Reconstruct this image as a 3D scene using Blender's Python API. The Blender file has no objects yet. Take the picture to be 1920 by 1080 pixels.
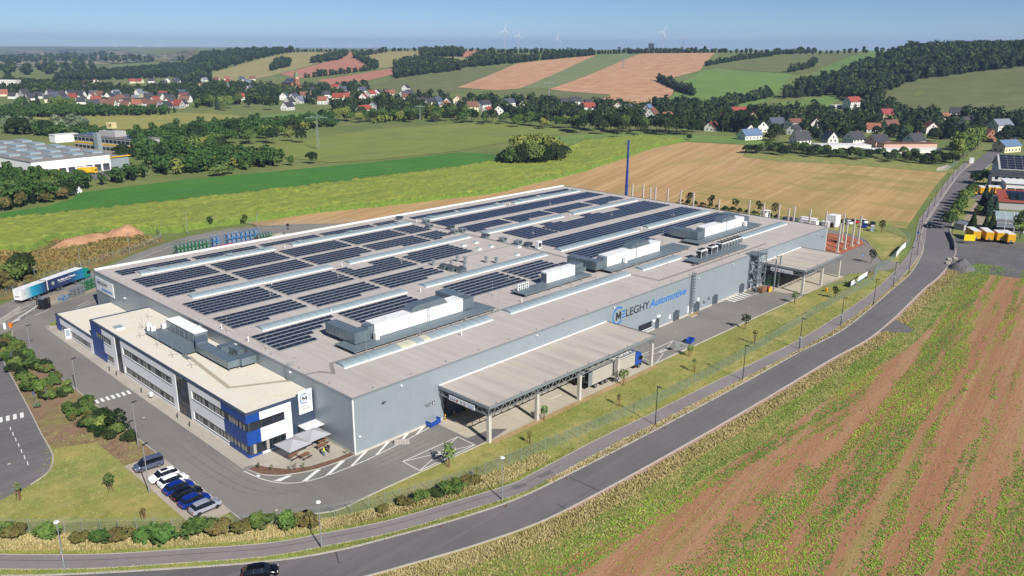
import bpy, bmesh, math, random
import numpy as np
from mathutils.geometry import delaunay_2d_cdt
from mathutils import Vector, Matrix, Euler
rnd = random.Random(7)
SC = bpy.context.scene
COL = SC.collection
rad = math.radians

# ------------------------------------------------------------------ camera
CAM = (-69.700, -102.658, 66.0); FPX = 1508.75; PITCH = 0.29194; ROLL = 0.00565; YAW = 0.76196
FW = Vector((math.cos(PITCH)*math.cos(YAW), math.cos(PITCH)*math.sin(YAW), -math.sin(PITCH)))
_rt = Vector((math.sin(YAW), -math.cos(YAW), 0)); _up = _rt.cross(FW)
RT = _rt*math.cos(ROLL) + _up*math.sin(ROLL); UP = -_rt*math.sin(ROLL) + _up*math.cos(ROLL)
cd = bpy.data.cameras.new('camera'); cam = bpy.data.objects.new('camera', cd); COL.objects.link(cam)
cd.sensor_width = 36.0; cd.lens = FPX/1920*36.0; cd.clip_start = 0.5; cd.clip_end = 120000
m = Matrix((RT, UP, -FW)).transposed().to_4x4(); m.translation = Vector(CAM); cam.matrix_world = m
SC.camera = cam

# ------------------------------------------------------------------ sky, sun, exposure
SUN_EL = rad(36.7); SUN_XY = (-0.238, -0.971)
TO_SUN = Vector((SUN_XY[0]*math.cos(SUN_EL), SUN_XY[1]*math.cos(SUN_EL), math.sin(SUN_EL))).normalized()
W = bpy.data.worlds.new('World'); SC.world = W; W.use_nodes = True
nt = W.node_tree; nt.nodes.clear()
sky = nt.nodes.new('ShaderNodeTexSky'); sky.sky_type = 'NISHITA'; sky.sun_disc = False
sky.sun_elevation = SUN_EL; sky.sun_rotation = math.atan2(TO_SUN.x, TO_SUN.y)
sky.altitude = 300; sky.air_density = 0.6; sky.dust_density = 0.0; sky.ozone_density = 6.0
bg = nt.nodes.new('ShaderNodeBackground'); bg.inputs[1].default_value = 0.055
out = nt.nodes.new('ShaderNodeOutputWorld')
nt.links.new(sky.outputs[0], bg.inputs[0]); nt.links.new(bg.outputs[0], out.inputs[0])
sd = bpy.data.lights.new('sun', 'SUN'); sd.energy = 4.5; sd.angle = rad(0.53); sd.color = (1.0, 0.95, 0.88)
sun = bpy.data.objects.new('sun', sd); COL.objects.link(sun); sun.location = (-60, -200, 200)
sun.rotation_euler = TO_SUN.to_track_quat('Z', 'Y').to_euler()
SC.view_settings.view_transform = 'Standard'; SC.view_settings.look = 'None'
SC.view_settings.exposure = 0.6; SC.view_settings.gamma = 1.0
SC.cycles.max_bounces = 6; SC.cycles.diffuse_bounces = 2; SC.cycles.glossy_bounces = 2
SC.cycles.transmission_bounces = 4; SC.cycles.transparent_max_bounces = 8; SC.cycles.volume_bounces = 0
SC.cycles.caustics_reflective = False; SC.cycles.caustics_refractive = False
SC.cycles.use_adaptive_sampling = True
HAZE = 0.000085

# ------------------------------------------------------------------ helpers
def lin(h):
    h = h.lstrip('#'); o = []
    for i in (0, 2, 4):
        c = int(h[i:i+2], 16)/255; o.append(c/12.92 if c <= .04045 else ((c+.055)/1.055)**2.4)
    return (o[0], o[1], o[2], 1)
def pxdir(px, py):
    return FW + RT*((px-960)/FPX) - UP*((py-540)/FPX)
def at(px, py, z=0.0):                       # photograph point -> place on the level z
    d = pxdir(px, py); t = (z-CAM[2])/d.z
    return Vector((CAM[0]+d.x*t, CAM[1]+d.y*t, z))
# terrain: level valley floor, hills beyond
KX = [-700, 0, 300, 400, 560, 800, 1000, 1300, 1500, 1700, 1920, 2600]
K0 = [2600, 2600, 2300, 1500, 1250, 1000, 950, 900, 850, 800, 780, 760]
K1 = [9000, 9000, 6000, 2900, 2500, 2200, 2000, 1900, 1850, 1600, 1450, 1400]
KZ = [26, 26, 32, 46, 48, 53, 54, 55, 57, 61, 63, 63]
CY_, SY_ = math.cos(YAW), math.sin(YAW)
def hz(x, y):
    x = np.asarray(x, float); y = np.asarray(y, float)
    dx, dy = x-CAM[0], y-CAM[1]
    u = dx*CY_+dy*SY_; v = dx*SY_-dy*CY_; d = np.hypot(dx, dy)
    th = np.clip(np.arctan2(v, u), -1.0, 1.0); a = 960+1508*np.tan(th)
    u0 = np.interp(a, KX, K0); u1 = np.interp(a, KX, K1); zt = np.interp(a, KX, KZ)
    t = np.clip((d-u0)/(u1-u0), 0, 1); z = zt*t*t*(3-2*t)
    z = z + (25-z)*np.clip((d-u1)/9000, 0, 1)*(d > u1)
    w = np.clip((d-650)/700, 0, 1)
    z = z + w*(1.6*np.sin(x/190+1)*np.cos(y/230) + 1.0*np.sin(x/97-y/121))
    return z
def h1(x, y): return float(hz(x, y))
def tp(px, py, lift=0.0):                    # photograph point -> place on the terrain
    d = pxdir(px, py); c = Vector(CAM); t0 = 40.0; t = 40.0
    if d.z > -1e-4 and False: return None
    while t < 13500:
        p = c+d*t
        if p.z <= h1(p.x, p.y)+lift: break
        t0 = t; t *= 1.02
    for _ in range(24):
        mdl = (t0+t)/2; p = c+d*mdl
        if p.z <= h1(p.x, p.y)+lift: t = mdl
        else: t0 = mdl
    return Vector((p.x, p.y, h1(p.x, p.y)))

def near(p, dmax):                            # keep a footprint within reach of the hills
    d = math.hypot(p.x-CAM[0], p.y-CAM[1])
    if d <= dmax: return p
    k = dmax/d; x, y = CAM[0]+(p.x-CAM[0])*k, CAM[1]+(p.y-CAM[1])*k; return Vector((x, y, h1(x, y)))
def proj_y(p):
    d = Vector(p)-Vector(CAM); z = d.dot(FW); return 960+FPX*d.dot(RT)/z, 540-FPX*d.dot(UP)/z
def rise(p, py):                             # height above p that reaches photograph row py
    lo, hi = 0.0, 400.0
    for _ in range(40):
        m_ = (lo+hi)/2
        if proj_y((p[0], p[1], p[2]+m_))[1] > py: lo = m_
        else: hi = m_
    return lo
MATS = {}
def _nodes(name):
    mt = bpy.data.materials.new(name); mt.use_nodes = True; MATS[name] = mt
    n = mt.node_tree; b = n.nodes['Principled BSDF']; return mt, n, b
def mat(name, col, rough=.7, metal=0.0, var=None, bump=None, spec=None, trans=0, emit=None, perobj=0.0, coords='world'):
    """plain procedural material; var = list of (colour, (sx,sy,sz), lo, hi, amount); bump = (scale, strength, dist)"""
    if isinstance(col, str): col = lin(col)
    mt, n, b = _nodes(name); N = n.nodes.new; L = n.links.new
    b.inputs['Roughness'].default_value = rough; b.inputs['Metallic'].default_value = metal
    if spec is not None: b.inputs['Specular IOR Level'].default_value = spec
    if trans: b.inputs['Transmission Weight'].default_value = trans
    b.inputs['Base Color'].default_value = col
    src = None
    if var or bump:
        if coords == 'world': g = N('ShaderNodeNewGeometry'); pos = g.outputs['Position']
        else: g = N('ShaderNodeTexCoord'); pos = g.outputs['Object']
    cur = None
    for i, (c2, sc, lo, hi, am) in enumerate(var or []):
        if isinstance(c2, str): c2 = lin(c2)
        mp = N('ShaderNodeMapping'); mp.inputs['Scale'].default_value = sc[:3]; mp.inputs['Location'].default_value = (i*13.7, i*7.1, i*3.3)
        L(pos, mp.inputs['Vector'])
        if len(sc) == 4:                     # streaks along a direction: turn first, then stretch
            m0 = N('ShaderNodeMapping'); m0.inputs['Rotation'].default_value = (0, 0, -sc[3]); L(pos, m0.inputs['Vector']); L(m0.outputs[0], mp.inputs['Vector'])
        t = N('ShaderNodeTexNoise'); t.inputs['Scale'].default_value = 1.0; t.inputs['Detail'].default_value = 5; t.inputs['Roughness'].default_value = .62
        L(mp.outputs[0], t.inputs['Vector'])
        r = N('ShaderNodeMapRange'); r.inputs['From Min'].default_value = lo; r.inputs['From Max'].default_value = hi
        r.inputs['To Max'].default_value = am; L(t.outputs['Fac'], r.inputs['Value'])
        mx = N('ShaderNodeMix'); mx.data_type = 'RGBA'
        if cur is None: mx.inputs['A'].default_value = col
        else: L(cur, mx.inputs['A'])
        mx.inputs['B'].default_value = c2; L(r.outputs[0], mx.inputs['Factor']); cur = mx.outputs['Result']
    if perobj:
        oi = N('ShaderNodeObjectInfo'); hs = N('ShaderNodeHueSaturation')
        r = N('ShaderNodeMapRange'); r.inputs['To Min'].default_value = 1-perobj; r.inputs['To Max'].default_value = 1+perobj
        L(oi.outputs['Random'], r.inputs['Value']); L(r.outputs[0], hs.inputs['Value'])
        r2 = N('ShaderNodeMapRange'); r2.inputs['To Min'].default_value = .5+perobj*.09; r2.inputs['To Max'].default_value = .5-perobj*.09
        L(oi.outputs['Random'], r2.inputs['Value']); L(r2.outputs[0], hs.inputs['Hue'])
        if cur is None: hs.inputs['Color'].default_value = col
        else: L(cur, hs.inputs['Color'])
        cur = hs.outputs['Color']
    if cur is not None: L(cur, b.inputs['Base Color'])
    if bump:
        t = N('ShaderNodeTexNoise'); t.inputs['Scale'].default_value = bump[0]; t.inputs['Detail'].default_value = 4
        L(pos, t.inputs['Vector']); bp = N('ShaderNodeBump'); bp.inputs['Strength'].default_value = bump[1]; bp.inputs['Distance'].default_value = bump[2]
        L(t.outputs['Fac'], bp.inputs['Height']); L(bp.outputs[0], b.inputs['Normal'])
    if emit: b.inputs['Emission Color'].default_value = emit[0]; b.inputs['Emission Strength'].default_value = emit[1]
    return mt

def put(o, parent=None, label=None, cat=None, group=None, kind=None):
    COL.objects.link(o)
    if parent is not None: o.parent = parent
    if label: o['label'] = label
    if cat: o['category'] = cat
    if group: o['group'] = group
    if kind: o['kind'] = kind
    return o
def thing(name, label, cat, loc=(0, 0, 0), rz=0.0, group=None):
    o = bpy.data.objects.new(name, None); o.empty_display_size = .5
    o.location = loc; o.rotation_euler = (0, 0, rz)
    return put(o, None, label, cat, group)
class MB:
    def __init__(s): s.v = []; s.f = []; s.m = []
    def poly(s, pts, m=0):
        i = len(s.v); s.v += [tuple(p) for p in pts]; s.f.append(tuple(range(i, i+len(pts)))); s.m.append(m); return s
    def box(s, x0, x1, y0, y1, z0, z1, m=0, mt=None):
        i = len(s.v); s.v += [(x0, y0, z0), (x1, y0, z0), (x1, y1, z0), (x0, y1, z0), (x0, y0, z1), (x1, y0, z1), (x1, y1, z1), (x0, y1, z1)]
        fs = [(0, 3, 2, 1), (4, 5, 6, 7), (0, 1, 5, 4), (1, 2, 6, 5), (2, 3, 7, 6), (3, 0, 4, 7)]
        for k, f in enumerate(fs):
            s.f.append(tuple(i+a for a in f)); s.m.append(mt if (k == 1 and mt is not None) else m)
        return s
    def cbox(s, c, d, m=0): return s.box(c[0]-d[0]/2, c[0]+d[0]/2, c[1]-d[1]/2, c[1]+d[1]/2, c[2]-d[2]/2, c[2]+d[2]/2, m)
    def bar(s, a, b, w, h=None, m=0):
        a = Vector(a); b = Vector(b); d = (b-a).normalized(); h = h or w
        u = d.cross(Vector((0, 0, 1)));  u = Vector((1, 0, 0)) if u.length < 1e-4 else u.normalized()
        v = u.cross(d).normalized(); i = len(s.v)
        for p in (a, b):
            for su, sv in ((-1, -1), (1, -1), (1, 1), (-1, 1)): s.v.append(tuple(p+u*(su*w/2)+v*(sv*h/2)))
        for f in ((0, 1, 2, 3), (7, 6, 5, 4), (0, 4, 5, 1), (1, 5, 6, 2), (2, 6, 7, 3), (3, 7, 4, 0)):
            s.f.append(tuple(i+a_ for a_ in f)); s.m.append(m)
        return s
    def tube(s, a, b, r0, r1=None, n=8, m=0, cap=True):
        a = Vector(a); b = Vector(b); r1 = r0 if r1 is None else r1; d = (b-a).normalized()
        u = d.cross(Vector((0, 0, 1)));  u = Vector((1, 0, 0)) if u.length < 1e-4 else u.normalized()
        v = u.cross(d).normalized(); i = len(s.v)
        for p, r in ((a, r0), (b, r1)):
            for k in range(n):
                t = 2*math.pi*k/n; s.v.append(tuple(p+u*(r*math.cos(t))+v*(r*math.sin(t))))
        for k in range(n):
            k2 = (k+1) % n; s.f.append((i+k, i+k2, i+n+k2, i+n+k)); s.m.append(m)
        if cap:
            s.f.append(tuple(i+k for k in reversed(range(n)))); s.m.append(m)
            s.f.append(tuple(i+n+k for k in range(n))); s.m.append(m)
        return s
    def prism(s, pts, z0, z1, m=0, mt=None):
        n = len(pts); i = len(s.v)
        ar = sum(pts[k][0]*pts[(k+1) % n][1]-pts[(k+1) % n][0]*pts[k][1] for k in range(n))
        if ar < 0: pts = pts[::-1]
        s.v += [(p[0], p[1], z0) for p in pts]+[(p[0], p[1], z1) for p in pts]
        for k in range(n):
            k2 = (k+1) % n; s.f.append((i+k, i+k2, i+n+k2, i+n+k)); s.m.append(m)
        s.f.append(tuple(i+k for k in reversed(range(n)))); s.m.append(m)
        s.f.append(tuple(i+n+k for k in range(n))); s.m.append(m if mt is None else mt)
        return s
    def xz(s, pts, y0, y1, m=0):              # outline in x,z pushed from y0 to y1
        n = len(pts); i = len(s.v)
        s.v += [(p[0], y0, p[1]) for p in pts]+[(p[0], y1, p[1]) for p in pts]
        for k in range(n):
            k2 = (k+1) % n; s.f.append((i+k, i+k2, i+n+k2, i+n+k)); s.m.append(m)
        s.f.append(tuple(i+k for k in reversed(range(n)))); s.m.append(m)
        s.f.append(tuple(i+n+k for k in range(n))); s.m.append(m)
        return s
    def mesh(s, name, mats, smooth=False, fix=True):
        used = sorted({i for f in s.f for i in f})
        if len(used) < len(s.v):
            mp_ = {a: k for k, a in enumerate(used)}; vv = [s.v[a] for a in used]; ff_ = [tuple(mp_[i] for i in f) for f in s.f]
        else: vv, ff_ = s.v, s.f
        me = bpy.data.meshes.new(name); me.from_pydata(vv, [], ff_)
        if not isinstance(mats, (list, tuple)): mats = [mats]
        for a in mats: me.materials.append(MATS[a] if isinstance(a, str) else a)
        if any(s.m): me.polygons.foreach_set('material_index', s.m)
        if fix:
            b = bmesh.new(); b.from_mesh(me); bmesh.ops.recalc_face_normals(b, faces=b.faces); b.to_mesh(me); b.free()
        if smooth: me.polygons.foreach_set('use_smooth', [True]*len(me.polygons))
        me.update(); return me
    def build(s, name, mats, parent=None, loc=None, rz=0.0, smooth=False, fix=True, **kw):
        o = bpy.data.objects.new(name, s.mesh(name, mats, smooth, fix))
        if loc is not None: o.location = loc
        if rz: o.rotation_euler = (0, 0, rz)
        return put(o, parent, **kw)
def inst(name, me, parent=None, loc=(0, 0, 0), rz=0.0, sc=None, rot=None, **kw):
    o = bpy.data.objects.new(name, me); o.location = loc
    o.rotation_euler = rot if rot else (0, 0, rz)
    if sc is not None: o.scale = sc if isinstance(sc, (tuple, list)) else (sc, sc, sc)
    return put(o, parent, **kw)
def copy_thing(root, loc, rz=0.0, label=None, sc=None):
    r = root.copy(); COL.objects.link(r); r.location = loc; r.rotation_euler = (0, 0, rz)
    if label: r['label'] = label
    if sc is not None: r.scale = (sc, sc, sc)
    for ch in list(root.children):
        c = ch.copy(); COL.objects.link(c); c.parent = r
        for g in list(ch.children):
            d = g.copy(); COL.objects.link(d); d.parent = c
    return r
_dg = None
def text_mesh(name, body, size, mt, bold=0.0, shear=0.0, extrude=0.01, ax='LEFT', sx=1.0, space=1.0):
    cu = bpy.data.curves.new(name, 'FONT'); cu.body = body; cu.size = size; cu.offset = bold; cu.shear = shear
    cu.extrude = extrude; cu.align_x = ax; cu.space_character = space
    o = bpy.data.objects.new(name, cu); COL.objects.link(o)
    bpy.context.view_layer.update()
    me = bpy.data.meshes.new_from_object(o.evaluated_get(bpy.context.evaluated_depsgraph_get()))
    bpy.data.objects.remove(o); bpy.data.curves.remove(cu)
    me.name = name; me.materials.clear(); me.materials.append(MATS[mt])
    if sx != 1.0:
        for v in me.vertices: v.co.x *= sx
    return me
def width_of(me):
    xs = [v.co.x for v in me.vertices]; return (max(xs)-min(xs)) if xs else 0
def catmull(pts, k=8):
    pts = [Vector((p[0], p[1])) for p in pts]; P = [pts[0]*2-pts[1]]+pts+[pts[-1]*2-pts[-2]]; o = []
    for i in range(1, len(P)-2):
        for j in range(k):
            t = j/k; a, b, c, d = P[i-1], P[i], P[i+1], P[i+2]
            o.append(.5*((2*b)+(c-a)*t+(2*a-5*b+4*c-d)*t*t+(3*b-a-3*c+d)*t**3))
    o.append(P[-2]); return o
def ribbon(L, R, z, m=0, mb=None):
    mb = mb or MB()
    i = len(mb.v); n = min(len(L), len(R))
    for k in range(n): mb.v.append((L[k][0], L[k][1], z)); mb.v.append((R[k][0], R[k][1], z))
    for k in range(n-1): mb.f.append((i+2*k, i+2*k+1, i+2*k+3, i+2*k+2)); mb.m.append(m)
    return mb
def offset_line(L, d):
    o = []
    for k in range(len(L)):
        a = L[max(0, k-1)]; b = L[min(len(L)-1, k+1)]; t = Vector((b[0]-a[0], b[1]-a[1])); t.normalize()
        o.append(Vector((L[k][0]-t.y*d, L[k][1]+t.x*d)))
    return o
def resample(L, step):
    o = [Vector(L[0][:2])]; acc = 0.0
    for a, b in zip(L[:-1], L[1:]):
        a = Vector(a[:2]); b = Vector(b[:2]); s = (b-a).length
        if s < 1e-6: continue
        t = step-acc
        while t <= s: o.append(a+(b-a)*(t/s)); t += step
        acc = (acc+s) % step
    return o
def tri_sheet(name, poly, z, mt, kind='structure', grid=None, drape=False, parent=None, **kw):
    """flat or draped sheet bounded by poly (list of xy)"""
    b = bmesh.new(); pl = []
    for p in poly:
        q = Vector((p[0], p[1]))
        if not pl or (q-pl[-1]).length > .02: pl.append(q)
    if (pl[0]-pl[-1]).length < .02: pl.pop()
    n_ = len(pl); cv, ce, cf = delaunay_2d_cdt(pl, [(k, (k+1) % n_) for k in range(n_)], [], 1, 1e-5)[:3]
    vs = [b.verts.new((p[0], p[1], 0)) for p in cv]
    for f_ in cf: b.faces.new([vs[k] for k in f_])
    if grid:
        xs = [p[0] for p in poly]; ys = [p[1] for p in poly]
        x = math.floor(min(xs)/grid)*grid+grid
        while x < max(xs):
            bmesh.ops.bisect_plane(b, geom=b.verts[:]+b.edges[:]+b.faces[:], plane_co=(x, 0, 0), plane_no=(1, 0, 0)); x += grid
        y = math.floor(min(ys)/grid)*grid+grid
        while y < max(ys):
            bmesh.ops.bisect_plane(b, geom=b.verts[:]+b.edges[:]+b.faces[:], plane_co=(0, y, 0), plane_no=(0, 1, 0)); y += grid
    for v in b.verts: v.co.z = (h1(v.co.x, v.co.y) if drape else 0)+z
    me = bpy.data.meshes.new(name); b.normal_update()
    for f in b.faces:
        if f.normal.z < 0: f.normal_flip()
    b.to_mesh(me); b.free(); me.materials.append(MATS[mt])
    o = bpy.data.objects.new(name, me); return put(o, parent, kind=kind, **kw)
def inpoly(x, y, P):
    r = False; n = len(P); j = n-1
    for i in range(n):
        xi, yi = P[i][0], P[i][1]; xj, yj = P[j][0], P[j][1]
        if (yi > y) != (yj > y) and x < (xj-xi)*(y-yi)/(yj-yi+1e-12)+xi: r = not r
        j = i
    return r
def np_inpoly(X, Y, P):
    r = np.zeros(len(X), bool); n = len(P); j = n-1
    for i in range(n):
        xi, yi = P[i][0], P[i][1]; xj, yj = P[j][0], P[j][1]
        r ^= ((yi > Y) != (yj > Y)) & (X < (xj-xi)*(Y-yi)/(yj-yi+1e-12)+xi); j = i
    return r
def np_mesh(name, V, F, mt, kind=None, parent=None, smooth=False, fmat=None, **kw):
    me = bpy.data.meshes.new(name); k = F.shape[1]
    me.vertices.add(len(V)); me.vertices.foreach_set('co', np.ascontiguousarray(V, dtype=np.float32).ravel())
    me.loops.add(F.size); me.loops.foreach_set('vertex_index', np.ascontiguousarray(F, dtype=np.int32).ravel())
    me.polygons.add(len(F)); me.polygons.foreach_set('loop_start', np.arange(0, F.size, k, dtype=np.int32))
    for a in (mt if isinstance(mt, list) else [mt]): me.materials.append(MATS[a])
    if fmat is not None: me.polygons.foreach_set('material_index', np.asarray(fmat, dtype=np.int32))
    if smooth: me.polygons.foreach_set('use_smooth', np.ones(len(F), bool))
    me.update(calc_edges=True); me.validate()
    if name.startswith('_'): return me
    return put(bpy.data.objects.new(name, me), parent, kind=kind, **kw)
# ------------------------------------------------------------------ materials
def c(h, k=.78):
    l = lin(h); return (l[0]*k, l[1]*k, l[2]*k, 1)
V_ = lambda h, s, lo, hi, a, k=.78: (c(h, k), s if isinstance(s, tuple) else (s, s, s), lo, hi, a)
mat('asphalt_yard', c('#87837d'), .9, var=[V_('#918d86', .018, .42, .58, .9), V_('#5f5d5b', (.9, .9, 1), .66, .72, .35), V_('#767370', .06, .4, .7, .8), V_('#949089', (.35, .02, 1), .5, .75, .5), V_('#6c6a68', 1.3, .55, .8, .4)], bump=(6, .12, .01))
mat('asphalt_road', c('#726e70'), .9, var=[V_('#7b7778', .02, .42, .58, .9), V_('#5d5a5c', (.7, .9, 1), .66, .72, .4), V_('#636062', .05, .4, .7, .8), V_('#807c7d', (.01, .6, 1), .5, .7, .7), V_('#5f5c5e', (.008, .9, 1), .55, .72, .6), V_('#636063', 1.1, .55, .8, .4)], bump=(6, .12, .01))
mat('asphalt_path', c('#918a8a'), .9, var=[V_('#847d7e', .09, .4, .7, .8), V_('#9d9695', .9, .5, .75, .4)], bump=(6, .1, .01))
mat('asphalt_patch', c('#6e6b6b'), .9, var=[V_('#7b7776', .5, .4, .7, .6)])
mat('tar', c('#4b484a'), .7)
mat('concrete_slab', c('#cbc2b0'), .85, var=[V_('#b9af9c', .12, .4, .7, .8), V_('#d6cfbf', .7, .5, .8, .5)], bump=(5, .08, .01))
mat('paving', c('#c1baad'), .85, var=[V_('#b0a99c', .15, .4, .7, .7), V_('#cbc6ba', 1.1, .5, .8, .5)], bump=(8, .1, .01))
mat('paver_bay', c('#bfb2a3'), .85, var=[V_('#ab9e90', .3, .4, .7, .7), V_('#cbbfb0', 2.2, .5, .8, .6)], bump=(8, .1, .01))
mat('kerb', c('#c4beb4'), .85, var=[V_('#aca69c', .5, .4, .7, .7)])
mat('white_paint', (.74, .74, .71, 1), .7, var=[V_('#b9b7b0', 1.5, .5, .8, .6)])
mat('meadow', c('#7f8d45', 0.66), .95, var=[V_('#6c7f3c', .012, .4, .65, .9, 0.66), V_('#a09c58', .03, .5, .75, .7, 0.66), V_('#5d7034', .2, .5, .8, .5, 0.66)], bump=(1.2, .4, .2))
mat('lawn', c('#a39c52'), .95, var=[V_('#7c8540', (.12, .12, 1), .5, .6, .8), V_('#c3b27c', (.2, .5, 1), .52, .64, .7), V_('#86904a', (.03, .06, 1), .44, .56, .85), V_('#bfae74', .35, .55, .7, .8), V_('#8a8f42', .07, .42, .62, .9), V_('#b8a766', .11, .46, .68, .85), V_('#6c7a34', .6, .5, .8, .6), V_('#c0ad70', (.05, 1.2, 1), .55, .75, .4)], bump=(3, .5, .08))
mat('lawn_green', c('#8b9248'), .95, var=[V_('#788540', .2, .42, .62, .9), V_('#b0a160', .3, .46, .66, .85), V_('#5c7030', 1.1, .5, .8, .6)], bump=(3, .5, .08))
mat('dry_grass', c('#b09b62'), .95, var=[V_('#8f8a4a', .12, .42, .62, .9), V_('#c7b17e', .4, .5, .75, .7), V_('#7d7a40', .9, .5, .8, .6)], bump=(3, .6, .1))
mat('verge_stone', c('#b8a48a'), .95, var=[V_('#98884f', .5, .48, .6, .9), V_('#c9b9a0', 1.6, .5, .75, .6)], bump=(5, .5, .05))
mat('gravel_pink', c('#bd9f8f'), .95, var=[V_('#ab8a78', .8, .42, .62, .8), V_('#b3a06f', .35, .55, .7, .8)], bump=(6, .5, .05))
mat('mulch', c('#83614f'), .95, var=[V_('#5f4538', 1.5, .4, .65, .9), V_('#9c7a63', 4, .5, .75, .7)], bump=(9, .8, .05))
mat('bark_slope', c('#93785f'), .95, var=[V_('#8a8a4c', .13, .45, .6, .9), V_('#7a5d49', .6, .45, .7, .8), V_('#a79a63', .35, .55, .75, .7)], bump=(3, .6, .08))
mat('earth_tan', c('#b59870'), .95, var=[V_('#a08a55', .4, .45, .6, .9), V_('#c4a680', 1.2, .5, .7, .7)], bump=(3, .5, .06))
mat('asphalt_tyre', c('#7a7672'), .9, var=[V_('#87837d', .8, .4, .6, .9)])
mat('soil_field', c('#ad7f5a'), .95, var=[V_('#a06c4e', (.012, .6, 1, .12), .4, .65, .85), V_('#be9c76', (.01, .3, 1, .12), .48, .7, .7), V_('#8b963e', (.012, .5, 1, .12), .52, .62, .4), V_('#8a5f45', (2.2, 3.6, 1), .5, .7, .65), V_('#d2b592', (3.5, 5, 1), .56, .7, .6), V_('#7d5a42', (.6, 2.2, 1, .12), .55, .75, .6)], bump=(2.5, .6, .12))
mat('stubble_tan', c('#c6a36e'), .95, var=[V_('#b48c5c', (.008, .22, 1, .3), .42, .62, .85), V_('#d8ba88', (.006, .6, 1, .31), .5, .66, .8), V_('#a58a50', (.005, .12, 1, .3), .56, .66, .8), V_('#a8985a', (.012, .06, 1), .54, .68, .75), V_('#b07f55', (.12, 1.6, 1), .52, .72, .5)], bump=(1.5, .4, .1))
mat('stubble_orange', c('#bb9a60'), .95, var=[V_('#a98a52', .03, .45, .62, .8), V_('#cfae76', (.006, .35, 1, .17), .46, .64, .8), V_('#9f9350', (.005, .14, 1, .17), .54, .66, .7), V_('#8f8d48', (.05, .02, 1), .5, .62, .85), V_('#d3b07c', (.5, .06, 1), .52, .7, .6), V_('#b3864f', .4, .5, .75, .6)], bump=(1.5, .4, .1))
mat('bare_strip', c('#c79a74'), .95, var=[V_('#b98a68', (.05, .3, 1), .4, .65, .8), V_('#c9a67c', .15, .5, .7, .7)], bump=(1.5, .4, .1))
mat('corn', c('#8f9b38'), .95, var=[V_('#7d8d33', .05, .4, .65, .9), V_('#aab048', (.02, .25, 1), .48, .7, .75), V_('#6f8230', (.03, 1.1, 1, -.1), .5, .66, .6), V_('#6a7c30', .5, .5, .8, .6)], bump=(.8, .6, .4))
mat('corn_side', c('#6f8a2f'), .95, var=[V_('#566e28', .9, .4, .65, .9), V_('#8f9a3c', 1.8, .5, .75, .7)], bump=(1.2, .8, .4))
mat('corn_far', c('#8f9c40', 0.64), .95, var=[V_('#818f42', .03, .4, .65, .9, 0.62), V_('#a2a858', (.015, .1, 1), .48, .7, .7, 0.62)], bump=(.6, .4, .4))
mat('beet', c('#45841c', 0.74), .95, var=[V_('#3a7418', .04, .4, .65, .9, 0.74), V_('#528a34', (.05, .5, 1), .46, .66, .8, 0.74), V_('#2f5f1e', .6, .5, .75, .6, 0.74)], bump=(1, .4, .2))
mat('olive_field', c('#a3a051', 0.72), .95, var=[V_('#939449', .02, .4, .65, .9, 0.72), V_('#b0ab5c', (.01, .1, 1), .48, .7, .7, 0.72)])
mat('grass_bright', c('#7b9a45', 0.66), .95, var=[V_('#6a8d3e', .015, .4, .65, .9, 0.66), V_('#8da650', (.01, .05, 1), .48, .7, .7, 0.66)])
mat('grass_olive', c('#8f9858', 0.48), .95, var=[V_('#7b874c', (.004, .03, 1, .6), .4, .65, .9, 0.48), V_('#a0a465', .04, .5, .7, .7, 0.48)])
mat('grass_dry', c('#ab9f66', 0.72), .95, var=[V_('#9b9559', .015, .4, .65, .9, 0.72), V_('#b9a873', .05, .5, .7, .7, 0.72)])
mat('plough_red', c('#bd8168', 0.80), .95, var=[V_('#b0755d', (.02, .05, 1), .4, .65, .9, 0.80), V_('#c69077', .05, .5, .7, .6, 0.80)])
mat('plough_tan', c('#c3966f', 0.82), .95, var=[V_('#b58263', (.012, .08, 1), .4, .62, .9, 0.82), V_('#cfab80', (.006, .05, 1), .46, .66, .8, 0.82)])
mat('stripe_green', c('#7f9257', 0.66), .95, var=[V_('#97936a', (.012, .09, 1), .45, .65, .8, 0.66), V_('#6f8650', .02, .5, .7, .7, 0.66)])
mat('far_tan', c('#bba676'), .95, var=[V_('#b39a68', .01, .4, .65, .9)])
mat('far_patch', c('#a99a78'), .95, var=[V_('#8f9868', (.0016, .0016, 1), .46, .52, 1.), V_('#b58f7c', (.0013, .0013, 1), .54, .58, 1.), V_('#3f5340', (.0022, .0022, 1), .46, .5, 1., .6)])
mat('earth_red', c('#b56a48'), .95, var=[V_('#98543a', .25, .4, .65, .9), V_('#c98562', .5, .5, .7, .7), V_('#7d4532', 1.2, .55, .75, .6)], bump=(2, .8, .2))
mat('earth_heap', c('#c79a78'), .95, var=[V_('#b4845f', .3, .4, .65, .9), V_('#8f7a4c', .12, .55, .62, .9)], bump=(2, .8, .2))
mat('weeds', c('#8c7a45'), .95, var=[V_('#6f6f3a', .06, .42, .6, .9), V_('#9a6f3f', .1, .5, .66, .8), V_('#b09a60', .3, .52, .72, .7), V_('#5a6632', .8, .55, .75, .6)], bump=(1.5, .8, .3))
mat('gravel_dark', c('#6d6b6c'), .95, var=[V_('#5a5859', .12, .4, .65, .8), V_('#83807c', 1.0, .5, .75, .6)], bump=(4, .6, .06))
mat('gravel_yard', c('#a99a86'), .95, var=[V_('#948775', .3, .4, .65, .8)], bump=(4, .4, .05))
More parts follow.
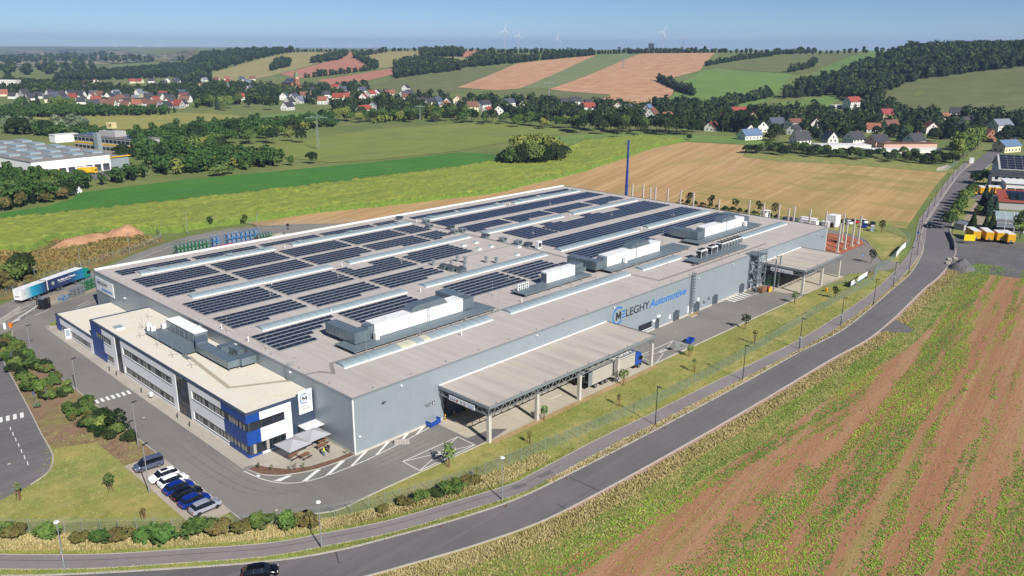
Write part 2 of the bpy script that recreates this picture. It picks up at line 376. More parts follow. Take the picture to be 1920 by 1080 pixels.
# buildings
mat('roof_membrane', c('#c9c2bc'), .85, var=[V_('#beb6b1', (.65, .03, 1), .4, .66, .7), V_('#d3ccc7', (.9, .05, 1), .5, .7, .6), V_('#b5aba6', .08, .5, .75, .5), V_('#c2aea6', (1.4, .05, 1), .56, .78, .6)], bump=(4, .05, .01))
mat('roof_canopy', c('#ccc4bb'), .85, var=[V_('#b8ada5', (.5, .04, 1), .4, .66, .8), V_('#cfc4ac', .12, .52, .7, .7)], bump=(4, .05, .01))
mat('roof_office', c('#e2ddd0', .86), .9, var=[V_('#dfd4be', .25, .4, .66, .8, .9), V_('#f0eadb', 1.2, .5, .75, .6, .9), V_('#cfc3ab', .6, .62, .8, .6)], bump=(5, .15, .02))
mat('walk_strip', c('#8d8a88'), .85, var=[V_('#9a9692', .6, .4, .66, .8)])
mat('walk_strip_pale', c('#b5aa98'), .85, var=[V_('#c4b9a5', .6, .4, .66, .8)])
mat('parapet_white', (.72, .72, .71, 1), .5)
mat('wall_silver', c('#a6b2b9'), .42, .25, var=[V_('#9ba8b0', .3, .4, .7, .6)])
mat('wall_core', c('#98a4ab'), .6)
mat('plinth', c('#cdc8bd'), .85, var=[V_('#b9b3a6', .5, .4, .7, .7)])
mat('steel_grey', c('#9aa2a8'), .45, .35)
mat('steel_dark', c('#5f666d'), .5, .3)
mat('galv', c('#a9b3b8'), .42, .55, var=[V_('#919ca3', 1.2, .4, .7, .7)])
mat('duct', c('#93a3ac'), .38, .6, var=[V_('#7b8d97', .7, .4, .7, .8)])
mat('deck_grate', c('#7f8f98'), .6, .3, var=[V_('#74838c', 2.0, .4, .7, .7)])
mat('curtain_shaded', c('#b7b3a9'), .6, var=[V_('#b5b1a8', .6, .45, .7, .7)])  # white curtain, greyed: shade under the canopy is put into the colour
mat('white_unit', (.76, .77, .77, 1), .45, var=[V_('#d5d8d8', .8, .45, .7, .6)])
mat('seam', c('#8a9296'), .6)
mat('white_cladding', (.87, .87, .88, 1), .5, var=[V_('#f0f0ee', .3, .45, .75, .5, .95)])
mat('blue_cladding', c('#154a9f'), .45, var=[V_('#124391', .3, .45, .75, .5)])
mat('navy_cladding', c('#3d4c61'), .45, .1, var=[V_('#354356', .4, .45, .75, .6)])
mat('navy_trim', c('#46556d'), .45, .1)
mat('frame_dark', c('#3b434d'), .5)
mat('door_dark', c('#4b5560'), .5)
mat('glass_dark', (.012, .016, .022, 1), .08, spec=.6)
mat('blind', c('#a8a49c'), .6)
mat('glass_car', (.008, .01, .014, 1), .05, spec=.7)
mat('solar_cell', (.013, .019, .038, 1), .2, spec=.5)
mat('solar_frame', c('#b9c0c6'), .4, .5)
mat('tray', c('#c0c6ca'), .42, .4)
mat('skylight', c('#9fb1b7'), .45, spec=.5, var=[V_('#97aab2', .35, .45, .7, .7)])
mat('skylight_rib', c('#9fadb2'), .5, .3)
mat('skylight_aged', c('#d3d0b6'), .3)
mat('black', (.012, .012, .013, 1), .6)
mat('rubber', (.02, .02, .021, 1), .85)
mat('rim', c('#9fa3a8'), .35, .7)
mat('rim_dark', c('#3a3c40'), .35, .6)
mat('yellow', c('#f0b81c'), .45)
mat('yellow_sign', c('#f6dc14'), .5)
mat('orange', c('#e67e22'), .5)
mat('red', c('#c23a2c'), .5)
mat('green_rack', c('#2f7a4a'), .5)
mat('blue_rack', c('#3f8ed0'), .5)
mat('blue_bin', c('#1b4fa8'), .5)
mat('blue_crane', c('#2c4fa6'), .45)
mat('logo_blue', c('#1a79c9'), .5)
mat('logo_black', (.02, .022, .025, 1), .5)
mat('sign_white', (.8, .8, .8, 1), .45)
mat('concrete_column', c('#cfcac1'), .8, var=[V_('#bab4aa', .5, .4, .7, .7)], bump=(4, .1, .01))
mat('fence_metal', c('#aab8b2'), .5, .4)
mat('fence_green', c('#a3bbac'), .5, .3)
mat('lamp_silver', c('#b6bcc0'), .4, .5)
mat('lamp_dark', c('#3f4448'), .5, .3)
mat('lamp_head', (.75, .76, .76, 1), .35)
mat('wood', c('#8c6448'), .8)
mat('wood_dark', c('#5f4030'), .8)
mat('umbrella', c('#b4b5ba'), .85)
mat('skin', c('#c79a7e'), .6)
mat('hivis', c('#d8f03a'), .7)
mat('jeans', c('#5f7a95'), .8)
mat('dark_cloth', c('#2b2d33'), .85)
mat('hair', c('#2e251e'), .8)
# vegetation
def leaf(name, h, h2, h3):
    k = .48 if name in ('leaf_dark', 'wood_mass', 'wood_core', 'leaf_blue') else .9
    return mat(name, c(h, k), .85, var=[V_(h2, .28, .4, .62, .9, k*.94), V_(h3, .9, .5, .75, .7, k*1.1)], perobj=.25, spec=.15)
leaf('leaf_dark', '#40562f', '#324627', '#566c38')
leaf('leaf_mid', '#516a35', '#43592d', '#6d8140')
leaf('leaf_light', '#6d8440', '#59703a', '#8d9a4e')
leaf('leaf_yellow', '#7d8640', '#69763a', '#979a4c')
leaf('leaf_blue', '#4d6553', '#3c5345', '#647c66')
leaf('leaf_purple', '#3b3038', '#2c242a', '#4d3d44')
leaf('leaf_silver', '#7d8b6c', '#66785a', '#97a184')
leaf('leaf_bright', '#56773a', '#466531', '#6f8c45')
leaf('leaf_autumn', '#6a6a3a', '#5a5032', '#765a3a')
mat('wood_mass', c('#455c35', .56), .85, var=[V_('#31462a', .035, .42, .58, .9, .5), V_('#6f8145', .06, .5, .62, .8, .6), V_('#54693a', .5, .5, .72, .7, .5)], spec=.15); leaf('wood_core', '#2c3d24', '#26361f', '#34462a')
mat('bark', c('#6a5a49'), .9)
mat('grass_tuft_dry', c('#c2b47c'), .9, var=[V_('#a8a060', .22, .44, .58, .7), V_('#dccfa4', 1.6, .5, .7, .7)])
mat('grass_tuft_green', c('#93a050'), .9, var=[V_('#7f9244', .4, .4, .62, .9), V_('#b8ad68', 1.1, .5, .7, .7)])
mat('crop_leaf', c('#86a832', .86), .85, var=[V_('#5f9030', (.03, .25, 1), .42, .58, .9), V_('#a6bc3e', (.02, .12, 1), .48, .64, .9), V_('#557d34', 1.2, .55, .75, .7)])
# walls and roofs of houses
for k_, h_ in dict(w_white='#f1efe9', w_cream='#eadfbf', w_pink='#e2b9a4', w_grey='#b9b9b8', w_yellow='#e6d49a', w_blue='#9fb6d6', w_brick='#a8705a').items(): mat(k_, c(h_), .85, var=[V_('#b8b0a4', .2, .55, .8, .35)])
for k_, h_ in dict(r_red='#9c4738', r_orange='#98604a', r_dark='#3f4046', r_brown='#7a5444', r_grey='#7d8794', r_slate='#4b5566', r_blue='#5f7c9c', r_maroon='#9c3f43').items(): mat(k_, c(h_), .75, var=[V_('#6b5a52', .3, .52, .8, .35)])

def seams(name, w, h, col, mw=.05, fac=.6, rot=0.0):       # welded seams of a roof membrane
    n = MATS[name].node_tree; b = n.nodes['Principled BSDF']; l = b.inputs['Base Color'].links[0].from_socket
    g = n.nodes.new('ShaderNodeNewGeometry'); mp = n.nodes.new('ShaderNodeMapping'); mp.inputs['Rotation'].default_value = (0, 0, rot); br = n.nodes.new('ShaderNodeTexBrick')
    br.inputs['Scale'].default_value = 1; br.inputs['Mortar Size'].default_value = mw; br.inputs['Mortar Smooth'].default_value = .3; br.inputs['Brick Width'].default_value = w; br.inputs['Row Height'].default_value = h; br.offset = .37
    br.inputs['Color1'].default_value = (1, 1, 1, 1); br.inputs['Color2'].default_value = (.93, .92, .91, 1); br.inputs['Mortar'].default_value = col
    n.links.new(g.outputs['Position'], mp.inputs[0]); n.links.new(mp.outputs[0], br.inputs['Vector'])
    mx = n.nodes.new('ShaderNodeMix'); mx.data_type = 'RGBA'; mx.blend_type = 'MULTIPLY'; mx.inputs['Factor'].default_value = fac; n.links.new(l, mx.inputs['A']); n.links.new(br.outputs[0], mx.inputs['B']); n.links.new(mx.outputs['Result'], b.inputs['Base Color'])
seams('roof_membrane', 24, 1.55, (.72, .69, .67, 1), .03, .55, math.pi/2); seams('roof_canopy', 12.4, 1.55, (.72, .69, .67, 1), .03, .55, math.pi/2)
seams('concrete_slab', 6.2, 6.2, (.6, .57, .53, 1), .05, .8); seams('paving', 3, 3, (.7, .68, .65, 1), .05, .7)
# ------------------------------------------------------------------ ground and fields
def polar_ground():
    ang = np.concatenate([np.linspace(-math.pi, -0.75, 40)[:-1], np.linspace(-0.75, 0.75, 240), np.linspace(0.75, math.pi, 40)[1:]])
    r = [0.0]; q = 20.0
    while q < 14500: r.append(q); q *= 1.028
    r = np.array(r[1:]); A, Rr = np.meshgrid(ang, r)
    X = CAM[0]+Rr*np.cos(YAW-A); Y = CAM[1]+Rr*np.sin(YAW-A); Z = hz(X, Y)-.12
    n, k = A.shape; V = np.stack([X, Y, Z], -1).reshape(-1, 3)
    V = np.vstack([V, [[CAM[0], CAM[1], -.12]]]); c0 = len(V)-1
    i, j = np.meshgrid(np.arange(n-1), np.arange(k-1), indexing='ij'); a = (i*k+j).ravel()
    F = np.stack([a, a+1, a+k+1, a+k], -1)
    F2 = np.stack([np.full(k-1, c0), np.arange(k-1), np.arange(k-1)+1, np.arange(k-1)+1], -1)
    me = np_mesh('_g', V, F, 'meadow'); me.name = 'ground'
    put(bpy.data.objects.new('ground', me), kind='structure')
    v = np.vstack([V[:k], V[c0]]); f = np.stack([np.full(k-1, k), np.arange(k-1), np.arange(1, k)], -1)
    me = np_mesh('_g2', v, f, 'meadow'); me.name = 'ground'; put(bpy.data.objects.new('ground', me), kind='structure')
polar_ground()
PX = lambda L: [tp(*p) for p in L]
def field(name, px, mt, z, grid=40):
    P = [near(tp(*q), float(np.interp(q[0], KX, K1))*1.03) if name == 'hill_field' else tp(*q) for q in px]
    return tri_sheet(name, P, z, mt, grid=grid, drape=True)
# hills
field('hill_field', [(395, 137), (480, 113), (560, 98), (606, 97.5), (655, 103), (600, 118), (525, 138), (430, 156), (398, 160)], 'grass_dry', .2)
field('hill_field', [(525, 139), (585, 124), (640, 109), (655, 103), (606, 97.5), (725, 96.5), (672, 107), (697, 127), (640, 138), (560, 147)], 'plough_red', .3)
field('hill_field', [(596, 150), (700, 134), (745, 127), (735, 140), (690, 151), (620, 159)], 'plough_red', .25)
field('hill_field', [(680, 107), (725, 97), (795, 94), (870, 108), (870, 124), (780, 126), (740, 127), (698, 127)], 'grass_dry', .2)
field('hill_field', [(800, 97), (905, 95), (900, 104), (868, 107)], 'plough_red', .35)
field('hill_field', [(665, 164), (735, 149), (860, 129), (975, 119.5), (858, 164), (905, 172), (760, 177), (680, 177)], 'grass_olive', .2)
field('hill_field', [(857, 164), (967, 120), (1119, 103.5), (975, 166), (930, 170)], 'plough_tan', .3)
field('hill_field', [(975, 166), (1119, 103.5), (1204, 100.5), (1050, 160), (1029, 167)], 'stripe_green', .25)
field('hill_field', [(1029, 167.5), (1204, 100.5), (1342, 99.5), (1312, 133), (1236, 152), (1265, 165), (1260, 178), (1240, 191), (1140, 198), (1108, 195), (1146, 178), (1060, 171.5)], 'plough_tan', .3)
field('hill_field', [(930, 171), (1029, 168.5), (1060, 172.5), (1142, 179), (1107, 195), (1030, 192), (950, 180)], 'grass_olive', .2)
field('hill_field', [(1240, 206), (1262, 180), (1268, 162), (1312, 134), (1340, 128), (1491, 139), (1470, 157), (1456, 182), (1400, 202), (1340, 206)], 'grass_bright', .2)
field('hill_field', [(1325, 127), (1450, 106), (1530, 99), (1622, 99), (1560, 121), (1510, 137), (1490, 138)], 'grass_olive', .3)
field('hill_field', [(1530, 138), (1545, 121), (1622, 99), (1690, 97), (1620, 132), (1560, 152), (1470, 158)], 'grass_bright', .25)
field('hill_field', [(1658, 186), (1666, 169), (1696, 153), (1793, 138), (1925, 122), (2100, 118), (2100, 222), (1920, 219), (1793, 219), (1733, 217), (1681, 207)], 'grass_olive', .2)
field('hill_field', [(1415, 203), (1480, 190), (1560, 179), (1575, 188), (1540, 206), (1440, 218)], 'grass_bright', .3)
field('far_field', [(-200, 166), (0, 166), (150, 169), (240, 174), (217, 180), (75, 181), (-200, 181)], 'far_tan', .2)
field('far_field', [(100, 128), (200, 124), (330, 118), (420, 108), (380, 125), (260, 138), (120, 150)], 'grass_olive', .2)
field('far_field', [(-400, 94), (0, 92), (200, 92.5), (395, 95), (370, 106), (300, 113), (190, 121), (0, 127), (-400, 135)], 'far_patch', 1.0, 300)
# valley
field('olive_field', [(10, 221), (175, 216), (350, 211.5), (437, 215), (470, 221), (450, 232), (330, 240), (220, 243), (155, 246), (120, 226)], 'olive_field', .05, 30)
field('valley_meadow', [(457, 219), (540, 212), (613, 211.5), (613, 221), (491, 229)], 'grass_bright', .08, 30)
field('corn_field_far', [(390, 276), (540, 263), (700, 243), (880, 230.5), (960, 232), (1066, 243), (1060, 250), (940, 268), (860, 283), (700, 300), (620, 305), (540, 296), (440, 291)], 'corn_far', .1, 25)
field('beet_field', [(-60, 430), (-30, 405), (0, 400), (90, 386), (138, 372), (146, 361), (350, 336), (500, 322.5), (700, 303.5), (860, 285.5), (905, 287), (936, 294), (930, 304), (860, 317), (500, 362), (250, 390), (0, 416)], 'beet', -.04, 25)
field('valley_meadow', [(1040, 256), (1180, 246), (1430, 259), (1430, 272), (1290, 265), (1210, 256), (1090, 266), (1050, 285), (960, 300), (936, 296), (990, 275)], 'grass_bright', -.03, 25)
CORN_LOW = [(464, 417), (600, 398), (749, 383), (925, 362.5), (1006, 342), (1075, 327), (1175, 295), (1225, 277.5), (1287, 266)]
field('stubble_field', CORN_LOW+[(1405, 272), (1392, 293), (1440, 299), (1300, 345), (1250, 380), (1180, 420), (1000, 440), (740, 470), (560, 460), (520, 434)], 'stubble_tan', -.06, 25)
field('stubble_field', [(1440, 299), (1621, 310.5), (1777, 323), (1751, 352), (1699, 428), (1640, 420), (1560, 414), (1380, 398), (1250, 380), (1300, 345)], 'stubble_orange', -.055, 25)
field('bare_earth_strip', [(490, 436), (560, 425), (749, 404), (925, 381), (1000, 363), (1060, 347), (1060, 370), (740, 440), (600, 450)], 'bare_strip', -.03, 25)
field('meadow_strip', [(1392, 294), (1400, 287), (1640, 297), (1772, 313), (1800, 322), (1777, 324), (1621, 311.5), (1440, 300)], 'lawn_green', .0, 25)
# standing maize: a real crop 2 m tall with an uneven top
def corn_block():
    up = [(-60, 476), (-60, 432), (0, 417), (250, 391), (500, 363), (860, 318), (938, 304), (960, 300), (1052, 286), (1092, 267), (1212, 257), (1284, 264)]
    P = PX(up+CORN_LOW[::-1][1:]+[(400, 424), (330, 436), (262, 436), (230, 432), (185, 437), (140, 450), (105, 448), (60, 474), (20, 470)])
    P = [(p.x, p.y) for p in P]; xs = [p[0] for p in P]; ys = [p[1] for p in P]; s = 1.45
    gx = np.arange(min(xs)-s, max(xs)+s, s); gy = np.arange(min(ys)-s, max(ys)+s, s)
    X, Y = np.meshgrid(gx, gy); g = np.random.default_rng(3)
    X = X+g.uniform(-.5, .5, X.shape); Y = Y+g.uniform(-.5, .5, Y.shape)
    ins = np_inpoly(X.ravel(), Y.ravel(), P).reshape(X.shape)
    Z = np.where(ins, 2.0+g.normal(0, .36, X.shape), -.15)
    n, k = X.shape; V = np.stack([X, Y, Z+hz(X, Y)], -1).reshape(-1, 3)
    i, j = np.meshgrid(np.arange(n-1), np.arange(k-1), indexing='ij'); a = (i*k+j).ravel()
    F = np.stack([a, a+1, a+k+1, a+k], -1); I = ins.ravel()
    cnt = I[F].sum(1); keep = cnt > 0; F = F[keep]; cnt = cnt[keep]
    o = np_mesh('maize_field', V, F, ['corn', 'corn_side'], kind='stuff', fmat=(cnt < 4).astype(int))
    o['label'] = 'tall yellowish green maize crop behind the factory'; o['category'] = 'maize'
corn_block()
# ------------------------------------------------------------------ site surfaces
def sheet(name, poly, z, mt, **kw): return tri_sheet(name, poly, z, mt, **kw)
RL = [at(*p) for p in [(-160, 1078), (0, 1081), (114.6, 1078.7), (300, 1069), (500, 1054), (630, 1034), (755, 1002.5), (855, 975), (960, 940), (1057, 895), (1214.8, 814.7), (1372, 731), (1500, 660.5), (1590, 612.5), (1680, 537.5), (1710, 510), (1730, 475), (1732, 460), (1728, 443), (1743, 406), (1798, 328), (1826, 305)]]
RLc = catmull(RL, 6)
# the road is a strip of even width beside its left edge
def right_of(L, wfun):
    o = []
    for k in range(len(L)):
        a = L[max(0, k-2)]; b = L[min(len(L)-1, k+2)]; t = Vector((b[0]-a[0], b[1]-a[1])).normalized(); w = wfun(L[k])
        o.append(Vector((L[k][0]+t.y*w, L[k][1]-t.x*w)))
    return o
RW = lambda p: 6.7 if p[0] < 175 else (6.7+min(3.0, (p[0]-175)*.06) if p[0] < 245 else 9.0)
RRc = right_of(RLc, RW)
# street running on up to the village
ext = [Vector((476.4+40*k, 32.8+5.6*k)) for k in range(1, 9)]
RLx = RLc+[Vector((p.x, p.y)) for p in ext]; RRx = RRc+[Vector((p.x+1, p.y-8)) for p in ext]
ribbon(RLx, RRx, .0).build('road', 'asphalt_road', kind='structure', fix=False)
def kerb(name, L, w, z0, z1, mt='kerb', side=1):
    Lo = offset_line(L, w*side); mb = MB(); n = len(L)
    for k in range(n):
        mb.v += [(L[k][0], L[k][1], z0), (L[k][0], L[k][1], z1), (Lo[k][0], Lo[k][1], z1), (Lo[k][0], Lo[k][1], z0)]
    for k in range(n-1):
        for a in range(3): mb.f.append((4*k+a, 4*k+a+1, 4*k+4+a+1, 4*k+4+a)); mb.m.append(0)
    return mb.build(name, mt, kind='structure')
kerb('road_kerb', RLc, .28, -.1, .10, 'kerb', 1)
kerb('road_kerb', RRc, .28, -.1, .07, 'kerb', -1)
PU = catmull([at(*p) for p in [(-150, 1030), (0, 1039.7), (182, 1039.7), (338.5, 1030.6), (500, 1019), (605, 1001), (730, 976), (855, 940), (960, 907.5), (1007, 884), (1120, 824.5), (1214.8, 779), (1309, 731.5), (1403.6, 685.5), (1500, 636.5), (1545, 609.5), (1612.5, 565), (1657.5, 529), (1702.5, 480), (1716, 450), (1722.5, 417), (1735, 397), (1786, 327), (1812, 303)]], 6)
PLc = right_of(PU, lambda p: 3.0)
ribbon(PU, PLc, .02).build('footpath', 'asphalt_path', kind='structure', fix=False)
kerb('path_edging', PU, .12, -.1, .05, 'kerb', 1); kerb('path_edging', PLc, .12, -.1, .05, 'kerb', -1)
# tarred repair seam along the path
k0 = [k for k in range(len(PU)) if PU[k].x < 22]
ribbon([PU[k]*.62+PLc[k]*.38 for k in k0], [PU[k]*.59+PLc[k]*.41 for k in k0], .026).build('tar_seam', 'tar', kind='structure', fix=False)
for px_, py_, x2, y2 in ((1068, 895, 1128, 922), (630, 1035, 635, 1056), (1046, 945, 1066, 957), (882, 870, 0, 0)):
    if x2:
        a = at(px_, py_); b_ = at(x2, y2); d_ = (b_-a).normalized(); n_ = Vector((-d_.y, d_.x, 0))*.09
        MB().poly([(a-n_).xy.to_3d()+Vector((0, 0, .008)), (b_-n_)+Vector((0, 0, .008)), (b_+n_)+Vector((0, 0, .008)), (a+n_)+Vector((0, 0, .008))]).build('tar_seam', 'tar', kind='structure')
# verge between path and road, and beyond the road
nn = min(len(PLc), len(RLc))
def along(L, x0, x1): return [p for p in L if x0 <= p[0] <= x1]
def strip_between(name, A, B, z, mt):
    P = [(p[0], p[1]) for p in A]+[(p[0], p[1]) for p in reversed(B)]
    return sheet(name, P, z, mt)
strip_between('verge', along(PLc, -80, 18), along(RLc, -80, 16), -.01, 'lawn_green')
strip_between('verge', along(PLc, 15, 185), along(RLc, 16, 186), -.012, 'verge_stone')
strip_between('verge', along(PLc, 184, 500), along(RLc, 185, 500), -.011, 'dry_grass')
R1 = offset_line(RRc, -1.0); R2 = offset_line(RRc, -4.2); R3 = offset_line(RRc, -9)
strip_between('verge_gravel', along(RRc, 12, 248), along(R1, 12, 248), -.01, 'gravel_pink')
strip_between('verge', along(R1, -80, 246), along(R2, -80, 246), -.014, 'dry_grass')
strip_between('verge', along(RRc, -80, 14), along(R1, -80, 14), -.02, 'dry_grass')
# field in the foreground
FIELD = [(p[0], p[1]) for p in along(R2, -80, 214)]+[(222, -44), (232, -62), (262, -95), (300, -140), (330, -260), (-60, -260), (-60, -60)]
sheet('crop_field', FIELD, -.03, 'soil_field', grid=30)
strip_between('field_margin', along(R2, -80, 210), along(R3, -80, 210), -.02, 'lawn_green')
strip_between('field_margin', along(offset_line(RLx, -RW((300, 0))-1), 246, 480), along(offset_line(RLx, -14), 246, 480), -.02, 'lawn_green')
# lawn between the yard and the path, left lawns
FENCE = catmull([(-62, 33), (-48, 17.8), (-42.1, 11.3), (-30.8, .4), (-23.5, -5.9), (-14.6, -12.0), (-9.4, -14.5), (-.6, -17.3), (10, -19.9), (21.4, -21.2), (32, -22.5), (45, -23.7), (62, -24.7), (85.6, -24.6), (113.5, -23.6), (130, -22.9), (149, -22.7), (169.7, -22.4)], 6)
strip_between('lawn', [(-23, -6), (-10.9, -11.9), (19, -12.4), (69, -13), (142, -14), (172, -14), (186, -16)], [p for p in along(PU, -23, 186)], -.02, 'lawn')
strip_between('lawn', [(p[0], p[1]) for p in along(FENCE, -60, -23)], [p for p in along(PU, -60, -22.5)], -.016, 'dry_grass')
strip_between('long_grass', [p for p in along(FENCE, -23, 14)], [p for p in along(PU, -23, 14)], -.012, 'dry_grass')
sheet('lawn', [(-62, 33), (-48, 17.8), (-42.1, 11.3), (-30.8, .4), (-23.5, -5.9), (-22.8, 33), (-28, 40), (-33, 47), (-36, 40), (-40, 29)], -.024, 'lawn')
# yard asphalt: one sheet round the factory
YARD = [(-22.8, -6), (-19, -8), (-14, -10.5), (-10.9, -11.8), (-3, -11.8), (19, -12.2), (69, -12.8), (140, -13.6), (172, -13.6), (184, -20), (192, -22), (198, -19.5), (196, -15), (200, -12), (212, -6), (224, 2), (229, 12), (228, 24), (220, 36), (214, 60), (214, 122), (186, 124), (120, 140), (92, 168), (70, 178), (54.4, 176.2), (44.2, 171.9), (29.3, 163.1), (17.4, 153.8), (8.9, 149.5), (-8, 139), (-14.6, 136), (-24, 127), (-42, 112), (-46, 100), (-32, 104), (-24, 108), (-20.7, 110), (-22.6, 103), (-23.2, 98.8), (-23.2, 85.6), (-22.8, 69.6)]
sheet('factory_yard', YARD, .0, 'asphalt_yard')
for A_ in ([(-22.8, -6), (-22.8, 33), (-22.8, 69.6), (-23.2, 85.6), (-23.2, 98.8), (-22.6, 103), (-20.7, 110)], [(-22.8, -6), (-19, -8), (-14, -10.5), (-10.9, -11.8), (-3, -11.8), (19, -12.2)], [(69, -12.8), (140, -13.6)], [(198, -19.5), (196, -15), (200, -12), (212, -6), (224, 2), (229, 12), (228, 24)]):
    kerb('yard_kerb', catmull(A_, 4), .18, -.1, .09, 'kerb', 1 if A_[0] != (-22.8, -6) or A_[1][1] > 0 else -1)
sheet('red_earth', [(186.5, -1.6), (200, -2.0), (215, -2.2), (221, 1.5), (224, 9), (223, 20), (213, 33), (210, 112), (187, 112)], .03, 'earth_red')
sheet('lawn', [(198.4, -19.3), (196.4, -15), (200.4, -12.2), (212, -6.3), (224, 1.8), (229.5, 12), (228.5, 24), (245, 30), (262, 6), (243, -6), (233, -11), (210, -15.4)], .01, 'lawn')
# left access road with its verge
LROAD = [(-27.4, 96), (-27.8, 93.6), (-30.5, 72.9), (-32.3, 58.9), (-34.1, 46), (-35.3, 36.5), (-37.4, 31.2), (-41, 28.5), (-48, 26)]
sheet('access_road', LROAD+[(-60, 40), (-75, 90), (-60, 140), (-24, 127.5), (-34, 112), (-30, 104)], .003, 'asphalt_road')
kerb('access_kerb', catmull(LROAD[:8], 4), .18, -.1, .1, 'kerb', 1)
sheet('planting_slope', [(-27.2, 96), (-27.6, 93.6), (-30.3, 72.9), (-32.1, 58.9), (-33.9, 46), (-34.6, 39), (-28.4, 36), (-28.3, 24.2), (-22.9, 24.2), (-22.9, 69.6), (-23.4, 85.6), (-23.4, 98.8), (-24, 105)], -.015, 'bark_slope')
sheet('meadow_bank', [(-60, 160), (-14, 137.5), (9, 151), (30, 165), (46, 175), (36, 205), (10, 210), (-40, 190)], -.02, 'weeds')
# parking bay, walks, aprons, terrace
sheet('parking_bay', [(-28.4, 24), (-22.9, 24), (-22.9, -1.0), (-27.4, -1.0), (-28.5, 1.2)], .006, 'paver_bay')
sheet('office_walk', [(-15.3, 9.6), (-15.2, 50), (-14.9, 80), (-14.6, 104.5), (-13.6, 107), (-11.5, 104.5), (-13.0, 103), (-13, 11.6), (0, 11.6), (0, 1.4), (-2.9, 1.4), (-7.4, 2.3), (-10.3, 4), (-12.3, 6.9), (-13.1, 8.7), (-14.2, 9.5)], .06, 'paving')
kerb('walk_kerb', catmull([(-15.4, 9.2), (-15.3, 50), (-15.0, 80), (-14.7, 104.5), (-13.6, 107.2)], 4), .15, -.05, .075, 'kerb', -1)
sheet('mulch_bed', [(-14.8, 8.6), (-14.1, 5.9), (-12.3, 3.5), (-9.3, 1.7), (-6.2, .7), (-2.5, .35), (0, .35), (0, 1.5), (-2.9, 1.4), (-7.4, 2.3), (-10.3, 4), (-12.3, 6.9), (-13.1, 8.7)], .064, 'mulch')
kerb('bed_kerb', catmull([(-14.9, 8.7), (-14.2, 5.8), (-12.4, 3.4), (-9.3, 1.6), (-6.2, .6), (-2.5, .25), (0, .25)], 4), .16, -.05, .085, 'kerb', -1)
sheet('lawn', [(-14.3, 104.5), (-13.2, 108.3), (-10.8, 110.3), (-9.6, 107), (-10.5, 103.4), (-12.5, 103.6)], .02, 'lawn_green')
sheet('loading_apron', [(17.5, 0), (69, 0), (69, -13.1), (20, -12.6), (17.5, -8.5)], .008, 'concrete_slab')
sheet('loading_apron', [(139.5, 0), (168.5, 0), (168.5, -13.7), (143, -13.7), (139.5, -9)], .008, 'concrete_slab')
sheet('yard_patch', [(17, -8.8), (23, -9.4), (25, -11.4), (20, -12.3), (17, -12.2)], .011, 'asphalt_patch')
for a, b_ in ((17.5, 69), (142, 168.5)):
    sheet('earth_margin', [(a+2, -12.7), (b_, -13.2), (b_, -14.4), (a+2, -13.8)], -.008, 'earth_tan')
sheet('rack_apron', [(10, 119), (40, 122), (92, 140), (80, 158), (40, 146), (14, 128)], .006, 'concrete_slab')
sheet('rack_apron', [(-8, 124), (12, 132), (9, 140), (-10, 131)], .007, 'gravel_yard')
# white markings
def mark(poly, z=.012): MB().poly([(p[0], p[1], z) for p in poly]).build('road_marking', 'white_paint', kind='structure')
def mline(L, w=.14, z=.012):
    L = [Vector(p[:2]) for p in L]; ribbon(offset_line(L, w/2), offset_line(L, -w/2), z).build('road_marking', 'white_paint', kind='structure', fix=False)
HL = catmull([(-15.6, 8.6), (-14.9, 4.5), (-13.6, 1.4), (-11.3, -.9), (-8, -2.05), (-4.4, -2.45), (.7, -2.55), (6.7, -2.1), (13.3, -1.3), (18.4, -.3)], 5)
mline(HL, .16)
for q in ([(-13.9, 2.5), (-13.2, 1.6), (-10.9, 1.75), (-11.4, 2.35)], [(-11.1, -1), (-10.5, -1.4), (-6.6, .15), (-7.2, .62)], [(-7.5, -2.1), (-6.8, -2.35), (-2.1, -.2), (-2.9, .15)], [(-3.0, -2.5), (-2.2, -2.5), (2.6, -.1), (1.7, -.1)], [(2, -2.5), (2.8, -2.45), (7.4, -.08), (6.5, -.08)], [(7, -2.05), (7.8, -2.0), (11.6, -.08), (10.7, -.08)], [(11.6, -1.5), (12.4, -1.42), (15.3, -.08), (14.4, -.08)], [(-15.2, 5.6), (-15.0, 5.0), (-14.4, 5.6), (-14.6, 6.1)]): mark(q)
def xbox(x0, x1, y0, y1):
    mline([(x0, y0), (x1, y0)], .15); mline([(x0, y1), (x1, y1)], .15); mline([(x0, y0), (x0, y1)], .15, .013); mline([(x1, y0), (x1, y1)], .15, .013)
    mline([(x0, y0), (x0+(x1-x0)*.42, y0+(y1-y0)*.42)], .13, .014); mline([(x0+(x1-x0)*.62, y0+(y1-y0)*.62), (x1, y1)], .13, .014)
    mline([(x0, y1), (x0+(x1-x0)*.42, y0+(y1-y0)*.58)], .13, .015); mline([(x0+(x1-x0)*.62, y0+(y1-y0)*.38), (x1, y0)], .13, .015)
xbox(4.3, 16.6, -11.6, -7.3); xbox(70.4, 84.6, -12.6, -7.6)
for X in (10.6, 77.5):
    me = text_mesh('ground_lettering', 'FW', 1.7, 'white_paint', bold=.02, extrude=.001, ax='CENTER')
    inst('road_marking', me, loc=(X, -8.9, .0155), rz=math.pi, kind='structure')
for k in range(7): mark([(-22.4+k*1.0, 52.2), (-21.9+k*1.0, 52.2), (-21.7+k*1.0, 54.2), (-22.2+k*1.0, 54.2)])
for k in range(5): mark([(-34.6-k*1.1, 55.6+k*.2), (-34.0-k*1.1, 55.6+k*.2), (-33.4-k*1.1, 58.0+k*.2), (-34.0-k*1.1, 58.0+k*.2)])
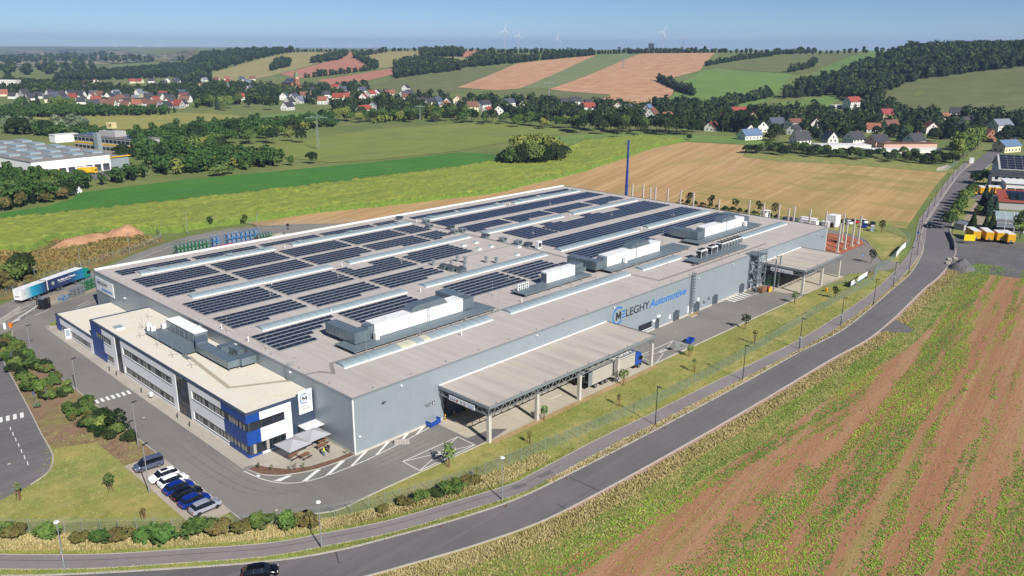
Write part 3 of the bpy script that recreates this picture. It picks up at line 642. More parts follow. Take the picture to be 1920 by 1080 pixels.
for k in range(7):
    t = k/6; a = Vector((-37.0-1.9*t, 53-16*t)); mline([a, a+Vector((-.3, -1.5))], .13)
for p in ((-17.5, 122), (-13.5, 118), (-15.5, 126), (2, 121), (-3.5, 118.4)): mline([p, (p[0]+4.2, p[1]+2.6)], .16)
for p in ((-20.5, 120.2), (-18.5, 116.6)): mline([p, (p[0]+1.8, p[1]+1.0)], .5)
mline([(-16.8, 119.9), (6, 134.5)], .12); mline([(-9, 113.6), (9, 124)], .12)
mline(catmull([(22, 152), (40, 164), (54, 170), (70, 171)], 5), .13)
for k in range(10): mline([(22+k*4.6, -6.4), (24.2+k*4.6, -6.4)], .13, .016)
for k in range(5): mline([(145+k*4.6, -6.4), (147.2+k*4.6, -6.4)], .13, .016)
mline([(40, -8.6), (43, -8.7)], .2, .016)
for k in range(4): mline([(-22.9, 21.2-k*2.75), (-28.2, 21.2-k*2.75)], .07)
for k in range(6): mark([(122+k*1.7, -3.0), (122.7+k*1.7, -3.0), (123.3+k*1.7, -.1), (122.6+k*1.7, -.1)])
mline(catmull([(120, -.3), (124, -3.0), (130, -3.4), (137, -3.4)], 5), .12)
def cover(x, y, z, r, mt):
    t = thing('manhole_cover', 'round manhole cover', 'manhole', (x, y, z))
    MB().tube((0, 0, 0), (0, 0, .012), r, n=20).build('frame_ring', 'r_brown', t); MB().tube((0, 0, .012), (0, 0, .02), r*.72, n=20).build('lid', mt, t); return t
MH = [((507+1620)/2, 0)]
for (px_, py_), lab in (((518.5, 956.5), 'manhole cover with a brown ring by the yard fence near the parked cars'), ((270, 783), 'manhole cover in the yard between the shrubs and the office entrance'), ((17, 870), 'manhole cover on the access road at the left edge'), ((1267, 623), 'manhole cover in the yard below the big wall lettering'), ((1404, 576), 'manhole cover in the yard near the staked trees'), ((1710, 557.5), 'manhole cover on the road near the field entrance')):
    p = at(px_, py_); o = cover(p.x, p.y, .004, .42, 'kerb'); o['label'] = lab
# tyre marks and repairs
for r_, w_, z_ in ((-17.2, .35, .003), (-18.9, .35, .0045), (-20.2, .3, .006)):
    ribbon(*[offset_line(catmull([(r_, 30), (r_, 12), (r_+1.6, 2), (r_+6.5, -5.2+(-17-r_)*.9), (r_+16, -6.6+(-17-r_)*.9), (r_+34, -6.2+(-17-r_)*.8)], 6), s_*w_/2) for s_ in (1, -1)], z_).build('tyre_mark', 'asphalt_tyre', kind='structure', fix=False)
for r_ in (9.0, 10.8, 13.5):
    A_ = [(204+r_*math.cos(a), 9+r_*1.25*math.sin(a)) for a in np.linspace(-1.4, 1.2, 22)]; A_ = [Vector(q) for q in A_]; ribbon(offset_line(A_, .2), offset_line(A_, -.2), .006).build('tyre_mark', 'asphalt_tyre', kind='structure', fix=False)
for q in ([(1005, 893), (1030, 882), (1040, 886), (1015, 897)], [(958, 912), (985, 905), (990, 911), (965, 919)], [(1150, 845), (1166, 836), (1174, 840), (1158, 849)]):
    p = [at(*e) for e in q]; sheet('path_patch', [(e.x, e.y) for e in p], .027, 'asphalt_patch')
for k in range(9):
    o_ = RLc[40+k*7 if 40+k*7 < len(RLc) else -1]; MB().box(o_.x-.3, o_.x+.3, o_.y-.75, o_.y-.35, .002, .006).build('road_drain', 'r_brown', kind='structure')
# field entrance at the bend of the road
p = [at(*q) for q in [(1648, 622), (1680, 599), (1714, 618), (1704, 624), (1660, 622)]]; ENTR = [(q.x, q.y) for q in p]
sheet('field_entrance', [(q.x, q.y) for q in p], -.004, 'asphalt_patch')
# right-hand gravel yard
p = [at(*q) for q in [(1768, 500), (1780, 470), (1776, 445), (1800, 446), (1806, 440), (1960, 462), (1990, 520), (1940, 525), (1830, 512), (1790, 513)]]
sheet('gravel_yard', [(q.x, q.y) for q in p], -.006, 'gravel_dark')
p = [at(*q) for q in [(1796, 428), (1824, 385), (1836, 370), (1880, 372), (1850, 400), (1840, 428), (1812, 434)]]
sheet('gravel_drive', [(q.x, q.y) for q in p], -.004, 'gravel_yard')
p = [at(*q) for q in [(1812, 372), (1822, 352), (1880, 352), (1960, 366), (1960, 380), (1860, 376)]]
sheet('haulage_yard', [(q.x, q.y) for q in p], -.002, 'asphalt_patch')
# ------------------------------------------------------------------ factory hall
HL_, HW_, HH = 185.8, 112.1, 10.42
hall = thing('factory_hall', 'huge flat-roofed silver metal factory hall with solar roof', 'factory')
wall = MB().box(.1, HL_-.1, .1, HW_-.1, 0, HH-.25).build('wall', 'wall_core', hall)
pm = MB().box(0, 1.094, -.09, .09, .45, HH-.12).mesh('cladding_panel', 'wall_silver')
n = int(HL_/1.1)
for k in range(n): inst('cladding_panel', pm, wall, (k*HL_/n+.005, .0, 0), sc=(HL_/n/1.1, 1, 1))
n = int(HW_/1.1)
for k in range(n): inst('cladding_panel', pm, wall, (.0, HW_-k*HW_/n-.008, 0), rz=-math.pi/2, sc=(HW_/n/1.1, 1, 1))
MB().box(-.13, HL_+.1, -.13, .05, -.1, .45).box(-.13, .05, .05, HW_+.1, -.1, .449).build('plinth', 'plinth', hall)
MB().box(-.1, .12, -.1, .12, .45, HH-.1).build('corner_trim', 'parapet_white', hall)
roof = MB().box(0.0, HL_, 0.0, HW_, HH-.2, HH).build('roof', 'roof_membrane', hall)
MB().box(-.14, .1, -.14, HW_+.14, HH-.24, HH+.05).build('eaves_trim', 'steel_grey', roof)
MB().box(.1, HL_+.14, -.14, .06, HH-.24, HH+.05).build('eaves_trim', 'steel_grey', roof)
MB().box(HL_-.1, HL_+.14, .06, HW_+.14, HH-.24, HH+.12).build('eaves_trim', 'steel_dark', roof)
MB().box(.1, HL_-.1, HW_-.55, HW_+.15, HH-.24, HH+.42).build('parapet', 'parapet_white', roof)
# darker walkway mats on the roof
MATZ = .004
def rmat(L, w=.75, mt='walk_strip', z=HH+.008):
    global MATZ
    for a, b in zip(L[:-1], L[1:]):
        a, b = Vector(a), Vector(b); d = (b-a).normalized()*w/2; n_ = Vector((-d.y, d.x)); a = a-d*.9; b = b+d*.9; MATZ += .0011
        MB().poly([(*(a+n_), HH+MATZ), (*(a-n_), HH+MATZ), (*(b-n_), HH+MATZ), (*(b+n_), HH+MATZ)]).build('walkway_mat', mt, roof)
rmat([(2.6, 13.6), (4.0, 11.2), (6.3, 15.4)], .7); rmat([(6.3, 15.4), (46, 15.2), (49.5, 15.2)], .7, z=HH+.009)
rmat([(0.3, 14.2), (2.6, 13.6)], .5, z=HH+.01); rmat([(49.5, 15.2), (94, 15.0), (94.5, 3.6), (104, 3.4), (118, 3.3), (150, 3.3)], .7)
rmat([(94, 15), (96, 42), (96, 105)], 1.0, z=HH+.01); rmat([(60, 55), (93, 55), (96, 55)], .4, z=HH+.009)
for yv in (22.4, 40.2): rmat([(3, yv), (3.2, yv)], .3)
# arched roof lights
PANE_W = 1.88
def arc(r, n=9):                               # flat arch 3.0 m wide, 0.75 m high
    return [(1.5*math.cos(math.pi*k/n), .2+.42*math.sin(math.pi*k/n)) for k in range(n+1)]
def pane_mesh(mt):
    mb = MB(); A = arc(0)
    for k in range(len(A)-1):
        (y0, z0), (y1, z1) = A[k], A[k+1]; mb.poly([(.03, y0, z0), (PANE_W-.03, y0, z0), (PANE_W-.03, y1, z1), (.03, y1, z1)])
    for x0 in (0.0,):
        for k in range(len(A)-1):
            (y0, z0), (y1, z1) = A[k], A[k+1]; mb.poly([(-.04, y0*1.01, z0+.03), (.04, y0*1.01, z0+.03), (.04, y1*1.01, z1+.03), (-.04, y1*1.01, z1+.03)], 1)
    return mb.mesh('pane', [mt, 'skylight_rib'], fix=False)
PANE, PANE_OLD = pane_mesh('skylight'), pane_mesh('skylight_aged')
VENT = MB().box(0, 2.0, -1.0, 1.0,   .8, .92).box(.1, 1.9, -.85, .85, .6, .8, 1).mesh('smoke_flap', ['skylight', 'steel_dark'])
def skylight(x0, x1, y, flaps=(), old=()):
    n = max(1, round((x1-x0)/PANE_W)); s = (x1-x0)/n/PANE_W
    mb = MB().box(x0-.05, x1+.05, y-1.62, y+1.62, HH, HH+.21)
    sk = mb.build('roof_light', 'parapet_white', hall)
    for k in range(n):
        inst('pane', PANE_OLD if k in old else PANE, sk, (x0+k*(x1-x0)/n, y, HH+.02), sc=(s, 1, 1))
    A = arc(0)
    for xx in (x0+.01, x1-.01): MB().poly([(xx, y+a, HH+.02+b) for a, b in A]).build('end_cap', 'skylight', sk)
    for f in flaps: inst('smoke_flap', VENT, sk, (f, y, HH), sc=1)
XS = [(6.5, 44), (49.6, 93.6), (99.5, 137.3), (142.4, 180.2)]
for k, (a, b) in enumerate(XS):
    skylight(a, b, 100.0, flaps=[[9, 30, 39.5], [52, 70, 88], [102, 117, 133], [146, 159, 177]][k])
    skylight(a, b, 72.0); skylight(a, b, 41.2)
skylight(6.5, 44, 13.0, old=(7, 8, 10)); skylight(49.6, 93.6, 13.0); skylight(99, 117.3, 13.0); skylight(145.6, 180, 12.6)
# ------------------------------------------------------------------ solar arrays
PW, PD = 1.66, 1.06; TILT = rad(9)
PANEL = MB().box(.02, PW-.02, .0, PD, .0, .035, 1).box(.045, PW-.045, .025, PD-.025, .035, .041, 0).mesh('solar_panel', ['solar_cell', 'solar_frame'])
TRAYS = {}
def tray_mesh(L):
    L = round(L, 2)
    if L not in TRAYS:
        z1 = PD*math.sin(TILT); y1 = PD*math.cos(TILT)
        mb = MB().poly([(0, y1+.02, z1+.01), (L, y1+.02, z1+.01), (L, y1+.44, .01), (0, y1+.44, .01)]).poly([(0, y1+.02, z1-.01), (0, y1+.44, 0), (L, y1+.44, 0), (L, y1+.02, z1-.01)])
        for x in np.arange(.0, L+.1, PW): mb.box(x-.03, x+.03, -.1, y1+.5, -.02, .03)
        mb.box(0, L, -.22, -.02, -.02, .02)
        TRAYS[L] = mb.mesh('mounting_tray', 'tray', fix=False)
    return TRAYS[L]
def array(label, x0, x1, ytop, rows, cuts={}, pitch=1.88):
    t = thing('solar_array', label, 'solar panels', (x0, ytop, HH), 0, 'solar arrays on the factory roof')
    n = int((x1-x0)/1.7)
    for r in range(rows):
        y = -r*pitch-PD*1.0; segs = cuts.get(r, [(0, x1-x0)])
        for a, b in segs:
            i0 = math.ceil(a/1.7-.01); i1 = min(n, int(b/1.7+.01))
            if i1 <= i0: continue
            inst('mounting_tray', tray_mesh((i1-i0)*1.7), t, (i0*1.7, y, .10))
            for i in range(i0, i1): inst('solar_panel', PANEL, t, (i*1.7, y, .13), rot=(TILT, 0, 0))
    return t
BX = [(3, 22.2), (23.2, 42.3), (43.4, 62.5), (63.6, 82.6), (83.7, 92.6)]
ordn = ['first', 'second', 'third', 'fourth', 'last']
for k, (a, b) in enumerate(BX):
    w = b-a; wh = '%s block from office' % ordn[k] if k < 4 else 'short block by the vents'
    array('solar panels along the rear roof edge, %s' % wh, a, b, 106.2, 3, {2: [(0, 3.6)]} if k == 0 else ({2: [(3, 8)]} if k in (1, 3) else {2: []}))
    array('solar panels right in front of the rearmost skylight line, %s' % wh, a, b, 95.6, 5, {})
    array('solar panels just behind the second skylight line from the back, %s' % wh, a, b, 84.2, 5, {4: [[(0, 8)], [(0, 19)], [(0, 14)], [(8.5, 19)], [(0, 4)]][k]})
    if k < 4:
        array('solar panels in front of the second skylight line from the back, %s' % wh, a, b, 68.0, 6, {0: [(0, 5), (9, 19)], 1: [(0, 5), (9, 19)]} if k == 2 else ({0: [(2, 19)]} if k == 3 else {}))
    if k < 3:
        array('solar panels behind the third skylight line from the back, %s' % wh, a, b, 53.8, 5, {4: [[(0, 9)], [(0, 12)], [(0, 12)]][k], 0: [(0, 17)] if k == 2 else [(0, 19)]})
array('stepped solar block nearest the office beside a grey duct', 3, 22.2, 38.0, 6, {0: [(0, 19)], 1: [(0, 17)], 2: [(0, 15)], 3: [(0, 10.3)], 4: [(0, 8.6)], 5: [(0, 8.6)]})
array('solar block hidden partly behind the long white ventilation unit', 23.4, 42.4, 38.0, 7)
array('solar block between two ventilation units behind the front roof', 52.5, 71.6, 37.0, 6)
array('solar block beside the small white ventilation unit', 72.8, 89.0, 37.0, 6, {4: [(0, 8)], 5: [(0, 3.4)]})
ROWM = {}
def row_mesh(L):
    L = round(L, 2)
    if L not in ROWM:
        mb = MB(); z1 = 1.30*math.sin(TILT*.6); y1 = 1.30*math.cos(TILT*.6); n = int(L/1.7)
        for i in range(n):
            x0, x1 = i*1.7+.02, i*1.7+1.68
            mb.poly([(x0, 0, .03), (x1, 0, .03), (x1, y1, z1+.03), (x0, y1, z1+.03)], 0)
            mb.poly([(x0-.02, -.03, .0), (x1+.02, -.03, .0), (x1+.02, y1+.02, z1), (x0-.02, y1+.02, z1)], 1)
        mb.poly([(0, y1+.02, z1), (n*1.7, y1+.02, z1), (n*1.7, y1+.34, 0), (0, y1+.34, 0)], 2)
        mb.box(0, n*1.7, -.13, -.035, .0, .075, 2)
        ROWM[L] = mb.mesh('panel_row', ['solar_cell', 'solar_frame', 'tray'], fix=False)
    return ROWM[L]
def rows_array(label, x0, x1, ytop, rows, cuts={}, pitch=1.72):
    t = thing('solar_array', label, 'solar panels', (x0, ytop, HH), 0, 'solar arrays on the factory roof')
    for r in range(rows):
        for a, b in cuts.get(r, [(0, x1-x0)]): inst('panel_row', row_mesh(b-a), t, (a, -r*pitch-1.3, .1))
for k, (a, b) in enumerate([(98.6, 119.1), (119.15, 139.6), (139.65, 162.3), (162.35, 182)]):
    w = b-a; wh = ['first block', 'second block', 'third block', 'far end block'][k]
    rows_array('dense dark solar rows along the rear roof edge, %s' % wh, a, b, 106.0, 2, {0: [(0, w)], 1: [(0, w-1)]})
    rows_array('dense dark solar rows right in front of the rearmost skylight line, %s' % wh, a, b, 95.2, 5)
    rows_array('dense dark solar rows behind the second skylight line, %s' % wh, a+1, b, 83.0, 5, {4: [(0, 6)]})
    rows_array('dense dark solar rows in front of the second skylight line, %s' % wh, a+(6 if k == 0 else 0), b, 68.0, 7, {0: [(3, 9)], 1: [(3, 12)]} if k in (1, 2) else {})
    rows_array('dense dark solar rows behind the third skylight line, %s' % wh, a+(3.5 if k == 0 else 0), b, 51.6, 5)
    rows_array('dense dark solar rows behind the white ventilation units, %s' % wh, a, b, 37.2, 5 if k != 0 else 5, {3: [(0, w*.6)], 4: [(0, w*.6)]} if k > 0 else {})
# ------------------------------------------------------------------ roof plant
def legs(t, pts, z0, z1, r=.05):
    me = MB().box(-r, r, -r, r, 0, z1-z0).box(-.18, .18, -.18, .18, 0, .05).mesh('support_leg', 'galv')
    for p in pts: inst('support_leg', me, t, (p[0], p[1], z0))
def deck(t, x0, x1, y0, y1, z=.75, name='service_deck'):
    mb = MB().box(x0, x1, y0, y1, z-.06, z)
    for y in (y0+.05, y1-.05, (y0+y1)/2): mb.box(x0, x1, y-.05, y+.05, z-.2, z-.06, 1)
    mb.build(name, ['deck_grate', 'galv'], t)
    legs(t, [(x, y) for x in np.arange(x0+.5, x1, 4.0) for y in (y0+.15, y1-.15)], 0, z-.06)
def white_casing(t, x0, x1, y0, y1, z0, z1, mod=1.3):
    n = max(1, round((x1-x0)/mod)); s = (x1-x0)/n
    MB().box(x0+.03, x1-.03, y0+.04, y1-.04, z0, z1-.02).build('casing_core', 'seam', t)
    me = MB().box(.012, s-.012, -.0, .06, .02, z1-z0-.02).box(s*.75, s*.8, -.04, 0, 1.0, 1.25, 1).mesh('door_panel', ['white_unit', 'steel_dark'])
    for k in range(n): inst('door_panel', me, t, (x0+k*s, y0, z0))
    MB().box(x0-.04, x1+.04, y0-.05, y1+.05, z1-.02, z1+.06).build('casing_top', 'white_unit', t)
    MB().box(x0-.02, x0+.03, y0+.02, y1, z0, z1-.02).box(x1-.03, x1+.02, y0+.02, y1, z0, z1-.02).build('end_panel', 'white_unit', t)
def ribs(mb, x0, x1, y0, y1, z0, z1, ax, step=1.2, m=1):
    if ax == 'x':
        for x in np.arange(x0+step, x1-.1, step): mb.box(x-.025, x+.025, y0-.03, y1+.03, z0-.03, z1+.03, m)
    else:
        for y in np.arange(y0+step, y1-.1, step): mb.box(x0-.03, x1+.03, y-.025, y+.025, z0-.03, z1+.03, m)
def duct_box(t, x0, x1, y0, y1, z0, z1, ax='y', name='duct'):
    mb = MB().box(x0, x1, y0, y1, z0, z1); ribs(mb, x0, x1, y0, y1, z0, z1, ax); return mb.build(name, ['duct', 'galv'], t)
def mast(x, y, z, h, label):
    t = thing('lightning_rod', label, 'lightning rod', (x, y, z), 0, 'lightning rods on the roofs')
    MB().tube((0, 0, 0), (0, 0, h), .035, .02, 6).build('rod', 'lamp_silver', t)
    for k in range(3):
        a = k*2.094; MB().bar((0, 0, .9), (.8*math.cos(a), .8*math.sin(a), .08), .05).box(.8*math.cos(a)-.2, .8*math.cos(a)+.2, .8*math.sin(a)-.2, .8*math.sin(a)+.2, 0, .1).build('foot', 'kerb', t)
def ahu(label, x0, x1, dx0, dx1, ductL=True, ductR=True, hood=None, ldr=None, tall=2.75, ctrl=None):
    t = thing('ventilation_unit', label, 'ventilation unit', (x0, 18.8, HH)); L = x1-x0; z0 = .8; z1 = z0+tall
    deck(t, dx0-x0, dx1-x0, -3.4, 3.0)
    white_casing(t, 0, L, 0, 3.0, z0, z1)
    if ductL:
        mb = MB().prism([(-1.6, .1), (-.05, .1), (-.05, 2.8), (-1.6, 2.2)], z0+.3, z1-.2); mb.build('duct_bend', 'duct', t)
        duct_box(t, -5.2, -1.6, -.6, 1.9, z0+.15, z1-.4, 'x'); duct_box(t, -5.2, -2.6, 1.9, 9.2, z0+.2, z1-.45, 'y')
        legs(t, [(-4.9, 8.5), (-2.9, 8.5), (-4.9, 4.5)], 0, z0+.2)
    if ductR:
        duct_box(t, L+.02, L+3.0, -.2, 3.1, z0+.2, z1-.2, 'x'); duct_box(t, L-.5, L+2.9, 3.1, 8.4, z0+.3, z1+.1, 'y')
    if hood:
        a, b = hood; mb = MB(); n = 8; zt = z1+1.35
        pr = [(a, z1+.06)]+[(a+1.6-1.6*math.cos(math.pi/2*k/n), z1+.1+(zt-z1-.1)*math.sin(math.pi/2*k/n)) for k in range(1, n+1)]+[(b-1.1, zt), (b, z1+.06)]
        mb.xz(pr, .15, 2.85); ribs(mb, a+1.5, b-1.0, .15, 2.85, z1+.08, zt, 'x'); mb.build('duct_hood', ['duct', 'galv'], t)
    if ldr is not None:
        mb = MB().box(ldr-.25, ldr-.2, -.12, -.07, z0, z1+.7).box(ldr+.2, ldr+.25, -.12, -.07, z0, z1+.7)
        for z in np.arange(z0+.3, z1+.5, .35): mb.box(ldr-.2, ldr+.2, -.11, -.08, z, z+.04)
        mb.build('ladder', 'galv', t)
    if ctrl is not None:
        MB().box(ctrl, ctrl+.9, -1.3, -.5, z0+.02, z0+1.5).build('control_box', 'white_unit', t)
    return t
ahu('longest white rooftop ventilation unit nearest the office with grey ducts at both ends', 18.9, 42.3, 11.5, 49, hood=(9.4, 19.2), ldr=13.6, ctrl=-.8)
ahu('white rooftop ventilation unit at the middle of the hall with arched grey hood', 93.3, 117.5, 90.6, 128.6, ductR=False, hood=(10.6, 19.6), ldr=12.8, ctrl=6.2)
ahu('farthest white rooftop ventilation unit behind the chillers', 141.6, 165.3, 132.8, 171.4, ductR=True, hood=(9.8, 18.6), ldr=12.6, ctrl=22.6)
t = thing('ventilation_unit', 'short white rooftop ventilation unit with louvred end and stacked grey ducts', 'ventilation unit', (70.8, 19.8, HH))
deck(t, -10.4, 14.4, -2.6, 1.9); white_casing(t, 0, 10.6, 0, 1.9, .8, 3.35, 1.2)
mb = MB()
for z in np.arange(1.1, 3.2, .24): mb.box(-.1, -.03, .1, 1.8, z, z+.12)
mb.build('louvre', 'steel_dark', t)
duct_box(t, 10.7, 15.2, .1, 1.8, .95, 2.0, 'x'); duct_box(t, 10.7, 14.6, .6, 3.2, 2.05, 3.1, 'x'); duct_box(t, 11.5, 14, 3.2, 6.0, 1.0, 2.1, 'y')
for k in range(3):
    q = thing('condenser_unit', 'small white condenser box on the deck beside the solar block, %s of three' % ['leftmost', 'middle', 'rightmost'][k], 'air conditioner', (61.5+k*1.35, 20.6, HH+.76), 0, 'condensers on the roof deck')
    MB().box(0, .95, 0, .42, .06, 1.5).build('casing', 'white_unit', q); MB().box(.15, .25, .02, .4, 0, .06).box(.7, .8, .02, .4, 0, .06).build('foot', 'steel_dark', q)
    for zz in (.42, 1.1): MB().tube((.47, -.02, zz), (.47, .0, zz), .28, n=14).build('fan_grille', 'steel_dark', q)
# chillers on the front deck
t = thing('service_platform', 'grey steel service platform carrying the chillers near the front roof edge', 'platform', (114, 4.2, HH))
deck(t, 0, 27.4, 0, 4.6); mb = MB()
for a in range(3): mb.box(-1.4+a*.45, -1.0+a*.45, .3, 1.3, .15+a*.2, .2+a*.2)
mb.build('steps', 'galv', t)
for k, (x, y) in enumerate(((118.6, 6.2), (124.4, 6.4))):
    t = thing('dry_cooler', 'boxy cooler with two roof fans, %s on the chiller platform' % ('nearest to the hall front corner' if k == 0 else 'second from the left'), 'cooler', (x, y, HH+.76), 0, 'coolers on the chiller platform')
    mb = MB()
    for a in (0, 3.0):
        for b_ in (0, 2.0): mb.box(a-.05, a+.05, b_-.05, b_+.05, 0, 1.9)
    mb.box(-.1, 3.1, -.1, 2.1, 1.8, 2.05).build('frame', 'white_unit', t)
    MB().xz([(.2, 1.8), (1.3, .5), (1.4, .5), (.35, 1.8)], .1, 1.9).xz([(2.8, 1.8), (1.7, .5), (1.6, .5), (2.65, 1.8)], .1, 1.9).build('coil', 'steel_dark', t)
    MB().box(.1, 2.9, .2, 1.8, .1, .5).build('base', 'steel_dark', t)
    for a in (.8, 2.2): MB().tube((a, 1.0, 2.05), (a, 1.0, 2.3), .6, n=16).build('fan', 'black', t)
t = thing('chiller_bank', 'long row of V-shaped chiller coils with black fans on top', 'chiller', (129.4, 6.2, HH+.76), 0)
for k in range(7):
    x = k*1.75; cb = MB().xz([(x+.08, 2.0), (x+.75, .55), (x+.9, .55), (x+.3, 2.0)], 0, 2.1).xz([(x+1.6, 2.0), (x+.95, .55), (x+.8, .55), (x+1.4, 2.0)], 0, 2.1).build('coil_module', 'seam', t)
    MB().box(x+.05, x+1.68, -.05, 2.15, 2.0, 2.2).build('fan_deck', 'white_unit', t)
    for yy in (.55, 1.6): MB().tube((x+.85, yy, 2.2), (x+.85, yy, 2.42), .46, n=12).build('fan', 'black', t)
    MB().box(x+.0, x+.08, -.06, .0, 0, 2.0).build('post', 'white_unit', t)
# ventilators, domes and small vents
for k, (x, y) in enumerate([(94.6, 106), (97.2, 95.4), (93.7, 89.8), (97.1, 83.4), (93.7, 78), (96.9, 77.8), (96.5, 67.1), (96.9, 60.1), (97.3, 54.4), (97.5, 50.5)]):
    t = thing('roof_ventilator', 'square grey box ventilator on the cross aisle, number %s from the rear edge' % ['one', 'two', 'three', 'four', 'five', 'six', 'seven', 'eight', 'nine', 'ten'][k], 'roof vent', (x, y, HH), 0, 'box ventilators on the cross aisle')
    MB().box(-.8, .8, -.8, .8, 0, .7).build('curb', 'duct', t)
    MB().prism([(-.95, -.95), (.95, -.95), (.95, .95), (-.95, .95)], .7, 1.25).build('hood', 'steel_grey' if k % 3 else 'steel_dark', t)
    MB().box(-.6, .6, -.98, -.95, .75, 1.15).build('louvre', 'black', t)
for k, (x, y) in enumerate([(84.7, 64.4), (89.7, 64.5), (84.8, 58.2), (89.5, 57.9), (94.8, 52), (87.7, 46)]):
    t = thing('dome_rooflight', 'small white square dome rooflight, %s of the six around the roof vents' % ['rear left', 'rear right', 'middle left', 'middle right', 'rightmost', 'front'][k], 'rooflight', (x, y, HH), 0, 'dome rooflights')
    MB().box(-.75, .75, -.75, .75, 0, .35).build('curb', 'parapet_white', t)
    mb = MB(); q = [(-.7, -.7), (.7, -.7), (.7, .7), (-.7, .7)]
    i = mb.v; mb.v += [(a, b, .36) for a, b in q]+[(a*.55, b*.55, .62) for a, b in q]; mb.f += [(0, 1, 5, 4), (1, 2, 6, 5), (2, 3, 7, 6), (3, 0, 4, 7), (4, 5, 6, 7)]; mb.m += [0]*5
    mb.build('dome', 'skylight', t)
for k, (x, y, s_) in enumerate([(64.4, 54, 1), (71.5, 52.4, .9), (71.9, 49.8, 1.1), (76.2, 46.2, 1), (77.6, 43.8, 1), (67.6, 50.6, .8), (68.6, 46.4, 1)]):
    t = thing('exhaust_stack', 'metal mushroom exhaust stack near the middle solar blocks, %s' % ['rearmost', 'tall one behind the fan boxes', 'thick one', 'single one on the right', 'rightmost', 'short one', 'front one'][k], 'exhaust', (x, y, HH), 0, 'mushroom exhausts')
    MB().tube((0, 0, 0), (0, 0, 1.5*s_), .38*s_, n=12).build('pipe', 'galv', t, smooth=False); MB().tube((0, 0, 1.5*s_), (0, 0, 1.75*s_), .62*s_, .3*s_, 12).build('cap', 'galv', t)
for k, (x, y) in enumerate([(64.2, 49.4), (64.4, 46.5), (65.0, 43.9)]):
    t = thing('fan_box', 'dark grey roof fan box with sloped lid beside the solar blocks, %s of three' % ['rear', 'middle', 'front'][k], 'roof vent', (x, y, HH), 0, 'fan boxes')
    MB().box(-1.0, 1.0, -.9, .9, 0, 1.0).build('body', 'duct', t)
    MB().xz([(-1.1, 1.0), (1.1, 1.0), (.6, 1.35), (-.6, 1.35)], -1.0, 1.0).build('lid', 'steel_dark', t)
t = thing('measuring_cabin', 'white glazed cabinet standing on the cross aisle of the roof', 'cabinet', (97.6, 46.6, HH))
MB().box(-.8, .8, -.6, .6, .2, 2.3).build('body', 'white_unit', t); MB().box(-.6, -.05, -.63, -.6, .6, 1.9).box(.05, .6, -.63, -.6, .6, 1.9).build('window', 'glass_dark', t); MB().box(-.9, .9, -.7, .7, 0, .2).build('base', 'galv', t)
for k, (x, y) in enumerate([(24.8, 67.6), (1.4, 47), (1.6, 36.6), (22.6, 39.4), (46.6, 69.8), (46.8, 98), (96, 98.8), (139.8, 98.8), (139.8, 70), (139.6, 40.4), (33, 9.2), (57.5, 15.6), (46.5, 38)]):
    t = thing('vent_pipe', 'thin white roof vent pipe, number %s counting from the office end' % 'abcdefghijklm'[k], 'pipe', (x, y, HH), 0, 'vent pipes on the roof')
    t['label'] = 'thin white vent pipe standing on the factory roof'
    MB().tube((0, 0, 0), (0, 0, .9), .11, n=8).build('pipe', 'white_unit', t); MB().tube((0, 0, .9), (0, 0, 1.0), .17, n=8).build('cap', 'white_unit', t)
for k, (x, y) in enumerate([(1.5, 44.6), (1.8, 30), (13.6, 14.4), (27.0, 15), (39.4, 15), (50, 15.6), (75.4, 16), (85, 16), (101, 15), (108, 10), (123, 2.6), (133, 2.6), (22.6, 20), (56.5, 24), (68, 30), (110, 22), (130, 26), (152, 24), (60, 62), (40, 62), (20, 60), (110, 60), (125, 75), (150, 60), (150, 88), (165, 45)]):
    mast(x, y, HH, 4.4, 'slender lightning rod on a tripod of concrete feet on the factory roof')
for k in range(22):
    x = 5+k*8.3; q = thing('roof_anchor', 'tiny fall-protection anchor near the front roof edge', 'anchor', (x, 1.1, HH), 0, 'roof anchors')
    MB().tube((0, 0, 0), (0, 0, .32), .05, n=6).build('post', 'lamp_silver', q); MB().tube((0, 0, .0), (0, 0, .03), .2, n=8).build('plate', 'steel_grey', q)
for k in range(11):
    y = 8+k*9.6; q = thing('roof_anchor', 'tiny fall-protection anchor near the office-side roof edge', 'anchor', (1.0, y, HH), 0, 'roof anchors on the office side')
    MB().tube((0, 0, 0), (0, 0, .32), .05, n=6).build('post', 'lamp_silver', q); MB().tube((0, 0, .0), (0, 0, .03), .2, n=8).build('plate', 'steel_grey', q)
# ------------------------------------------------------------------ front wall: lettering, doors, lights
def ring_arc(mb, cx, cz, r, w, a0, a1, y0, y1, m=0, n=40, ax='x'):
    P = []
    for k in range(n+1):
        a = a0+(a1-a0)*k/n; P.append((math.cos(a), math.sin(a)))
    for k in range(n):
        q = []
        for (c_, s_), rr in ((P[k], r+w/2), (P[k+1], r+w/2), (P[k+1], r-w/2), (P[k], r-w/2)): q.append((cx+rr*c_, y0, cz+rr*s_))
        mb.poly(q, m)
        for rr in (r+w/2, r-w/2): mb.poly([(cx+rr*P[k][0], y0, cz+rr*P[k][1]), (cx+rr*P[k+1][0], y0, cz+rr*P[k+1][1]), (cx+rr*P[k+1][0], y1, cz+rr*P[k+1][1]), (cx+rr*P[k][0], y1, cz+rr*P[k][1])], m)
    return mb
def put_text(t, body, x, z, y, h, w, mt, bold=0.0, shear=0.0, name='lettering'):
    me = text_mesh(name, body, h/.70, mt, bold, shear, .015)
    xs = [v.co.x for v in me.vertices]; s = w/(max(xs)-min(xs))
    o = inst(name, me, t, (x-min(xs)*s, y, z), rot=(math.pi/2, 0, 0), sc=(s, 1, 1)); return o
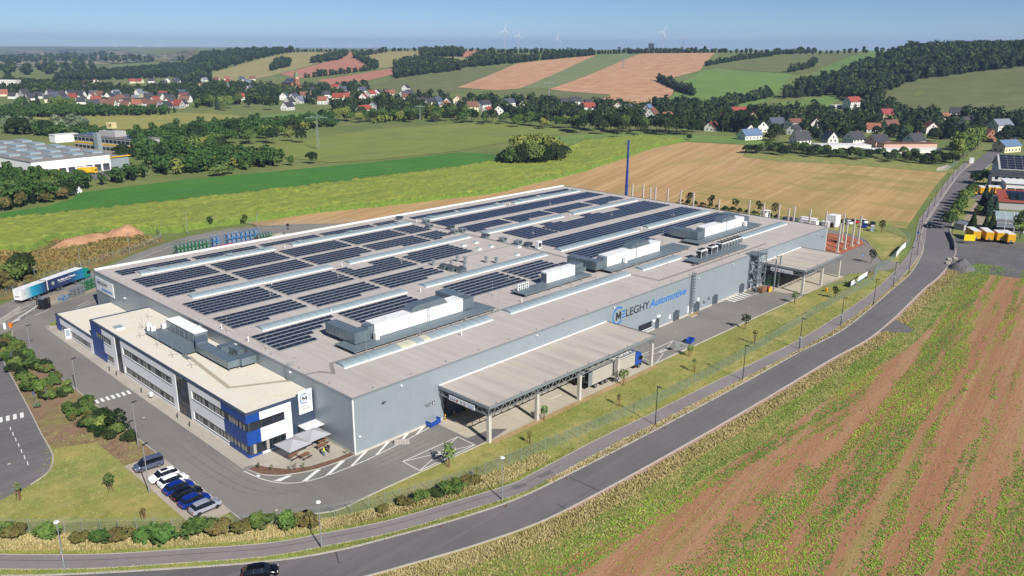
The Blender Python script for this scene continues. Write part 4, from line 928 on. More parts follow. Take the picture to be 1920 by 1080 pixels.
def letter_m(t, x, z, y, h, w):
    P = [(0, 0), (0, 1), (.27, 1), (.5, .5), (.73, 1), (1, 1), (1, 0), (.77, 0), (.77, .6), (.57, .16), (.43, .16), (.23, .6), (.23, 0)]
    MB().poly([(x+a*w, y-.02, z+b*h) for a, b in P]).build('lettering', 'logo_black', t)
t = thing('wall_lettering', 'big ring logo with black MELEGHY and blue Automotive letters on the long wall', 'lettering', (0, 0, 0))
ring_arc(MB(), 72.9, 7.25, 1.98, .4, rad(48), rad(318), -.115, -.09, 0).build('logo_ring', 'logo_blue', t)
letter_m(t, 72.05, 6.25, -.11, 1.86, 1.95)
mb = MB()
for z in (6.28, 7.0, 7.75): mb.poly([(74.3, -.11, z), (75.55, -.11, z), (75.7, -.11, z+.36), (74.45, -.11, z+.36)])
mb.build('logo_bars', 'logo_blue', t)
put_text(t, 'LEGHY', 75.95, 6.25, -.11, 1.86, 9.4, 'logo_black', .03)
put_text(t, 'Automotive', 85.3, 6.2, -.11, 1.86, 16.3, 'logo_blue', .045, .25)
def wall_door(x0, x1, z1, label, y=-.09):
    t = thing('steel_door', label, 'door', (x0, y, 0), 0, 'steel doors in the long wall'); w = x1-x0
    MB().box(0, w, -.05, .05, .05, z1).build('leaf', 'door_dark', t); MB().box(-.07, 0, -.07, .05, .0, z1+.07).box(w, w+.07, -.07, .05, 0, z1+.07).box(0, w, -.07, .05, z1, z1+.07).build('door_frame', 'steel_dark', t)
    MB().box(w*.85, w*.9, -.1, -.05, 1.0, 1.15).build('handle', 'galv', t); MB().box(w*.3, w*.55, -.35, .0, z1+.25, z1+.4).build('door_lamp', 'steel_dark', t)
wall_door(88.4, 89.9, 2.35, 'narrow dark steel door under a white sign box by the lettering')
wall_door(96.3, 98.9, 2.45, 'dark double steel door below the blue Automotive letters')
wall_door(105.9, 108.6, 2.45, 'dark steel door just right of the tall wall ladder')
wall_door(115.2, 117.8, 2.45, 'dark steel door beside the small wall louvres')
wall_door(129.6, 132.2, 2.45, 'dark steel door nearest the outside stair tower')
t = thing('strip_window', 'low dark strip window with bars at the corner of the canopy', 'window', (81.3, -.09, 0))
MB().box(0, 5.5, -.04, .04, 1.1, 2.65).build('window_frame', 'frame_dark', t)
for k in range(3): MB().box(.08+k*1.8, 1.74+k*1.8, -.06, -.04, 1.18, 2.57).build('pane', 'glass_dark', t)
mb = MB()
for x in np.arange(.2, 5.4, .28): mb.box(x, x+.04, -.12, -.09, 1.12, 2.62)
mb.build('grille', 'steel_dark', t); MB().box(-.1, 5.6, -.14, .0, .95, 1.1).build('sill', 'parapet_white', t)
for x, z, w, h, lab in ((88.6, 3.0, 1.5, .45, 'white light box above the narrow wall door'), (87.0, 2.2, 1.0, .5, 'small white notice beside the narrow wall door'), (94.2, 1.3, .5, 1.1, 'white electrical cabinet on the long wall'), (107.2, 3.0, .8, .8, 'white vent cover above the door by the wall ladder'), (102.6, .9, .5, 1.7, 'white cabinet at the foot of the wall ladder')):
    t = thing('wall_box', lab, 'wall box', (x, -.1, z)); MB().box(0, w, -.22, 0, 0, h).build('body', 'white_unit', t); MB().box(.05, w-.05, -.24, -.22, .05, h-.05).build('cover', 'sign_white', t)
for k, (x, z) in enumerate([(110.4, 1.5), (112.7, 2.0)]):
    t = thing('wall_louvre', 'small wall louvre with a slanted hood, %s of two' % ['left', 'right'][k], 'louvre', (x, -.1, z), 0); MB().box(0, 1.2, -.06, 0, 0, 1.0).build('frame', 'steel_grey', t); MB().poly([(0, -.05, 1), (1.2, -.05, 1), (1.2, -.6, .5), (0, -.6, .5)]).poly([(0, -.05, 1), (0, -.6, .5), (0, -.05, .5)]).poly([(1.2, -.05, 1), (1.2, -.05, .5), (1.2, -.6, .5)]).build('hood', 'steel_grey', t)
t = thing('wall_ladder', 'tall caged service ladder rising up the long wall past the roof', 'ladder', (103.8, -.12, 0)); mb = MB()
for x in (-.35, .35): mb.box(x-.04, x+.04, -.35, -.28, 0, HH+1.2).box(x-.04, x+.04, -.95, -.9, 2.4, HH+1.2)
mb.build('rail', 'steel_dark', t); mb = MB()
for z in np.arange(.4, HH+.8, .33): mb.box(-.31, .31, -.34, -.29, z, z+.04)
mb.build('rungs', 'steel_dark', t); mb = MB()
for z in np.arange(2.4, HH+1.1, .8): mb.box(-.42, -.38, -.95, -.3, z, z+.08).box(.38, .42, -.95, -.3, z, z+.08).box(-.42, .42, -.98, -.93, z, z+.08)
mb.build('cage_hoop', 'steel_dark', t); MB().box(-1.3, 1.2, -1.5, .0, 0, .15).build('base_slab', 'concrete_slab', t)
for k, x in enumerate((102.6, 103.5, 104.4, 105.2)):
    q = thing('guard_post', 'short yellow guard post at the foot of the wall ladder', 'bollard', (x, -1.5, 0.0), 0, 'yellow posts at the ladder'); MB().tube((0, 0, 0), (0, 0, 1.0), .09, n=8).build('post', 'yellow', q); MB().tube((0, 0, .35), (0, 0, .55), .093, n=8).build('band', 'black', q)
# flood lights and cameras on the wall
for k, (x, z) in enumerate([(10, 9.6), (45, 9.7), (71.0, 9.6), (107, 9.1), (124.5, 9.6), (138, 9.4), (178, 9.3), (.9, 3.2)]):
    q = thing('wall_flood_light', 'small white flood light high on the long silver wall', 'wall light', (x, -.1, z), 0, 'flood lights on the long wall'); MB().box(-.2, .2, -.35, -.05, 0, .22).build('housing', 'lamp_head', q); MB().box(-.05, .05, -.08, 0, .05, .15).build('bracket', 'steel_grey', q)
for k, (x, z) in enumerate([(6.0, 8.0), (136.6, 8.4), (182, 8.0)]):
    q = thing('security_camera', 'dark security camera on the long silver wall, %s' % ['near the office corner', 'left of the stair tower', 'at the far end'][k], 'camera', (x, -.1, z), 0); MB().bar((0, 0, 0), (0, -.5, .05), .06).build('arm', 'steel_dark', q); MB().box(-.3, .25, -.65, -.45, -.1, .12).build('housing', 'steel_dark', q)
t = thing('gate_lettering', 'small black gate number lettering beside the canopy corner', 'lettering', (0, 0, 0))
MB().box(17.0, 17.6, -.105, -.09, 3.6, 4.35).build('number_plate', 'logo_black', t); put_text(t, '3', 17.12, 3.72, -.13, .5, .34, 'sign_white')
put_text(t, 'GATE', 15.3, 4.0, -.11, .28, 1.4, 'logo_black'); put_text(t, 'TOR', 15.5, 3.6, -.11, .28, 1.0, 'logo_black')
# office-side wall sign
t = thing('wall_sign', 'wide white MELEGHY Automotive sign high on the dark end wall', 'sign', (-.12, 111.0, 5.6), -math.pi/2)
MB().box(0, 11.2, -.12, -.0, 0, 3.55).build('board', 'sign_white', t)
ring_arc(MB(), 1.7, 2.35, .8, .14, rad(48), rad(318), -.135, -.12).build('logo_ring', 'logo_blue', t)
letter_m(t, 1.3, 1.95, -.135, .8, .95); put_text(t, 'ELEGHY', 2.5, 1.95, -.135, .8, 5.2, 'logo_black', .015); put_text(t, 'Automotive', 3.4, .6, -.135, .85, 7.0, 'logo_blue', .02, .25)
for k, y in enumerate((92.6, 53.5, 38.4, 18.6)):
    q = thing('wall_flood_light', 'white flood light on the end wall above the office roof', 'wall light', (-.1, y, 9.7 if k else 7.2), 0, 'flood lights on the end wall'); MB().box(-.45, -.05, -.35, .35, 0, .22).build('housing', 'lamp_head', q); MB().box(-.1, 0, -.05, .05, .05, .15).build('bracket', 'steel_grey', q)
# ------------------------------------------------------------------ loading canopies
def canopy(label, x0, x1, y0, h, cols, sign_x=None, lamps=()):
    t = thing('loading_canopy', label, 'canopy', (x0, 0, 0)); L = x1-x0; D = -y0; ht = 1.15; zt = h-.35
    MB().box(0, L, -D, -.1, h-.16, h).build('roof_deck', 'roof_canopy', t)
    MB().box(-.15, L+.15, -D-.15, -D, h-.42, h+.12).build('fascia', 'steel_grey', t)
    MB().box(-.15, 0, -D, -.1, h-.42, h+.12).build('fascia', 'steel_grey', t); MB().box(L, L+.15, -D, -.1, h-.42, h+.12).build('fascia', 'steel_dark', t)
    MB().box(0, L, -.24, -.1, h, h+.16).build('wall_flashing', 'parapet_white', t)
    mb = MB()
    for x in np.arange(4, L, 4.2): mb.box(x-.01, x+.01, -D+.1, -.3, h+.001, h+.02)
    mb.build('roof_seam', 'walk_strip_pale', t)
    def truss(a, b, n, nm):
        mb = MB(); a = Vector(a); b = Vector(b)
        mb.bar(a, b, .18); mb.bar(a-Vector((0, 0, ht)), b-Vector((0, 0, ht)), .16)
        for k in range(n):
            p = a.lerp(b, k/n); q = a.lerp(b, (k+.5)/n); r = a.lerp(b, (k+1)/n); dn = Vector((0, 0, ht))
            mb.bar(p, q-dn, .1); mb.bar(q-dn, r, .1)
        mb.bar(a, a-dn, .14); mb.bar(b, b-dn, .14); mb.build(nm, 'steel_grey', t)
    z = h-.5
    truss((.1, -D+.2, z), (L-.1, -D+.2, z), int(L/1.9), 'edge_truss')
    truss((.1, -D+.3, z), (.1, -.2, z), 6, 'end_truss'); truss((L-.1, -D+.3, z), (L-.1, -.2, z), 6, 'end_truss')
    for x in cols[1:-1]: truss((x-x0, -D+.4, z), (x-x0, -.2, z), 6, 'cross_truss')
    cm = MB().box(-.32, .32, -.32, .32, 0, h-1.72).box(-.2, .2, -.2, .2, h-1.72, h-1.6).mesh('column', 'concrete_column')
    for x in cols: inst('column', cm, t, (x-x0, -D+.45, 0))
    for x in np.arange(2, L, 6.4): MB().tube((x, -D+.25, h), (x, -D+.25, h+.25), .06, n=6).build('rain_outlet', 'steel_dark', t)
    return t
canopy('large front loading canopy on concrete columns with truss edge', 18.6, 68.5, -13.15, 6.93, [19.0, 31.4, 43.7, 56.0, 68.1])
canopy('smaller loading canopy at the far end of the front wall', 141.5, 167.1, -13.15, 6.93, [142.0, 154.3, 166.6])
# dark door panels with black surrounds, flat on the wall under the canopies
for x0, x1 in ((19.6, 67.8), (142.6, 166.4)):
    n = int((x1-x0)/6.0)
    for k in range(n):
        xx = x0+.6+k*(x1-x0)/n
        t = thing('dock_door', 'dark roller dock door under the canopy at the long wall', 'dock door', (xx, -.09, 0), 0, 'dock doors under the canopies'); MB().box(0, 4.4, -.06, .0, .05, 4.9).build('shutter', 'door_dark', t); MB().box(-.35, 0, -.3, 0, 0, 5.2).box(4.4, 4.75, -.3, 0, 0, 5.2).box(0, 4.4, -.3, 0, 4.9, 5.2).build('dock_seal', 'black', t)
def canopy_sign(label, x, y0, y1, z):
    t = thing('canopy_sign', label, 'sign', (x, y0, z), -math.pi/2); w = y0-y1
    MB().box(0, w, -.06, 0, 0, .95).build('board', 'sign_white', t); MB().box(0, w, -.065, -.06, .62, .68).build('rule', 'logo_blue', t)
    for a in (.5, 1.0, 1.5): MB().box(a-.14, a+.14, -.07, -.06, .2, .5).build('pictogram', 'logo_black', t)
    MB().tube((2.1, -.06, .36), (2.1, -.075, .36), .25, n=18).build('stop_symbol', 'red', t)
    for a in (3.2, 4.0): MB().tube((a, -.06, .4), (a, -.075, .4), .17, n=12).build('pictogram', 'navy_cladding', t)
    for z_ in (.12, .34): MB().box(4.8, 6.2, -.07, -.06, z_, z_+.07).build('text_line', 'logo_blue', t)
    MB().box(2.9, 4.4, -.07, -.06, .1, .16).build('text_line', 'red', t)
canopy_sign('long white safety banner with pictograms on the near end of the large canopy', 18.42, -3.2, -9.8, 5.25)
canopy_sign('long white safety banner on the near end of the smaller canopy', 141.3, -3.2, -9.8, 5.25)
for k, (x, y) in enumerate([(19.4, -.9), (21.5, -1.0), (24.4, -1.2)]):
    q = thing('guard_post', 'yellow and black guard post at the canopy entrance, %s' % ['in the sun', 'second, in the shade', 'third, in the shade'][k], 'bollard', (x, y, .008), 0); MB().tube((0, 0, 0), (0, 0, 1.2), .11, n=8).build('post', 'yellow', q)
    for z in (.3, .75): MB().tube((0, 0, z), (0, 0, z+.18), .113, n=8).build('band', 'black', q)
# ------------------------------------------------------------------ stair tower at the wall
t = thing('stair_tower', 'galvanised outside stair tower reaching the roof beside the smaller canopy', 'stairs', (134.2, -.15, 0))
mb = MB()
for x in (0, 4.6):
    for y in (-.1, -2.7): mb.box(x-.09, x+.09, y-.09, y+.09, 0, HH+.6)
mb.build('post', 'galv', t)
for k in range(4):
    z = 2.6*(k+1)
    MB().box(-.2, 1.2, -2.8, 0, z-.08, z).box(3.4, 4.8, -2.8, 0, z-.08, z).build('landing', 'deck_grate', t)
    mb = MB(); a, b_ = (1.2, 3.4) if k % 2 == 0 else (3.4, 1.2); y = -2.0 if k % 2 == 0 else -.7; z0 = z-2.6
    mb.bar((a, y-.55, z0+.1), (b_, y-.55, z), .08, .25); mb.bar((a, y+.55, z0+.1), (b_, y+.55, z), .08, .25)
    for s_ in range(9):
        u = s_/8; mb.box(a+(b_-a)*u-.14, a+(b_-a)*u+.14, y-.5, y+.5, z0+.1+(z-z0-.1)*u-.02, z0+.1+(z-z0-.1)*u+.02)
    mb.build('flight', 'galv', t); mb = MB()
    for zz in (z+.5, z+1.05):
        mb.box(-.2, 4.8, -2.83, -2.78, zz, zz+.05).box(-.22, -.17, -2.8, 0, zz, zz+.05).box(4.78, 4.83, -2.8, 0, zz, zz+.05)
    for x in np.arange(-.2, 4.9, .62): mb.box(x-.02, x+.02, -2.83, -2.79, z, z+1.05)
    mb.build('railing', 'galv', t)
for k in range(2):
    mb = MB().bar((0, -2.7, .2+k*5.2), (4.6, -2.7, 5.2+k*5.2), .1).bar((4.6, -2.7, .2+k*5.2), (4.6, -.1, 5.2+k*5.2), .1); mb.build('brace', 'galv', t)
MB().box(-.2, 4.8, -2.8, 1.6, HH+.05, HH+.13).build('roof_landing', 'deck_grate', t)
mb = MB()
for zz in (HH+.6, HH+1.15): mb.box(-.2, -.15, -2.8, 1.6, zz, zz+.05).box(4.75, 4.8, -2.8, 1.6, zz, zz+.05)
mb.build('railing', 'galv', t)
for k, (x, h_) in enumerate(((140.2, 9.0), (142.9, 9.6))):
    t = thing('pipe_mast', 'tall grey steel mast standing between stair tower and canopy, %s of two' % ['left', 'right'][k], 'mast', (x, -5.2-.0*k, 0)); mb = MB().box(-.16, .16, -.16, .16, 0, h_)
    mb.build('post', 'steel_grey', t)
    MB().bar((0, 0, h_-.1), (-1.9, .2, h_+.1), .14).box(-2.3, -1.7, .05, .35, h_+.02, h_+.18).build('lamp_arm', 'steel_dark', t)
# ------------------------------------------------------------------ office building
OX, OY0, OY1, OH = -13.0, 11.6, 79.4, 8.14
off = thing('office_building', 'two-storey white and blue office building with flat beige roof', 'office', (0, 0, 0))
MB().box(OX+.3, -.16, OY0+.3, OY1-.05, 0, OH-.5).build('wall', 'wall_core', off)
MB().box(OX+.25, -.16, OY0+.25, OY1-.25, OH-.45, OH-.18).build('roof', 'roof_office', off)
mb = MB().box(OX-.06, OX+.3, OY0-.06, OY1+.06, OH-.42, OH).box(OX+.3, -.16, OY0-.06, OY0+.3, OH-.42, OH).box(OX+.3, -.16, OY1-.3, OY1+.06, OH-.42, OH)
mb.build('parapet', 'navy_trim', off)
def fl(y0, y1, z0, z1, mt, x=OX, d=.28, par=off):          # facade piece on the long side
    MB().box(x, x+d, y0, y1, z0, z1).build('facade_panel', mt, par)
def ff(x0, x1, z0, z1, mt, y=OY0, d=.28):         # facade piece on the front
    MB().box(x0, x1, y, y+d, z0, z1).build('facade_panel', mt, off)
ZB, Z0a, Z0b, Z1a, Z1b, ZT = .0, .72, 2.3, 4.72, 6.32, OH-.42
g_ = .004
# corner block with blue end (rear), y 66..79.4
fl(73.0, 79.4, Z1b, ZT, 'blue_cladding'); fl(76.9, 79.4, Z1a, Z1b, 'blue_cladding'); fl(72.6, 79.4, Z0b, Z1a, 'blue_cladding'); fl(71.9, 79.4, ZB, Z0b, 'blue_cladding')
fl(66.0, 72.996, Z1b, ZT, 'white_cladding'); fl(66.0, 68.25, Z1a, Z1b, 'white_cladding'); fl(66, 72.596, Z0b, Z1a, 'white_cladding'); fl(66, 68, ZB, Z0b, 'white_cladding'); fl(68, 71.896, ZB, Z0a, 'white_cladding')
# middle part y 37.6..63
fl(37.6, 63.0, Z1b, ZT, 'white_cladding'); fl(37.6, 63, Z0b, Z1a, 'white_cladding'); fl(37.6, 63, ZB, Z0a, 'white_cladding')
for a, b in ((37.6, 39.3), (62.1, 63.0)): fl(a, b, Z1a, Z1b, 'white_cladding'); fl(a, b, Z0a, Z0b, 'white_cladding')
# front part y 11.6..32.4
fl(20.1, 32.4, Z1b, ZT, 'white_cladding'); fl(19.4, 32.4, Z0b, Z1a, 'white_cladding'); fl(18.2, 32.4, ZB, Z0a, 'white_cladding')
for z_ in (Z1a, Z0a): fl(31.2, 32.4, z_, Z1b if z_ == Z1a else Z0b, 'white_cladding')
fl(OY0, 20.096, Z1b, ZT, 'blue_cladding'); fl(OY0, 19.396, Z0b, Z1a, 'blue_cladding'); fl(OY0, 18.196, ZB, Z0a, 'blue_cladding')
# front face
ff(OX+.28, -10.5, Z1b, ZT, 'blue_cladding'); ff(OX+.28, -10.5, Z0b, Z1a, 'blue_cladding'); ff(OX+.28, -10.5, ZB, .35, 'blue_cladding')
ff(-10.496, -4.6, Z1b, ZT, 'white_cladding'); ff(-5.9, -4.6, .0, Z1b, 'white_cladding'); ff(-10.496, -5.904, Z0b, Z1a, 'white_cladding'); ff(-10.496, -7.1, ZB, .35, 'white_cladding')
for k in range(9): MB().box(-4.596, -.16, OY0, OY0+.28, k*.86, k*.86+.85).build('facade_panel', 'navy_cladding', off)
# rear face
MB().box(OX+.3, -.16, OY1-.2, OY1, 4.1, ZT).build('facade_panel', 'blue_cladding', off)
# windows
def win_mesh(w, h, tilt=False):
    mb = MB().box(0, .06, 0, .08, 0, h).box(w-.06, w, 0, .08, 0, h).box(.06, w-.06, 0, .08, 0, .06).box(.06, w-.06, 0, .08, h-.06, h)
    return mb.mesh('window', 'frame_dark')
WM = {}
def window(par, p, w, h, rz, blind=.0):
    k = (round(w, 2), round(h, 2))
    if k not in WM: WM[k] = (win_mesh(w, h), MB().box(.06, w-.06, .03, .05, .06, h-.06).mesh('pane', 'glass_dark'), MB().box(.1, w*.55, .012, .028, .1, h-.08).mesh('blind', 'blind'), MB().box(.07, w-.07, .012, .028, .1, h-.08).mesh('blind', 'blind'))
    o = inst('window', WM[k][0], par, p, rz=rz); inst('pane', WM[k][1], o)
    if blind > 0: inst('blind', WM[k][2 if blind < .7 else 3], o)
    return o
def band(par, y0, y1, z0, z1, n, x=OX+.14):
    w = (y1-y0)/n
    for k in range(n): window(par, (x, y1-k*w-.01, z0+.01), w-.02, z1-z0-.02, -math.pi/2, rnd.choice([0, .5, .5, .5, .9, .5]))
    MB().box(OX-.07, x+.1, y0, y1, z0-.08, z0-.002).build('sill', 'navy_trim', par)
    MB().box(x+.12, x+.16, y0, y1, z0, z1).build('reveal', 'black', par)
band(off, 39.3, 62.1, Z1a, Z1b, 19); band(off, 39.3, 62.1, Z0a, Z0b, 19)
band(off, 11.9, 31.2, Z1a, Z1b, 16); band(off, 11.9, 31.2, Z0a, Z0b, 16)
band(off, 68.25, 76.9, Z1a, Z1b, 7); band(off, 68, 71.9, Z0a, Z0b, 3)
for k in range(3):
    window(off, (-12.3+k*2.13, OY0+.12, Z1a), 2.11, 1.58, 0, 0)
MB().box(-12.72, -12.3, OY0+.05, OY0+.2, Z1a, Z1b).build('mullion', 'frame_dark', off)
for k in range(4): window(off, (-12.1+k*1.2, OY0+.12, .36), 1.15, 1.9, 0, .5 if k in (0, 2) else 0)
MB().box(-12.72, -12.12, OY0+.05, OY0+.2, .36, Z0b).build('mullion', 'frame_dark', off)
MB().box(-12.72, -5.9, OY0+.22, OY0+.28, .36, Z1b).build('reveal', 'black', off)
d_ = MB().box(-7.05, -5.95, OY0+.06, OY0+.12, .05, 2.25).build('door', 'frame_dark', off); MB().box(-6.95, -6.05, OY0+.04, OY0+.06, .2, 2.1).build('pane', 'glass_dark', d_); MB().box(-6.2, -6.14, OY0-.0, OY0+.04, .9, 1.3).build('handle', 'galv', d_)
MB().box(-6.9, -6.0, OY0+.05, OY0+.28, 2.26, Z0b).build('facade_panel', 'frame_dark', off)
# glazed stair shafts
def shaft(y0, y1, rows):
    MB().box(OX+.1, OX+.28, y0, y1, 0, ZT).build('stair_glazing', 'frame_dark', off)
    n = 2 if y1-y0 < 4 else 3; w = (y1-y0)/n
    for k in range(n):
        for r in range(rows): MB().box(OX+.07, OX+.1, y0+k*w+.06, y0+(k+1)*w-.06, .15+r*ZT/rows, (r+1)*ZT/rows-.05).build('pane', 'glass_dark' if (k+r) % 3 else 'navy_cladding', off)
shaft(63.0, 66.0, 4); shaft(32.4, 37.6, 4)
# roof items
def rm(L, w, mt): 
    a, b, z = Vector(L[0]), Vector(L[1]), OH-L[2]; n_ = Vector((-(b-a).y, (b-a).x)).normalized()*w/2
    MB().poly([(*(a+n_), z), (*(a-n_), z), (*(b-n_), z), (*(b+n_), z)]).build('walkway_mat', mt, off)
rm([(-7.6, 43), (-9.4, 23.6), .172], .8, 'walk_strip_pale'); rm([(-9.5, 23.9), (-.4, 19.2), .168], .8, 'walk_strip_pale')
low = thing('office_annex', 'single-storey white office annex with beige roof and blue end', 'office', (0, 0, 0))
MB().box(OX+.3, -.16, OY1+.1, 102.8, 0, 3.6).build('wall', 'wall_core', low)
MB().box(OX+.25, -.16, OY1+.06, 102.9, 3.6, 3.86).build('roof', 'roof_office', low)
MB().box(OX-.05, OX+.28, OY1+.08, 103.1, 3.6, 4.0).box(OX+.28, -.16, 102.85, 103.1, 3.6, 4.0).build('parapet', 'navy_trim', low)
fl(OY1+.08, 100.2, 2.05, 3.6, 'white_cladding', par=low); fl(OY1+.08, 100.2, 0, .5, 'white_cladding', par=low); fl(OY1+.08, 81.2, .5, 2.05, 'white_cladding', par=low)
fl(100.204, 103.0, 0, 3.6, 'blue_cladding', par=low); MB().box(OX+.28, -.16, 102.8, 103.0, 0, 3.6).build('facade_panel', 'blue_cladding', low)
band(low, 81.2, 93.6, .5, 2.0, 10); band(low, 96.4, 100.2, .5, 2.0, 3)
d_ = MB().box(OX+.1, OX+.18, 93.7, 96.3, .05, 2.4).build('door', 'white_cladding', low); MB().box(OX+.06, OX+.1, 93.9, 96.1, .3, 2.2).build('pane', 'glass_dark', d_)
d_ = MB().box(-1.1, 0, -.03, .03, 0, 2.4).build('door_leaf', 'white_cladding', low, loc=(OX-.02, 93.7, .1), rz=rad(-10)); MB().box(-1.0, -.1, -.05, .05, .5, 2.2).build('pane', 'skylight', d_)
# logo board on the front
t = thing('logo_board', 'tall white MELEGHY Automotive logo board on the navy front corner', 'sign', (-3.2, OY0-.1, 4.75))
MB().box(0, 2.65, -.14, 0.02, 0, 4.25).build('board', 'sign_white', t)
ring_arc(MB(), 1.15, 2.75, .84, .22, rad(55), rad(305), -.155, -.14).build('logo_ring', 'logo_blue', t)
letter_m(t, .72, 2.35, -.155, .82, .95); mb = MB()
for z in (2.3, 2.68, 3.06): mb.box(1.98, 2.45, -.155, -.14, z, z+.16)
mb.build('logo_bars', 'logo_blue', t)
put_text(t, 'MELEGHY', .3, 1.2, -.155, .3, 2.05, 'logo_black'); put_text(t, 'Automotive', .45, .72, -.155, .28, 1.8, 'logo_black', 0, .25)
# rooftop plant of the office
ZR = OH-.18
t = thing('office_ventilation_unit', 'silver ventilation unit with walkway and branching duct on the office roof', 'ventilation unit', (0, 0, ZR))
MB().box(-8.3, -4.2, 43.6, 61.6, .55, .62).build('service_deck', 'deck_grate', t); legs(t, [(x, y) for x in (-8, -4.6) for y in np.arange(44.2, 61.5, 3.4)], 0, .55, .04)
mb = MB().box(-4.1, -1.4, 47.6, 60.6, .5, 2.6)
for y in np.arange(49.2, 60, 1.6): mb.box(-4.14, -1.36, y-.03, y+.03, .48, 2.63, 1)
mb.build('casing', ['galv', 'seam'], t)
mb = MB().box(-4.2, -1.3, 47.5, 60.7, 2.6, 2.68)
for y in np.arange(48, 60.6, .8): mb.box(-4.2, -1.3, y-.04, y+.04, 2.68, 2.72)
mb.build('casing_top', 'white_unit', t)
for k in range(6): MB().box(-4.2, -4.1, 48+k*2.1, 49.6+k*2.1, .7, 2.4).build('access_door', 'galv', t)
mb = MB().prism([(-4.1, 47.5), (-1.5, 47.5), (-3.4, 43.6), (-5.8, 43.6)], .6, 2.2); mb.build('duct_bend', 'duct', t)
duct_box(t, -5.9, -3.5, 30.6, 43.6, .6, 1.9, 'y'); duct_box(t, -3.5, -.5, 30.0, 32.4, .6, 2.0, 'x'); duct_box(t, -3.4, -.6, 38.0, 39.8, .7, 2.1, 'x'); duct_box(t, -1.9, -.5, 34.6, 38.0, .7, 2.0, 'y')
legs(t, [(-5.6, y) for y in np.arange(31, 43.5, 2.5)]+[(-3.8, y) for y in np.arange(31, 43.5, 2.5)], 0, .6, .04)
mb = MB()
for x in (-8.6, -7.9): mb.bar((x, 41.6, .05), (x, 43.7, .6), .06); mb.bar((x, 41.6, 1.0), (x, 43.7, 1.5), .04)
for k in range(5): mb.box(-8.6, -7.9, 41.8+k*.42, 42.1+k*.42, .1+k*.12, .13+k*.12)
mb.build('steps', 'galv', t)
for k, (x, y) in enumerate([(-7.3, 61.9), (-6.9, 60.9), (-4.6, 60.9)]):
    q = thing('condenser_unit', 'white heat pump box at the end of the office roof walkway, %s' % ['outermost', 'second', 'beside the silver unit'][k], 'air conditioner', (x, y, ZR+.62), 0, 'heat pumps on the office roof'); MB().box(-.45, .45, -.4, .4, .08, 1.7 if k == 0 else 1.1).build('casing', 'white_unit', q); MB().box(-.4, -.3, -.35, .35, 0, .08).box(.3, .4, -.35, .35, 0, .08).build('foot', 'steel_dark', q); MB().tube((-.47, 0, .6), (-.45, 0, .6), .3, n=14).build('fan_grille', 'steel_dark', q)
q = thing('office_rooflight', 'flat white rooflight near the rear of the office roof', 'rooflight', (-10.6, 69.6, ZR)); MB().box(-.9, .9, -1.1, 1.1, 0, .3).build('curb', 'parapet_white', q); MB().box(-.8, .8, -1.0, 1.0, .3, .42).build('pane', 'skylight', q)
for k, (x, y) in enumerate([(-7, 66), (-9.5, 61), (-9.2, 53.4), (-9.6, 45.6), (-9.4, 38), (-3.2, 72)]): mast(x, y, ZR, 3.0, 'slender lightning rod on a tripod standing on the beige office roof')
t = thing('roof_access_ladder', 'short ladder with rails from the office roof up to the hall roof', 'ladder', (-.6, 18.6, ZR)); mb = MB()
for y in (-.3, .3): mb.box(-.03, .03, y-.03, y+.03, 0, 3.9).bar((0, y, 3.4), (1.4, y, 3.4), .05)
for z in np.arange(.3, 3.4, .33): mb.box(-.03, .03, -.3, .3, z, z+.04)
mb.build('frame', 'galv', t)
# terrace roof, parasols, tables, people
t = thing('terrace_shelter', 'small ribbed white lean-to roof over the terrace door', 'shelter', (-3.6, OY0-.05, 0)); mb = MB().box(0, 4.4, -2.8, 0, 2.75, 2.82)
for k in range(12): mb.box(.1+k*.37, .22+k*.37, -2.85, 0, 2.82, 2.88)
mb.build('roof', 'white_unit', t)
for x in (.08, 4.3): MB().box(x-.06, x+.06, -2.75, -2.63, .06, 2.75).build('post', 'frame_dark', t)
MB().box(0, 4.4, -.04, 0, .1, 2.7).build('rear_glazing', 'glass_dark', t); MB().box(.0, .05, -2.6, -.1, .1, 2.6).build('side_pane', 'frame_dark', t)
def parasol(x, y, rz, label):
    t = thing('parasol', label, 'parasol', (x, y, .06), rz, 'terrace parasols'); s, z0, z1 = 2.25, 2.35, 3.2; mb = MB(); c_ = [(-s, -s), (s, -s), (s, s), (-s, s)]
    for k in range(4):
        a, b = c_[k], c_[(k+1) % 4]; md = ((a[0]+b[0])/2*.97, (a[1]+b[1])/2*.97)
        mb.poly([(a[0], a[1], z0), (md[0], md[1], z0-.02), (0, 0, z1)]); mb.poly([(md[0], md[1], z0-.02), (b[0], b[1], z0), (0, 0, z1)])
    for a in c_: mb.poly([(a[0], a[1], z0), (0, 0, z1), (0, 0, z1-.03), (a[0], a[1], z0-.03)])
    mb.build('canopy', 'umbrella', t, fix=False)
    MB().tube((0, 0, 0), (0, 0, z1-.05), .05, n=8).build('pole', 'lamp_silver', t); MB().box(-.45, .45, -.45, .45, 0, .12).build('base', 'kerb', t)
    mb = MB()
    for a in c_: mb.bar((a[0]*.96, a[1]*.96, z0-.04), (0, 0, z1-.1), .035)
    mb.build('ribs', 'lamp_silver', t)
parasol(-7.4, 7.0, rad(4), 'grey square parasol in front of the office door, left of two')
parasol(-3.2, 7.6, rad(3), 'grey square parasol by the terrace shelter, right of two')
